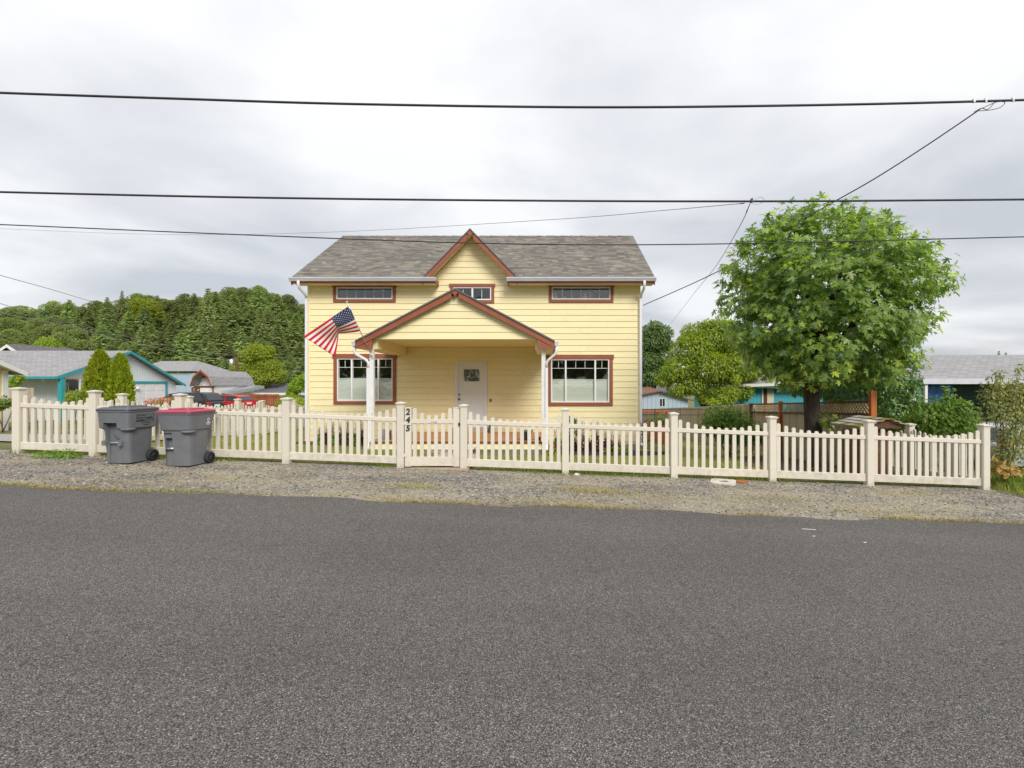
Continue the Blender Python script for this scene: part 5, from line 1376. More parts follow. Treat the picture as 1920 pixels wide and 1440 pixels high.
b = MB(); b.box(xgt-.1, xgt+.12, Ya+.06, Ya+.24, zgA-.2, PZ(718.6, Ya)); b.build('green_post', 'weathered_green', ca)
b = MB(); b.box(PX(1732.5, Ya), PX(1737.5, Ya), Ya-.05, Ya+.04, zgA-.2, PZ(720.2, Ya)); b.build('white_post', 'white_paint', ca)
b = MB(); b.box(xl_+.3, xl_+22, Ya+4.0, Ya+4.2, zgA-.3, ze_+.9); b.box(xl_+.3, xl_+.5, Ya+1.4, Ya+3.98, zgA-.3, ze_-.1); b.build('back_wall', 'dark_green_paint', ca)
b = MB(); b.box(PX(1790, Ya+2.5), PX(1990, Ya+2.5), Ya+2.5, Ya+2.56, PZ(757.5, Ya+2.5), PZ(724, Ya+2.5)); b.build('roll_up_door', 'dark_green_paint', ca)
for k in range(6):
    z = lerp(PZ(757.5, Ya+2.5), PZ(724, Ya+2.5), k/6); b = MB(); b.box(PX(1790, Ya+2.5), PX(1990, Ya+2.5), Ya+2.47, Ya+2.498, z+.02, z+.10); b.build('door_slat', 'dark_green_paint', ca)
b = MB(); b.box(xl_+.1, xl_+22, Ya+.3, Ya+3.9, ze_-.12, ze_-.09); b.build('ceiling', 'dark_green_paint', ca)
# shelf lamp, tarps, leaning pipes
lm = thing('shop_lamp', (PX(1838, Ya+1), Ya+1, PZ(735, Ya+1)), 'white enamel lamp shade hanging in the dark green carport', 'lamp')
lx, ly = PX(1838, Ya+1), Ya+1; lz = PZ(734.5, Ya+1)
b = MB(); b.lathe([(.02, .13), (.045, .12), (.06, .075), (.215, .0), (.21, -.005), (.05, .06), (0, .07)], (lx, ly, lz), 20); b.build('shade', 'lamp_white', lm)
b = MB(); b.tube([(lx, ly, lz+.12), (lx, ly, ze_-.1)], .012, 6); b.build('stem', 'black_metal', lm)
def sheet_cloth(px0, px1, py0, py1, Y, mat, amp, name, label, cat):
    b = MB(); nx, nz = 18, 12; vs = []
    for j in range(nz+1):
        for i in range(nx+1):
            q = P(lerp(px0, px1, i/nx), lerp(py0, py1, j/nz), Y); q.y += amp*math.sin(i*1.3+.4*j)*.6+amp*R.uniform(-.5, .5); vs.append(q)
    b.add(vs, [(j*(nx+1)+i, j*(nx+1)+i+1, (j+1)*(nx+1)+i+1, (j+1)*(nx+1)+i) for j in range(nz) for i in range(nx)], 0, True)
    o = b.build(name, mat, label=label, cat=cat); m_ = o.modifiers.new('thickness', 'SOLIDIFY'); m_.thickness = .006; return o
sheet_cloth(1738, 1787, 719.5, 775, Ya+.5, 'blue_tarp', .05, 'blue_tarp', 'crinkled bright blue tarp hanging in the carport opening', 'tarp')
sheet_cloth(1655, 1722, 719, 812, Ya+.9, 'black_tarp', .06, 'black_tarp', 'black plastic sheet hanging beside the green carport post', 'tarp')
for k, (px0, py0, px1, py1) in enumerate(((1718, 722, 1702, 800), (1721, 726, 1714, 800))):
    b = MB(); b.tube([P(px1, py1, Ya-.2), P(px0, py0, Ya+.02)], .025, 8)
    b.build('leaning_pipe', 'gutter_white' if k == 0 else 'steel', label=('white pipe leaning against the black plastic sheet at a slant' if k == 0 else 'steeper grey pipe leaning against the green carport post'), cat='pipe')

# ------------------------------------------------------------------ cars
def car(name, loc, rz, paint, label, kind, scale=1.0):
    """side profile along local x (front at -x), built in halves across y"""
    t = thing(name, loc, label, 'car', None, rz); ORG[t.name] = Vector((0, 0, 0)); s = scale
    if kind == 'suv':
        low = [(-2.3, .35), (-2.33, .62), (-2.2, .82), (-1.25, 1.0), (-.95, 1.04), (2.15, 1.06), (2.28, .95), (2.3, .45), (2.2, .33)]
        top = [(-1.2, 1.0), (-.42, 1.55), (.2, 1.64), (1.5, 1.63), (1.85, 1.58), (2.22, 1.04)]; wr = .36; wx = (-1.42, 1.4); W2 = .92
    else:
        low = [(-1.95, .33), (-1.98, .58), (-1.85, .75), (-.95, .92), (1.85, .95), (1.93, .85), (1.95, .42), (1.88, .3)]
        top = [(-1.0, .9), (-.25, 1.36), (.3, 1.43), (1.2, 1.40), (1.5, 1.34), (1.88, .94)]; wr = .31; wx = (-1.22, 1.25); W2 = .84
    b = MB()
    def ring(sc, y, pts): return [(x*sc if abs(x) > 1.7 else x, y, z) for x, z in pts]
    b.loft([ring(.97, -W2, low), ring(1.0, -W2*.94, low), ring(1.0, W2*.94, low), ring(.97, W2, low)], 0, True)
    body = b.build('body', paint, t, bevel=.03)
    b = MB(); b.loft([[(x, -W2*(.80 if z > 1.2 else .93), z) for x, z in top], [(x, W2*(.80 if z > 1.2 else .93), z) for x, z in top]], 0, True); b.build('cabin', paint, t, bevel=.04)
    n = len(top); zt = max(z for x, z in top); zb = top[0][1]
    def inset(f): 
        cx = sum(x for x, z in top)/n; cz = sum(z for x, z in top)/n
        return [(lerp(cx, x, f), lerp(cz, z, f*.98)) for x, z in top]
    for sy in (-1, 1):
        pin = inset(.86); mid = .55
        for part in (0, 1):
            pts = [(x, z) for x, z in pin if (x < mid if part == 0 else x > mid)]
            lo_ = min(z for x, z in pin); hi_ = max(z for x, z in pin)
            pts = ([*pts, (mid-.05, hi_-.02), (mid-.05, lo_)] if part == 0 else [(mid+.05, lo_), (mid+.05, hi_-.01), *pts])
            g = MB(); g.prism([(x, sy*(W2*lerp(.94, .81, min(1, max(0, (z-zb)/(zt-zb))))+.006), z) for x, z in pts], (0, sy*.012, 0)); g.build('side_window', 'dark_glass', t)
        l = MB(); xr_ = low[-3][0]; l.box(xr_-.18, xr_+.012, sy*W2*.62 if sy > 0 else -W2*.985, sy*W2*.985 if sy > 0 else -W2*.62, .80, .98); l.build('tail_light', 'tail_red', t)
        m_ = MB(); m_.box(-.95, -.75, sy*(W2+.02) if sy > 0 else -(W2+.18), sy*(W2+.18) if sy > 0 else -(W2+.02), .98, 1.12); m_.build('mirror', paint, t)
        for x in wx:
            w = MB(); w.lathe([(wr*.62, -.10), (wr*.9, -.11), (wr, -.08), (wr, .08), (wr*.9, .11), (wr*.62, .10)], (x, sy*(W2-.09), wr), 22, ax='y'); wo_ = w.build('wheel', 'rubber', t)
            w = MB(); w.lathe([(0, sy*.10), (wr*.3, sy*.10), (wr*.62, sy*.07), (wr*.64, -sy*.05)], (x, sy*(W2-.09), wr), 16, ax='y'); w.build('hubcap', 'steel', wo_)
    (xa, za), (xb, zb_) = top[-1], top[-2]
    g = MB(); k0, k1 = .14, .88; g.prism([(lerp(xa, xb, k0)+.012, -W2*.78, lerp(za, zb_, k0)), (lerp(xa, xb, k0)+.012, W2*.78, lerp(za, zb_, k0)), (lerp(xa, xb, k1)+.012, W2*.68, lerp(za, zb_, k1)), (lerp(xa, xb, k1)+.012, -W2*.68, lerp(za, zb_, k1))], (.012, 0, .005)); g.build('rear_window', 'dark_glass', t)
    (xa, za), (xb, zb_) = top[0], top[1]
    g = MB(); g.prism([(lerp(xa, xb, .1)-.012, -W2*.8, lerp(za, zb_, .1)), (lerp(xa, xb, .1)-.012, W2*.8, lerp(za, zb_, .1)), (lerp(xa, xb, .9)-.012, W2*.7, lerp(za, zb_, .9)), (lerp(xa, xb, .9)-.012, -W2*.7, lerp(za, zb_, .9))], (-.012, 0, .005)); g.build('windscreen', 'dark_glass', t)
    g = MB(); x = low[-3][0]+.004; g.box(x-.01, x+.012, -.26, .26, .70, .83); g.build('number_plate', 'print_white', t)
    t.scale = (s, s, s)
    return t
car('parked_car', (PX(338, 31.0), 31.3, gz(-24, 31)-.0), 0, 'car_black', 'black SUV parked before the white garage door', 'suv')
car('parked_car', (PX(410, 36)+.55, 36, gz(-24, 36)-.06), rad(-4), 'car_red', 'red hatchback parked right of the black SUV', 'hatch')
car('parked_car', (PX(1935, 13.2)+.4, 13.4, gz(13, 13.2)-.1), rad(186), 'car_silver', 'silver car half hidden behind the shrubs at the right edge', 'hatch')

# ------------------------------------------------------------------ overhead wires
def spline(pts, n=12):
    out = []; p = [Vector(q) for q in pts]
    for i in range(len(p)-1):
        a, b_, c, d = p[max(i-1, 0)], p[i], p[i+1], p[min(i+2, len(p)-1)]
        for k in range(n):
            t = k/n; out.append(.5*((2*b_)+(-a+c)*t+(2*a-5*b_+4*c-d)*t*t+(-a+3*b_-3*c+d)*t**3))
    out.append(p[-1]); return out
def wire(pts, r, label, mat='wire_black', n=12):
    b = MB(); b.tube(spline([P(*q) for q in pts], n), r, 6); return b.build('overhead_wire', mat, label=label, cat='wire', group='overhead wires')
YL = 9.5
wire([(-260, 163, YL), (0, 174, YL), (330, 185, YL), (660, 195, YL), (1100, 201, YL), (1500, 197.5, YL), (1870, 189, YL), (2200, 177, YL)], .023, 'topmost thick black cable crossing the whole sky')
wire([(-260, 352, YL), (0, 360, YL), (450, 370, YL), (900, 375.5, YL), (1400, 377.5, YL), (1920, 374, YL), (2200, 371, YL)], .021, 'thick black cable crossing the sky just above the maple top')
wire([(-260, 411, YL+.3), (0, 421, YL+.3), (450, 440, YL+.3), (900, 456, YL+.3), (1300, 458, YL+.3), (1920, 444, YL+.3), (2200, 436, YL+.3)], .012, 'lowest black cable crossing in front of the shingle roof')
wire([(-100, 424, 24), (200, 437, 24), (400, 440, 23), (650, 434, 19), (1030, 412, 13), (1250, 394, 10.5), (1390, 381.5, YL+.02)], .007, 'thin grey wire rising from the left towards the splice above the maple', 'wire_grey')
wire([(1836, 206, YL), (1740, 271, 9.9), (1640, 335, 10.4), (1540, 392, 11.2), (1440, 452, 12.6), (1340, 512, 14.2), (1206, 572.5, YW-.06)], .014, 'black service drop sloping from the upper cable to the house corner')
wire([(1407, 380, YL), (1385, 428, 11), (1340, 502, 16), (1300, 552, 24), (1255, 610, 48)], .009, 'thin wire dropping steeply left of the maple crown', 'wire_grey')
wire([(-60, 497, 20), (0, 516, 21), (90, 541, 25), (160, 562, 31), (230, 583, 38), (300, 605, 44), (390, 625, 52), (575, 646, 62)], .013, 'black wire sagging down over the hill at the left edge')
wire([(-60, 547, 26), (0, 569, 28), (110, 600, 34), (250, 634, 42), (380, 659, 52), (437, 666, Yp-.2)], .018, 'upper of two grey wires running to the far utility pole', 'wire_grey')
wire([(-60, 572, 26), (0, 587, 28), (110, 609, 34), (250, 643, 42), (350, 663, 50), (434, 678, Yp-.3)], .024, 'lower of two grey wires running to the far utility pole', 'wire_grey')
wire([(449, 667, Yp), (510, 670, 62), (600, 672, 66)], .02, 'upper grey wire right of the far utility pole', 'wire_grey')
wire([(447, 683, Yp), (510, 692, 60), (600, 700, 62)], .02, 'lower grey wire right of the far utility pole', 'wire_grey')
# splices and loops on the cables
sp = thing('cable_splice', P(1860, 195, YL), 'tangled splice loops hanging from the topmost cable at right', 'splice')
b = MB()
b.tube(spline([P(1836, 206, YL), P(1850, 199, YL-.02), P(1870, 191, YL), P(1884, 192, YL), P(1876, 201, YL-.03), P(1858, 206, YL), P(1836, 208, YL)]), .007, 6)
b.tube(spline([P(1826, 210, YL), P(1840, 203, YL), P(1852, 205, YL+.02), P(1864, 193, YL)]), .007, 6)
b.build('loop', 'wire_black', sp)
for px in (1826, 1848, 1899):
    b = MB(); q = P(px, 189.5-(px-1826)*.03, YL); b.box(q.x-.02, q.x+.02, q.y-.02, q.y+.02, q.z-.03, q.z+.05); b.build('clamp', 'steel', sp)
sp = thing('wire_tap', P(1409, 378, YL), 'small tap clamp and wire loop on the cable left of the maple', 'splice')
b = MB(); b.tube(spline([P(1409, 380, YL), P(1417, 383.5, YL-.05), P(1427, 381, YL), P(1433, 375, YL+.02), P(1428, 370, YL), P(1420, 371.5, YL), P(1414, 377, YL-.02)]), .004, 6); b.build('loop', 'wire_grey', sp)
b = MB(); q = P(1409.5, 377, YL); b.box(q.x-.018, q.x+.018, q.y-.03, q.y+.03, q.z-.03, q.z+.05); b.build('clamp', 'black_metal', sp)
b = MB(); b.tube([P(1388, 382, YL+.02), P(1396, 381, YL+.01)], .010, 6); b.tube([P(1399, 398, YL+.4), P(1403.5, 389, YL+.2)], .010, 6); b.build('sleeve', 'wire_black', sp)
# ------------------------------------------------------------------ foliage tools
ML = [(0, 0), (.14, .03), (.40, -.06), (.50, .05), (.34, .12), (.17, .19), (.40, .34), (.66, .60), (.46, .60), (.34, .52), (.125, .40), (.25, .68), (.15, .80), (0, 1.06)]
MAPLE_V = [(x, y, -.22*abs(x)-.16*y*y) for x, y in ML]+[(-x, y, -.22*abs(x)-.16*y*y) for x, y in ML[1:-1]]
nm = len(ML)
MAPLE_F = [tuple(range(nm)), tuple([0, nm-1]+list(range(nm+nm-3, nm-1, -1)))]
OVAL_V = [(0, 0, 0), (.26, .28, .06), (.23, .65, .04), (0, 1, -.1), (-.23, .65, .04), (-.26, .28, .06)]
OVAL_F = [(0, 1, 2, 3), (0, 3, 4, 5)]
CLUMP_V = [(0, 0, 0), (.42, .12, .05), (.30, .38, .1), (.5, .62, 0), (.16, .72, .08), (0, 1, -.1), (-.24, .70, .08), (-.5, .55, 0), (-.28, .3, .1), (-.4, .1, .05)]
CLUMP_F = [tuple(range(10))]
SPRAY_V = [(0, 0, 0), (.16, .14, 0), (.34, .24, -.03), (.15, .34, -.02), (.27, .52, -.05), (.11, .58, -.04), (.15, .78, -.09), (0, 1, -.14), (-.15, .78, -.09), (-.11, .58, -.04), (-.27, .52, -.05), (-.15, .34, -.02), (-.34, .24, -.03), (-.16, .14, 0)]
SPRAY_F = [tuple(range(14))]
def unit(n):
    v = NP.normal(size=(n, 3)); return v/np.linalg.norm(v, axis=1, keepdims=True)
def leaves_on(points, outward, size, tip_out=.6, tip_down=.6, tip_rand=.5, up=.7, rnd_n=.4):
    n = len(points); tip = outward*tip_out+np.array([0, 0, -tip_down])+unit(n)*tip_rand
    nr = np.array([0, 0, up])+outward*.6+unit(n)*rnd_n
    m = frames(tip, nr); s = NP.uniform(size[0], size[1], n)
    return m*s[:, None, None], points
def lobe_points(lobes, n, inner=.62):
    """points spread through the outer shells of a set of ellipsoid lobes (cx, cy, cz, rx, ry, rz)"""
    L = np.array(lobes, float); w = (L[:, 3]*L[:, 5]+L[:, 3]*L[:, 4]+L[:, 4]*L[:, 5]); w /= w.sum()
    k = NP.choice(len(L), n, p=w); d = unit(n); r = inner+(1-inner)*NP.uniform(0, 1, n)**.6
    return L[k, :3]+d*L[k, 3:]*r[:, None], d
def foliage(name, parent, lobes, n, size, mat, tmpl=(OVAL_V, OVAL_F), inner=.6, org_=None, **kw):
    p, d = lobe_points(lobes, n, inner); m, of = leaves_on(p, d, size, **kw)
    o0 = np.array(org(parent)) if org_ is None else np.array(org_)
    o = link(name, scatter_mesh(name, tmpl[0], tmpl[1], m, of-o0, mat), parent); o['kind'] = 'stuff'; return o
def sub_lobes(c, r, k, f=(.32, .5), flat=1.0, low=-.5):
    """smaller lobes on the surface of a big ellipsoid: the uneven outline of a crown"""
    out = []
    d = unit(k*3); d = d[d[:, 2] > low][:k]
    for q in d:
        s = R.uniform(*f); out.append((c[0]+q[0]*r[0]*(1-s*.7), c[1]+q[1]*r[1]*(1-s*.7), c[2]+q[2]*r[2]*(1-s*.7), r[0]*s, r[1]*s, r[2]*s*flat))
    return out
def limbs(name, parent, base, fork, ends, r0, mat='bark', wob=.12):
    b = MB(); base = Vector(base); fork = Vector(fork)
    n = 7; pts = [base.lerp(fork, k/n)+Vector((R.uniform(-1, 1), R.uniform(-1, 1), 0))*wob*.3*(k > 0) for k in range(n+1)]
    b.tube(pts, [lerp(r0*1.35 if k == 0 else r0*1.08, r0*.8, k/n) for k in range(n+1)], 14)
    for e_ in ends:
        e_ = Vector(e_); q = []; m = 6
        for k in range(m+1):
            t = k/m; v = fork.lerp(e_, t); v.z += .25*math.sin(t*PI)*(e_-fork).length*.3; v += Vector((R.uniform(-1, 1), R.uniform(-1, 1), R.uniform(-1, 1)))*wob*(0 < k < m); q.append(v)
        b.tube(q, [lerp(r0*.5, r0*.08, k/m) for k in range(m+1)], 9)
    return b.build(name, mat, parent)

# ------------------------------------------------------------------ the maple
TY = 12.0; tx = PX(1532, TY); tz = gz(tx, TY)
mt = thing('maple_tree', (tx, TY, tz), 'large round bigleaf maple in full green leaf behind the right street fence', 'tree')
C = Vector((PX(1553, TY), TY+.1, PZ(564, TY))); rx_, ry_, rz_ = 2.33, 2.0, 2.16
fork = Vector((PX(1518, TY), TY, PZ(705, TY)))
ends = []
for k in range(11):
    a = 2*PI*k/11+.3; el_ = R.uniform(.15, 1.2); ends.append(C+Vector((math.cos(a)*rx_*.75*math.cos(el_), math.sin(a)*ry_*.75*math.cos(el_), rz_*.8*math.sin(el_)-.2)))
ends += [Vector((PX(1490, TY), TY-1.2, PZ(560, TY))), Vector((PX(1455, TY), TY-.9, PZ(590, TY)))]
limbs('trunk', mt, (tx+.05, TY, tz-.15), fork, ends, .22)
NT_ = 820
za_ = NP.uniform(-1, 1, NT_); aa_ = NP.uniform(0, 2*PI, NT_)
prof_ = np.interp(za_, [-1, -.85, -.55, -.2, .15, .5, .75, .92, 1], [.34, .66, .88, .97, 1, .93, .74, .46, .15])
d = np.stack([np.cos(aa_)*prof_, np.sin(aa_)*prof_, za_], 1)
rr_ = NP.uniform(0, 1, NT_)**.28; rr_ = .35+.65*rr_
bump = 1+.13*np.sin(d[:, 0]*6.5+1)*np.cos(d[:, 2]*7+2)+.10*np.sin(d[:, 1]*8+d[:, 2]*4)*np.cos(d[:, 0]*9)+.05*np.sin(d[:, 2]*15)
tips = np.array(C)+d*np.array([rx_, ry_, rz_])*(rr_*bump)[:, None]
# free shoots that break the outline
sh_ = [P(px, py, TY+dy) for px, py, dy in ((1521, 374, -.3), (1590, 378, -.2), (1443, 398, 0), (1462, 402, .2), (1652, 398, 0), (1678, 410, .2), (1740, 428, .1), (1738, 452, 0), (1770, 476, 0), (1776, 502, .1), (1780, 536, 0), (1783, 552, .1), (1765, 520, 0), (1412, 428, .1), (1382, 455, 0), (1352, 500, 0), (1345, 530, .1), (1345, 560, 0), (1350, 585, .1), (1375, 620, 0), (1400, 660, 0), (1405, 690, -.2), (1440, 705, -.3), (1480, 722, -.5), (1530, 718, -.6), (1580, 705, -.4), (1620, 690, -.2), (1660, 668, 0), (1700, 640, 0), (1735, 620, 0), (1750, 590, .1), (1500, 390, .2), (1560, 385, .4), (1620, 390, .3))]
sh_ = [C.lerp(q, .97) for q in sh_]
tips = np.vstack([tips, np.array([list(q) for q in sh_]), np.array([list(C.lerp(q, .93)) for q in sh_]), np.array([list(C.lerp(q, .88)) for q in sh_])])
out = (tips-np.array(C))/np.array([rx_, ry_, rz_]); out /= np.linalg.norm(out, axis=1, keepdims=True)+1e-6
per = 18; n = len(tips)*per
P0 = np.repeat(tips, per, 0)+NP.normal(size=(n, 3))*np.array([.15, .15, .10]); O0 = np.repeat(out, per, 0)
tip = O0*.55+np.array([0, 0, -.62])+unit(n)*.75; nr = np.array([0, -.12, .8])+O0*.65+unit(n)*.45
m3 = frames(tip, nr); s = NP.uniform(.09, .205, n); m3 = m3*s[:, None, None]
kp = np.linalg.norm((P0-np.array(C))/np.array([rx_, ry_, rz_]), axis=1) < 1.27
P0, m3 = P0[kp], m3[kp]
order = np.argsort(P0[:, 1]); near = order[:300]; rest = order[300:]
o0 = np.array(org(mt))
cr = link('crown', scatter_mesh('crown', MAPLE_V, MAPLE_F, m3[rest], P0[rest]-o0, 'maple_leaf'), mt); cr['kind'] = 'stuff'
lm_ = scatter_mesh('leaf', MAPLE_V, MAPLE_F, np.eye(3)[None], np.zeros((1, 3)), 'maple_leaf')
for i in near:
    o = bpy.data.objects.new('leaf', lm_); COL.objects.link(o); o.parent = mt
    mm = Matrix([list(m3[i][r])+[P0[i][r]-o0[r]] for r in range(3)]+[[0, 0, 0, 1]]); o.matrix_local = mm
k = NP.choice(len(tips), 110, replace=False); q = np.repeat(tips[k], 9, 0)+NP.normal(size=(990, 3))*np.array([.05, .05, .09])-np.array([0, .1, .05])
m, of = leaves_on(q, unit(990), (.045, .08), .3, 1.0, .4)
o = link('seed_clusters', scatter_mesh('seed_clusters', OVAL_V, OVAL_F, m, of-o0, 'maple_seed'), mt); o['kind'] = 'stuff'
# suckers at the foot of the trunk
q = np.array([list(P(1556, 788, TY-.35))]*46)+NP.normal(size=(46, 3))*np.array([.15, .1, .12]); m, of = leaves_on(q, unit(46), (.10, .17))
o = link('suckers', scatter_mesh('suckers', MAPLE_V, MAPLE_F, m, of-o0, 'maple_leaf'), mt); o['kind'] = 'stuff'

# ------------------------------------------------------------------ other broadleaf trees
def tree(name, loc, label, cat, H, rad_, crown_lobes, n, size, mat, tmpl=(CLUMP_V, CLUMP_F), group=None, trunk_r=.2, bark='bark', inner=.55):
    t = thing(name, loc, label, cat, group); ORG[t.name] = Vector((0, 0, 0))
    limbs('trunk', t, (0, 0, -.3), (0, 0, H*.35), [(c[0]*.9, c[1]*.9, c[2]) for c in crown_lobes[::3]], trunk_r, bark)
    foliage('crown', t, crown_lobes, n, size, mat, tmpl, inner)
    return t
# light green tree right of the yellow house
Yb = 27.0; bx_ = PX(1322, Yb); bg_ = gz(bx_, Yb)
def lobes_px(items, Y, x0, z0):
    return [((PX(px, Y)-x0), dy, PZ(py, Y)-z0, r*Y/F, r*Y/F*1.1, r*Y/F*.72) for px, py, dy, r in items]
lb = lobes_px([(1300, 655, 0, 42), (1340, 635, .5, 44), (1380, 640, .3, 46), (1275, 690, -.4, 34), (1255, 700, -.8, 24), (1320, 690, -.8, 42), (1360, 690, -.6, 42), (1395, 690, 0, 36), (1310, 622, .6, 28), (1350, 612, .2, 24), (1375, 612, .8, 26), (1265, 728, -.8, 22), (1290, 720, -.9, 26), (1240, 712, -.6, 16), (1330, 735, -.8, 26), (1425, 650, .4, 36), (1330, 606, .3, 12), (1288, 640, 0, 20), (1385, 735, -.4, 20), (1310, 745, -.9, 14)], Yb, bx_, bg_)
tree('leafy_tree', (bx_, Yb, bg_), 'light green spreading tree behind the board fence right of the yellow house', 'tree', 4.2, 2.5, lb, 26000, (.10, .2), 'light_leaf', (OVAL_V, OVAL_F), trunk_r=.14)
Yb2 = 50.0; bx2 = PX(1225, Yb2); bg2 = -2.6
lb = lobes_px([(1222, 640, 0, 30), (1240, 625, 0, 22), (1208, 625, .5, 24), (1228, 612, 0, 15), (1212, 675, 0, 30), (1240, 670, .5, 26), (1215, 705, 0, 28), (1250, 645, .5, 16), (1200, 650, 0, 24), (1232, 700, 0, 24)], Yb2, bx2, bg2)
tree('tall_tree', (bx2, Yb2, bg2), 'tall dark green tree rising beside the right corner of the yellow house', 'tree', 9, 3, lb, 15000, (.16, .32), 'dark_leaf', (OVAL_V, OVAL_F), trunk_r=.25)
Yb3 = 54.0; bx3 = PX(480, Yb3)
lb = lobes_px([(470, 668, 0, 20), (492, 662, 0, 20), (480, 652, 0, 11), (500, 685, .3, 22), (465, 695, -.5, 24), (490, 708, -.5, 24), (515, 705, 0, 18), (440, 712, 0, 18), (505, 655, 0, 9), (455, 680, 0, 14), (528, 700, 0, 10)], Yb3, bx3, -.8)
tree('lime_green_tree', (bx3, Yb3, -.8), 'yellow-green leafy tree right of the far utility pole', 'tree', 6, 3, lb, 15000, (.14, .28), 'lime_leaf', (OVAL_V, OVAL_F), trunk_r=.16)
lb = lobes_px([(562, 715, 0, 12), (556, 725, 0, 14), (572, 708, 0, 10), (548, 735, 0, 10)], 49, PX(560, 49), -.8)
tree('small_leafy_tree', (PX(560, 49), 49, -.8), 'small light green tree showing left of the house corner above the grey roof', 'tree', 3, 1, lb, 4200, (.12, .22), 'light_leaf', (OVAL_V, OVAL_F), trunk_r=.1)

# ------------------------------------------------------------------ wooded hill
def ridge_y(px): return interp(px, [-300, 0, 60, 120, 150, 200, 270, 330, 400, 460, 500, 545, 600, 700], [585, 572, 577, 562, 567, 561, 549, 556, 548, 536, 541, 556, 572, 600])
def hill(X, Y):
    px = CX+F*X/max(Y, 1)
    top = PZ(ridge_y(px), 150)-10.0
    return lerp(-.9, top, sstep(60, 150, Y)) if Y < 150 else top-.1*(Y-150)
b = MB(); ys_ = rng(60, 210, 6); nx = 44; vs = []
for y in ys_:
    for i in range(nx+1):
        px = lerp(-500, 760, i/nx); x = (px-CX)/F*y; vs.append((x, y, hill(x, y)-.1))
b.add(vs, [(j*(nx+1)+i, j*(nx+1)+i+1, (j+1)*(nx+1)+i+1, (j+1)*(nx+1)+i) for j in range(len(ys_)-1) for i in range(nx)], 0, True)
b.build('hill', 'forest_floor', kind='structure')
hl = []
for _ in range(330):
    y = R.uniform(64, 150); px = R.uniform(-60, 620); x = PX(px, y); r_ = R.uniform(2.6, 4.6); hl.append((x, y, hill(x, y)+R.uniform(-.5, 1.8), r_, r_, r_*R.uniform(.6, .9)))
foliage('hillside_wood', None, hl, 60000, (.4, .8), 'wood_leaf', (CLUMP_V, CLUMP_F), .75)
def conifer_proto(H, Rb, mat, lv=30, seed=0):
    t = bpy.data.objects.new('conifer', None); COL.objects.link(t)
    b = MB(); b.tube([(0, 0, -.5), (0, 0, H*.5), (0, 0, H*.93)], [.26, .12, .015], 8); o = b.build('trunk', 'bark', None); o.parent = t; o.location = (0, 0, -.5)
    pos, tp, nr = [], [], []; sz = []
    for l in range(lv):
        f = (l/(lv-1))**.92; z = H*lerp(.06, .99, f); r = Rb*(1-f)**.8*R.uniform(.75, 1.2)+.06
        nb = max(5, int(11*(1-f)+5)); a0 = R.uniform(0, 6.28)
        for k in range(nb):
            a = a0+2*PI*k/nb+R.uniform(-.25, .25); rr2 = r*R.uniform(.75, 1.12); steps = max(2, int(rr2/.5)+1)
            slope = lerp(-.30, .55, f**1.5)
            for q in range(steps):
                g = (q+.4)/steps; rr3 = rr2*g
                if g < .22 and steps > 3: continue
                pz_ = z+slope*rr3+(.25*rr3*g if f < .6 else 0)-.05*rr3*rr3*.4
                for sd in (-1, 0, 1):
                    aa = a+sd*R.uniform(.35, .8)
                    pos.append((math.cos(a)*rr3, math.sin(a)*rr3, pz_+R.uniform(-.12, .12))); tp.append((math.cos(aa)*.8, math.sin(aa)*.8, slope*.4-.38+R.uniform(-.3, .25))); nr.append((math.cos(a)*.75+R.uniform(-.4, .4), math.sin(a)*.75+R.uniform(-.4, .4), .75)); sz.append(R.uniform(.75, 1.4)*lerp(1.0, .5, f))
    m = frames(np.array(tp), np.array(nr))*np.array(sz)[:, None, None]
    o = link('crown', scatter_mesh('crown', SPRAY_V, SPRAY_F, m, np.array(pos), mat), t); o['kind'] = 'stuff'
    return t
def oak_proto(H, Rb, mat, n=4200):
    t = bpy.data.objects.new('broadleaf_tree', None); COL.objects.link(t)
    b = MB(); b.tube([(0, 0, -.5), (.1, 0, H*.3), (0, 0, H*.7)], [.35, .28, .08], 8); o = b.build('trunk', 'bark', None); o.parent = t; o.location = (0, 0, -.5)
    lobes = sub_lobes((0, 0, H*.58), (Rb, Rb, H*.42), 26, (.26, .42), 1.0, -.75)+[(0, 0, H*.55, Rb*.7, Rb*.7, H*.33)]
    p, d_ = lobe_points(lobes, n*2, .7); m, of = leaves_on(p, d_, (.28, .55), .7, .3, .6, .6, .5)
    o = link('crown', scatter_mesh('crown', CLUMP_V, CLUMP_F, m, of, mat), t); o['kind'] = 'stuff'
    return t
con = [conifer_proto(18, 3.6, 'needle', 25), conifer_proto(18, 3.1, 'needle', 27), conifer_proto(18, 4.1, 'needle', 23)]
oak = [oak_proto(13, 5.2, 'oak_leaf'), oak_proto(13, 4.6, 'oak_leaf'), oak_proto(13, 5.0, 'lime_leaf', 3600)]
used = set()
def plant(proto, px, Y, ytop, label, cat, group, name, wf=1.0):
    x = PX(px, Y); z = hill(x, Y)-.2; H = PZ(ytop, Y)-z
    if H < 3: return
    k = id(proto)
    if k in used: o = copy_tree(proto)
    else: o = proto; used.add(k)
    o.name = name; H0 = 18 if proto in con else 13
    s_ = H/H0; w_ = min(1.25, max(.7, s_))*wf
    o.location = (x, Y, z); o.scale = (w_, w_, s_); o.rotation_euler = (0, 0, R.uniform(0, 6.28)); tag(o, label, cat, group)
px = -60
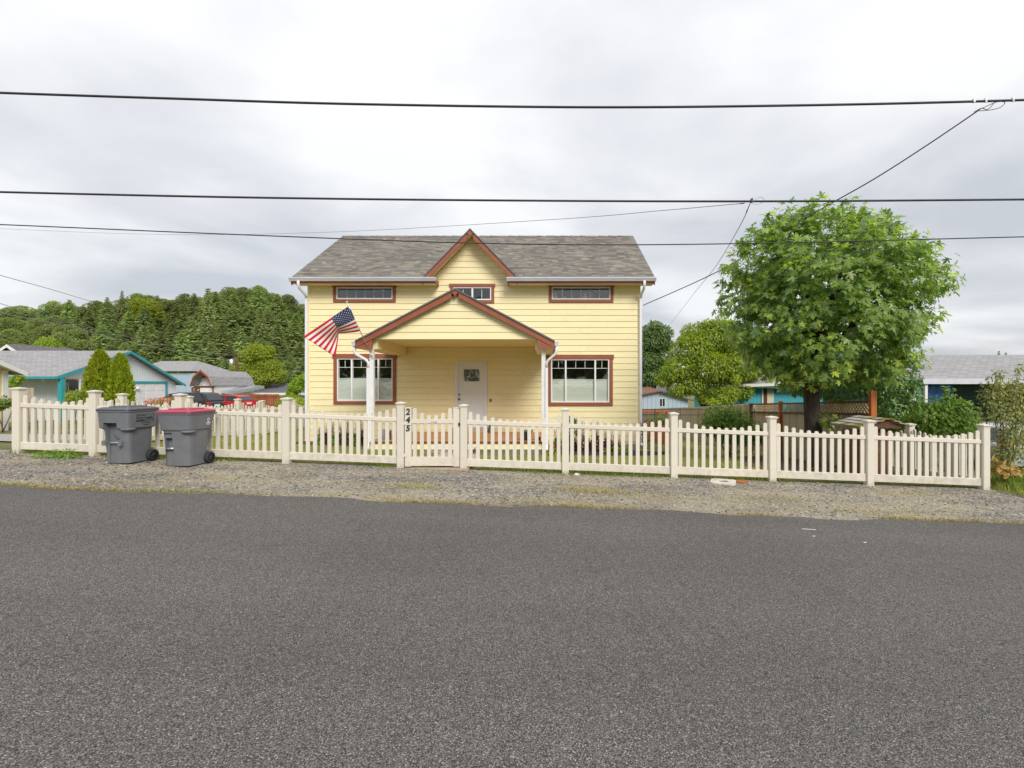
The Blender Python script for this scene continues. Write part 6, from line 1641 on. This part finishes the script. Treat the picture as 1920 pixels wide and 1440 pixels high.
while px < 600:
    plant(oak[R.choice((0, 1))], px, R.uniform(143, 152), ridge_y(px)+R.uniform(-3, 11), 'rounded dark green broadleaf tree on the skyline of the wooded hill', 'tree', 'broadleaf trees along the hill skyline', 'broadleaf_tree', R.uniform(.9, 1.35)); px += R.uniform(20, 32)
for Y, off, p0_, p1_, st in ((126, 12, 130, 596, 38), (110, 30, 90, 598, 36), (97, 52, 110, 600, 36), (86, 76, 120, 602, 36), (76, 100, 200, 604, 36), (68, 122, 250, 606, 38)):
    px = p0_
    while px < p1_:
        yt = ridge_y(px)+off+R.uniform(-16, 20)
        plant(R.choice(con), px, Y+R.uniform(-4, 4), yt, 'tall green conifer among the close-set firs on the wooded hill', 'conifer', 'conifers on the wooded hill', 'conifer', R.uniform(1.1, 1.5)); px += R.uniform(.7, 1.3)*st
for Y, off, p0_, p1_, st in ((120, 22, -50, 120, 30), (98, 45, -50, 150, 34), (80, 68, -40, 160, 38)):
    px = p0_
    while px < p1_:
        plant(R.choice(oak[:2]), px, Y+R.uniform(-4, 4), ridge_y(px)+off+R.uniform(-8, 8), 'bushy green broadleaf tree on the lower hill behind the pale blue roof', 'tree', 'broadleaf trees on the lower hill', 'broadleaf_tree', .85); px += R.uniform(.8, 1.2)*st
plant(oak[2], 272, 116, 559, 'bright yellow-green broadleaf tree near the top of the hill', 'tree', None, 'lime_tree', 1.05)
plant(oak[2], 92, 72, 634, 'pale yellow-green tree just above the pale blue roof ridge', 'tree', None, 'lime_tree', .55)
plant(con[0], 390, 100, 541, 'tallest pointed fir standing above the hill skyline', 'conifer', None, 'conifer', 1.1)
plant(con[1], 229, 118, 545, 'slim fir tip breaking the hill skyline left of the highest dome', 'conifer', None, 'conifer', .8)
# far tree tops beyond the carport roof
for k, (px, py) in enumerate(((1873, 658), (1886, 661))):
    o = copy_tree(con[1]); Y = 160; o.location = (PX(px, Y), Y, -3); s_ = (PZ(py, Y)+3)/18; o.scale = (.7, .7, s_); o.name = 'conifer'
    tag(o, ('left' if k == 0 else 'right')+' of two tiny fir tips above the carport house roof', 'conifer', 'fir tips beyond the carport roof')

# ------------------------------------------------------------------ shrubs and garden plants
def shrub(name, loc, label, lobes, n, size, mat, cat='shrub', stem=True, tmpl=(OVAL_V, OVAL_F), inner=.35, flowers=None, group=None, sr=.02, **kw):
    t = thing(name, loc, label, cat, group)
    if stem:
        b = MB()
        for c in lobes: b.tube([(loc[0]+R.uniform(-.08, .08), loc[1]+R.uniform(-.05, .05), loc[2]-.05), (lerp(loc[0], c[0], .6)+R.uniform(-.05, .05), lerp(loc[1], c[1], .6), lerp(loc[2], c[2], .65)), (c[0], c[1], c[2]+c[5]*.6)], [sr, sr*.75, sr*.3], 6)
        b.build('stems', 'bark_grey', t)
    foliage('foliage', t, lobes, n, size, mat, tmpl, inner, **kw)
    if flowers:
        fm, fn, fs = flowers; foliage('flowers', t, [(c[0], c[1]-.03, c[2]+c[5]*.15, c[3]*1.05, c[4]*1.05, c[5]*1.05) for c in lobes], fn, fs, fm, (OVAL_V, OVAL_F), .85)
    return t
def plx(items, Y): return [(PX(px, Y), Y+dy, PZ(py, Y), r*Y/F, r*Y/F, r*Y/F*asp) for px, py, dy, r, asp in items]
# arborvitae pair
Yv = 24.0
for cx_, top, hw, lab in ((188, 660, 25, 'taller left one of two yellow-green arborvitae before the blue house'), (226, 667, 19, 'shorter right one of two yellow-green arborvitae before the blue house')):
    g_ = gz(PX(cx_, Yv), Yv); t = thing('arborvitae', (PX(cx_, Yv), Yv, g_), lab, 'conifer', 'arborvitae before the blue house')
    z1_ = PZ(top, Yv); nn = 5200; u = NP.uniform(0, 1, nn)**.8; a = NP.uniform(0, 2*PI, nn)
    rr3 = hw*Yv/F*np.interp(u, [0, .25, .55, .8, .93, 1], [.86, 1, .86, .55, .3, .04])*NP.uniform(.72, 1.06, nn)*(1+.07*np.sin(a*5+u*19))
    q = np.stack([PX(cx_, Yv)+np.cos(a)*rr3, Yv+np.sin(a)*rr3, g_+u*(z1_-g_)], 1); od = np.stack([np.cos(a), np.sin(a), np.zeros(nn)], 1)
    m, of = leaves_on(q, od, (.10, .22), .5, -.9, .45, .1, .5)
    o = link('foliage', scatter_mesh('foliage', SPRAY_V, SPRAY_F, m, of-np.array(org(t)), 'arborvitae_leaf'), t); o['kind'] = 'stuff'
    b = MB(); b.tube([(PX(cx_, Yv), Yv, g_-.1), (PX(cx_, Yv), Yv, z1_-.4)], [.1, .02], 8); b.build('trunk', 'bark', t)
shrub('rose_bush', (PX(139, 23), 23, gz(-23, 23)), 'yellow-green rose bush in front of the blue house window', plx([(138, 741, 0, 12, .8), (148, 752, 0, 10, .9), (132, 752, 0, 9, .9)], 23), 900, (.07, .12), 'lime_leaf')
shrub('garden_shrub', (PX(6, 16.5), 16.5, gz(-14, 16.5)), 'loose green shrub against the cream house at the left edge', plx([(2, 755, 0, 14, .8), (20, 752, .2, 11, .9), (-10, 760, 0, 14, .8)], 16.5), 900, (.06, .12), 'bush_leaf')
shrub('garden_shrub', (PX(26, 24), 24.5, gz(-25, 24)), 'pale green shrub showing between cream house and blue house', plx([(24, 718, 0, 10, .9), (34, 708, 0, 8, .9), (20, 730, 0, 10, .9)], 24.5), 700, (.1, .18), 'light_leaf')
shrub('flower_shrub', (PX(302, 12.9), 12.9, gz(-11, 12.9)), 'bush of pink and red blossoms behind the bins outside the side fence', plx([(295, 757, 0, 17, .55), (318, 752, 0, 12, .7), (283, 763, 0, 12, .6)], 12.9), 900, (.04, .07), 'sage_leaf', flowers=('pink_flower', 700, (.03, .06)))
shrub('dome_shrub', (PX(550, 36.5), 36.5, gz(-20, 36.5)), 'domed yellow-green shrub left of the yellow house corner', plx([(545, 752, 0, 22, .62), (560, 756, 0, 20, .6), (532, 756, 0, 14, .7)], 36.5), 2200, (.10, .2), 'arborvitae_leaf')
Yg = 15.2
shrub('green_bush', (PX(1368, Yg), Yg, gz(6, Yg)), 'bushy bright green shrub in the yard before the board fence', plx([(1345, 782, 0, 28, .8), (1375, 785, 0, 30, .8), (1355, 806, -.2, 30, .8), (1395, 808, -.3, 30, .8), (1330, 800, 0, 20, .9), (1420, 815, -.3, 20, .8)], Yg), 3000, (.07, .15), 'bush_leaf')
shrub('glossy_shrub', (9.2, 13.0, gz(9, 13)), 'tall glossy-leaved evergreen shrub beyond the orange fence post', plx([(1665, 720, 0, 32, 1.0), (1685, 745, -.3, 24, 1.1), (1660, 770, -.3, 34, 1.0), (1680, 800, -.4, 30, .9), (1630, 715, .5, 34, .9), (1590, 720, 1.2, 36, .8), (1555, 722, 1.6, 34, .7), (1640, 690, .4, 26, .8), (1610, 745, .9, 26, .6), (1700, 715, -.2, 16, 1), (1695, 775, -.4, 16, 1.2)], 13.0), 6200, (.06, .12), 'glossy_leaf', sr=.03)
shrub('lilac_shrub', (PX(1770, 11.0), 11.0, gz(9.5, 11)), 'broad green lilac bush with faded brown flower heads before the carport', plx([(1745, 783, 0, 36, .75), (1788, 775, 0, 38, .75), (1775, 762, .1, 26, .8), (1725, 796, .2, 26, .8), (1815, 797, .2, 32, .75), (1779, 735, 0, 9, 1.3), (1742, 758, 0, 13, .9), (1765, 812, -.1, 50, .6), (1838, 808, .3, 24, .8), (1800, 760, 0, 14, .9)], 11.0), 3200, (.07, .135), 'bush_leaf', flowers=('dry_leaf', 130, (.03, .06)))
shrub('sparse_shrub', (PX(1885, 9.6), 9.6, gz(9.5, 9.6)), 'open twiggy shrub with small yellow-green leaves at the right edge', plx([(1870, 720, 0, 24, 1.2), (1905, 750, 0, 30, 1.1), (1880, 775, 0, 40, .7), (1860, 745, 0, 22, 1.0), (1925, 790, 0, 40, .8), (1890, 815, -.2, 46, .7), (1930, 720, .2, 26, 1.0), (1875, 700, 0, 8, 1.5), (1870, 845, -.2, 30, .7), (1915, 845, -.3, 36, .7), (1918, 690, .1, 12, 1.0)], 9.6), 3600, (.035, .075), 'sage_leaf', inner=.1, sr=.014)
n_ = 420; q = np.stack([NP.uniform(PX(1862, 8.9), PX(1975, 8.9), n_), NP.uniform(8.3, 9.2, n_)], 1)
o = blades(q, .18, .5, 'green_grass', 'daylilies', .013, .8); tag(o, kind='stuff')
n_ = 1500; q = np.stack([NP.uniform(PX(1860, 8.6), PX(2010, 8.6), n_), NP.uniform(7.7, 9.0, n_)], 1); tag(blades(q, .05, .2, 'grass_blade', 'corner_grass', .007, .8), kind='stuff')
q, d_ = lobe_points(plx([(1875, 882, 0, 16, .5), (1895, 880, 0, 16, .5), (1868, 872, 0, 10, .6)], 8.75), 170, .2); m, of = leaves_on(q, d_, (.07, .16), .6, .3, .8)
o = link('withered_leaves', scatter_mesh('withered_leaves', OVAL_V, OVAL_F, m, of, 'dry_leaf')); tag(o, kind='stuff')
# low weeds by the left fence panel
wx_, wy_ = ground_at(108, 858)
shrub('low_weeds', (wx_, wy_, gz(wx_, wy_)), 'patch of low green weeds in the gravel at the left fence panel', [(wx_-.2, wy_, gz(wx_, wy_)+.04, .22, .14, .08), (wx_+.2, wy_, gz(wx_, wy_)+.04, .2, .14, .08), (wx_, wy_+.1, gz(wx_, wy_)+.05, .2, .14, .1)], 520, (.03, .07), 'bush_leaf', 'weeds', False)
# coral bells and companions in the two beds
def coral(px, Y, h, w, mat, lab, fl=True):
    x = PX(px, Y); g_ = gz(x, Y)+.03
    t = thing('coral_bells', (x, Y, g_), lab, 'plant', 'leafy perennials before the house')
    foliage('foliage', t, [(x, Y, g_+h*.42, w, w*.8, h*.42), (x, Y, g_+h*.2, w*1.1, w*.9, h*.25)], 420, (.05, .1), mat, (CLUMP_V, CLUMP_F), .3)
    if fl:
        b = MB(); pts = []
        for _ in range(22):
            a = R.uniform(0, 6.28); r_ = w*R.uniform(.2, 1.0); hh = h*R.uniform(1.05, 1.5); e_ = Vector((x+math.cos(a)*r_, Y+math.sin(a)*r_*.7, g_+hh))
            b.tube([(x+math.cos(a)*r_*.4, Y+math.sin(a)*r_*.3, g_+h*.4), e_], .004, 4)
            for _ in range(9): pts.append(list(e_+Vector((R.gauss(0, .02), R.gauss(0, .02), -R.uniform(0, .22)))))
        b.build('flower_stems', 'frame_brown', t)
        q = np.array(pts); m, of = leaves_on(q, unit(len(q)), (.022, .04), .4, .2, .8); o = link('flowers', scatter_mesh('flowers', OVAL_V, OVAL_F, m, of-np.array(org(t)), 'white_flower'), t); o['kind'] = 'stuff'
    return t
for k, (px, h, w, mat) in enumerate(((603, .40, .22, 'bush_leaf'), (618, .5, .2, 'maroon_leaf'), (633, .42, .22, 'bush_leaf'), (648, .55, .26, 'maroon_leaf'), (667, .45, .22, 'bush_leaf'), (682, .6, .22, 'maroon_leaf'))):
    coral(px, 14.75, h, w, mat, ('maroon-leaved' if mat[0] == 'm' else 'green-leaved')+' coral bells, '+('first', 'second', 'third', 'fourth', 'fifth', 'sixth')[k]+' from the left in the bed left of the porch')
for k, (px, h, w, mat) in enumerate(((1046, .55, .2, 'bush_leaf'), (1066, .7, .24, 'maroon_leaf'), (1090, .72, .3, 'maroon_leaf'), (1117, .70, .32, 'maroon_leaf'), (1138, .6, .24, 'maroon_leaf'), (1153, .42, .2, 'bush_leaf'), (1166, .35, .18, 'bush_leaf'))):
    coral(px, 14.5, h, w, mat, ('maroon-leaved' if mat[0] == 'm' else 'green-leaved')+' coral bells, '+('first', 'second', 'third', 'fourth', 'fifth', 'sixth', 'seventh')[k]+' from the porch in the right-hand bed')
Yo_ = 15.0
shrub('rose_bush', (PX(1211, Yo_), Yo_, gz(3.3, Yo_)), 'red and pink flowering rose bush at the right corner of the house', plx([(1210, 800, 0, 12, 1.1), (1213, 825, 0, 14, 1.2)], Yo_), 400, (.04, .08), 'dark_leaf', flowers=('pink_flower', 120, (.04, .08)))
shrub('tall_lily', (PX(1072, 14.6), 14.6, gz(.8, 14.6)), 'upright green lily shoots behind the fence post right of the porch', plx([(1068, 800, 0, 7, 2.4), (1080, 800, 0, 6, 2.2)], 14.6), 160, (.08, .14), 'bush_leaf', 'plant', tip_down=-.3)
shrub('yellow_pansies', (PX(1032, 13.3), 13.3, gz(.1, 13.3)), 'small clump of yellow flowers at the right porch corner', plx([(1028, 847, 0, 9, 1.0), (1038, 845, 0, 8, 1.0)], 13.3), 160, (.03, .06), 'bush_leaf', 'plant', flowers=('yellow_flower', 60, (.03, .06)))
shrub('yellow_pansies', (PX(1137, 13.85), 13.85, gz(1.8, 13.8)), 'single bright yellow flower clump in the bed right of the porch', plx([(1137, 846, 0, 6, 1.0)], 13.85), 50, (.03, .06), 'bush_leaf', 'plant', flowers=('yellow_flower', 40, (.03, .06)))
# plants in the raised bed
shrub('seedlings', (PX(1232, 19.4), 19.4, PZ(797, 19)), 'young green vegetable plants growing in the raised timber bed', plx([(1222, 789, 0, 9, .9), (1240, 786, 0, 10, 1.0), (1250, 790, 0, 8, .9)], 19.4), 500, (.05, .1), 'bush_leaf', 'plants')
shrub('lime_bush', (PX(1378, 24), 24.0, gz(9.8, 24)), 'pale lime-green bush left of the turquoise house', plx([(1372, 735, 0, 14, .9), (1362, 748, 0, 16, .6), (1340, 754, 0, 16, .35), (1380, 712, 0, 8, 1.2)], 24), 1100, (.10, .18), 'lime_leaf')

# ------------------------------------------------------------------ porch and window things
def pot(name, px, py, Y, r0, r1, h, mat, label, cat='pot'):
    b = MB(); c = (PX(px, Y), Y, 0.0+.001 if py is None else PZ(py, Y)); b.lathe([(0, .0), (r0, 0), (r1, h), (r1*1.06, h), (r1*1.06, h*.9), (r1*.9, h*.92), (0, h*.85)], c, 18); return b.build(name, mat, label=label, cat=cat)
Yq = 13.6
bx1 = thing('storage_tub', (PX(718, Yq), Yq, .001), 'yellow and grey tub standing on the left end of the porch deck', 'tub')
b = MB(); x = PX(717, Yq); b.box(x-.10, x+.02, Yq-.1, Yq+.1, .001, .30); b.build('yellow_side', 'box_yellow', bx1)
b = MB(); b.box(x+.022, x+.10, Yq-.1, Yq+.1, .001, .31); b.build('grey_side', 'pot_grey', bx1)
pot('flower_pot', 730, None, Yq, .05, .07, .28, 'pot_grey', 'tall grey pot on the porch deck beside the yellow tub')
pot('flower_pot', 988, None, Yq-.2, .07, .17, .30, 'pot_teal', 'dark blue-grey tapered pot on the right end of the porch deck')
b = MB(); x = PX(921.5, 15.6); b.box(x-.08, x+.08, 15.5, 15.7, .001, .34); b.build('mail_box', 'bin_dark', label='dark grey box standing on the deck right of the front door', cat='box', bevel=.01)
c_ = (PX(1036, 13.6), 13.6, gz(.2, 13.6)); b = MB(); b.lathe([(0, 0), (.07, 0), (.115, .26), (.125, .27), (.11, .27), (0, .24)], c_, 18); b.build('flower_pot', 'pot_red', label='bright red pot in the bed beside the right porch post', cat='pot')
pot('flower_pot', 1010, None, 13.45, .05, .06, .10, 'frame_brown', 'small brown pot at the right corner of the porch deck')
x0, x1, z0, z1 = OPEN['slot_right']
def plush(px, h, mat, label):
    Y = YW+.17; x = PX(px, Y); z = z0+.0; t = thing('plush_toy', (x, Y, z), label, 'toy', 'soft toys behind the upper right window')
    def ball(r, c, sq=1): return [(r*math.sin(PI*k/6), -r*math.cos(PI*k/6)*sq) for k in range(7)]
    b = MB(); b.lathe([(q*.8, w) for q, w in ball(h*.32, 0, 1.1)], (x, Y, z+h*.34), 12); b.build('body', mat, t)
    b = MB(); b.lathe(ball(h*.2, 0), (x, Y-.01, z+h*.78), 12); b.build('head', mat, t)
    for s_ in (-1, 1):
        b = MB(); b.lathe(ball(h*.075, 0), (x+s_*h*.15, Y, z+h*.95), 8); b.build('ear', mat, t)
        b = MB(); b.lathe([(q*.7, w) for q, w in ball(h*.14, 0, 1.2)], (x+s_*h*.27, Y-.03, z+h*.42), 8); b.build('arm', mat, t)
b = MB(); b.box(x0, x1, YW+.1, YW+.3, z0-.03, z0+.0); b.build('inner_sill', 'white_paint', house)
plush(1041, .28, 'plush_pink', 'dusty pink soft toy at the left end of the upper right window')
plush(1059, .15, 'plush_cream', 'low cream soft toy second from left in the upper right window')
plush(1074, .20, 'plush_brown', 'tan soft toy near the middle of the upper right window')
plush(1097, .27, 'plush_pink', 'pale pink soft toy right of the middle in the upper right window')

# ------------------------------------------------------------------ small things on the ground
gx_, gy_ = ground_at(1356, 903.5); gz_ = gz(gx_, gy_)
mb = thing('meter_box', (gx_, gy_, gz_), 'whitish concrete meter box lid with oval hole in the gravel by the fence', 'meter box', None, rad(-24)); ORG[mb.name] = Vector((0, 0, 0))
b = MB(); n = 20; outer, inner = [], []
for k in range(n):
    a = 2*PI*k/n; c, s_ = math.cos(a), math.sin(a); f_ = 1/max(abs(c)/.215, abs(s_)/.23); outer.append((c*f_, s_*f_)); inner.append((c*.085, s_*.085))
for z_ in (0,):
    vs = [(x, y, .014) for x, y in outer]+[(x, y, .014) for x, y in inner]+[(x, y, -.03) for x, y in outer]+[(x, y, -.03) for x, y in inner]
    fs = []
    for k in range(n):
        j = (k+1) % n; fs += [(k, j, n+j, n+k), (2*n+k, 2*n+j, j, k), (n+k, n+j, 3*n+j, 3*n+k)]
    b.add(vs, fs)
b.build('lid', 'stone_white', mb)
b = MB(); b.box(-.1, .1, -.1, .1, -.04, -.005); b.build('plug', 'frame_brown', mb)
rx2, ry2 = ground_at(1390, 903)
b = MB(); pts = []
for k in range(14):
    a = 2*PI*k/14; r_ = R.uniform(.75, 1.15); pts.append((rx2+.11*r_*math.cos(a)+.05*math.sin(a), ry2+.15*r_*math.sin(a)))
b.prism([(x, y, gz(x, y)+.0) for x, y in pts], (0, 0, .014)); b.build('rusty_plate', 'rust', label='rusty orange flat piece lying right of the concrete meter box', cat='scrap')
def scrap(px, py, w, d_, lab, rz):
    x, y = ground_at(px, py); b = MB(); c, s_ = math.cos(rz), math.sin(rz); q = []
    for u, v in ((-w, -d_), (w*.8, -d_*.7), (w, d_), (-w*.7, d_*.8)): q.append((x+u*c-v*s_, y+u*s_+v*c))
    b.prism([(a, e_, gz(a, e_)+.016) for a, e_ in q], (0, 0, .004)); b.build('paper_scrap', 'print_white', label=lab, cat='litter', group='litter on the road')
scrap(1517, 995, .085, .006, 'thin white strip of litter on the asphalt near the verge', -.15)
scrap(1622, 1020, .022, .008, 'short pale scrap of litter on the asphalt, rightmost of three', .2)
scrap(1526, 1008, .018, .007, 'tiny pale scrap just below the white strip on the asphalt', 0)
def rock(px, py, s_, lab):
    x, y = ground_at(px, py); b = MB(); n = 8
    b.loft([[(x+s_*f*math.cos(2*PI*k/n+o_)*R.uniform(.85, 1.15), y+s_*.7*f*math.sin(2*PI*k/n+o_)*R.uniform(.85, 1.15), gz(x, y)+h) for k in range(n)] for f, h, o_ in ((.8, -.02, 0), (1, s_*.2, .1), (.7, s_*.6, .2), (.2, s_*.75, .3))], 0, True, True)
    b.build('pale_stone', 'stone_white', label=lab, cat='stone')
rock(1081, 891, .055, 'pale stone lying right of the post beside the street fence')

# ------------------------------------------------------------------ trees across the street, behind the viewpoint (they show in the window panes)
for k, (x, y, hh, pr) in enumerate(((-17, -22, 9.5, 0), (-8.5, -26, 12, 1), (-1, -24, 8, 0), (6, -27, 11, 1), (14, -24, 9, 0), (-26, -25, 11, 1), (22, -27, 10, 0))):
    o = copy_tree(oak[pr]); o.location = (x, y, -.3); o.scale = (.8, .8, hh/13); o.rotation_euler = (0, 0, k*1.3); o.name = 'broadleaf_tree'
    tag(o, 'broadleaf tree across the street, seen only as reflection in the windows', 'tree', 'trees across the street')
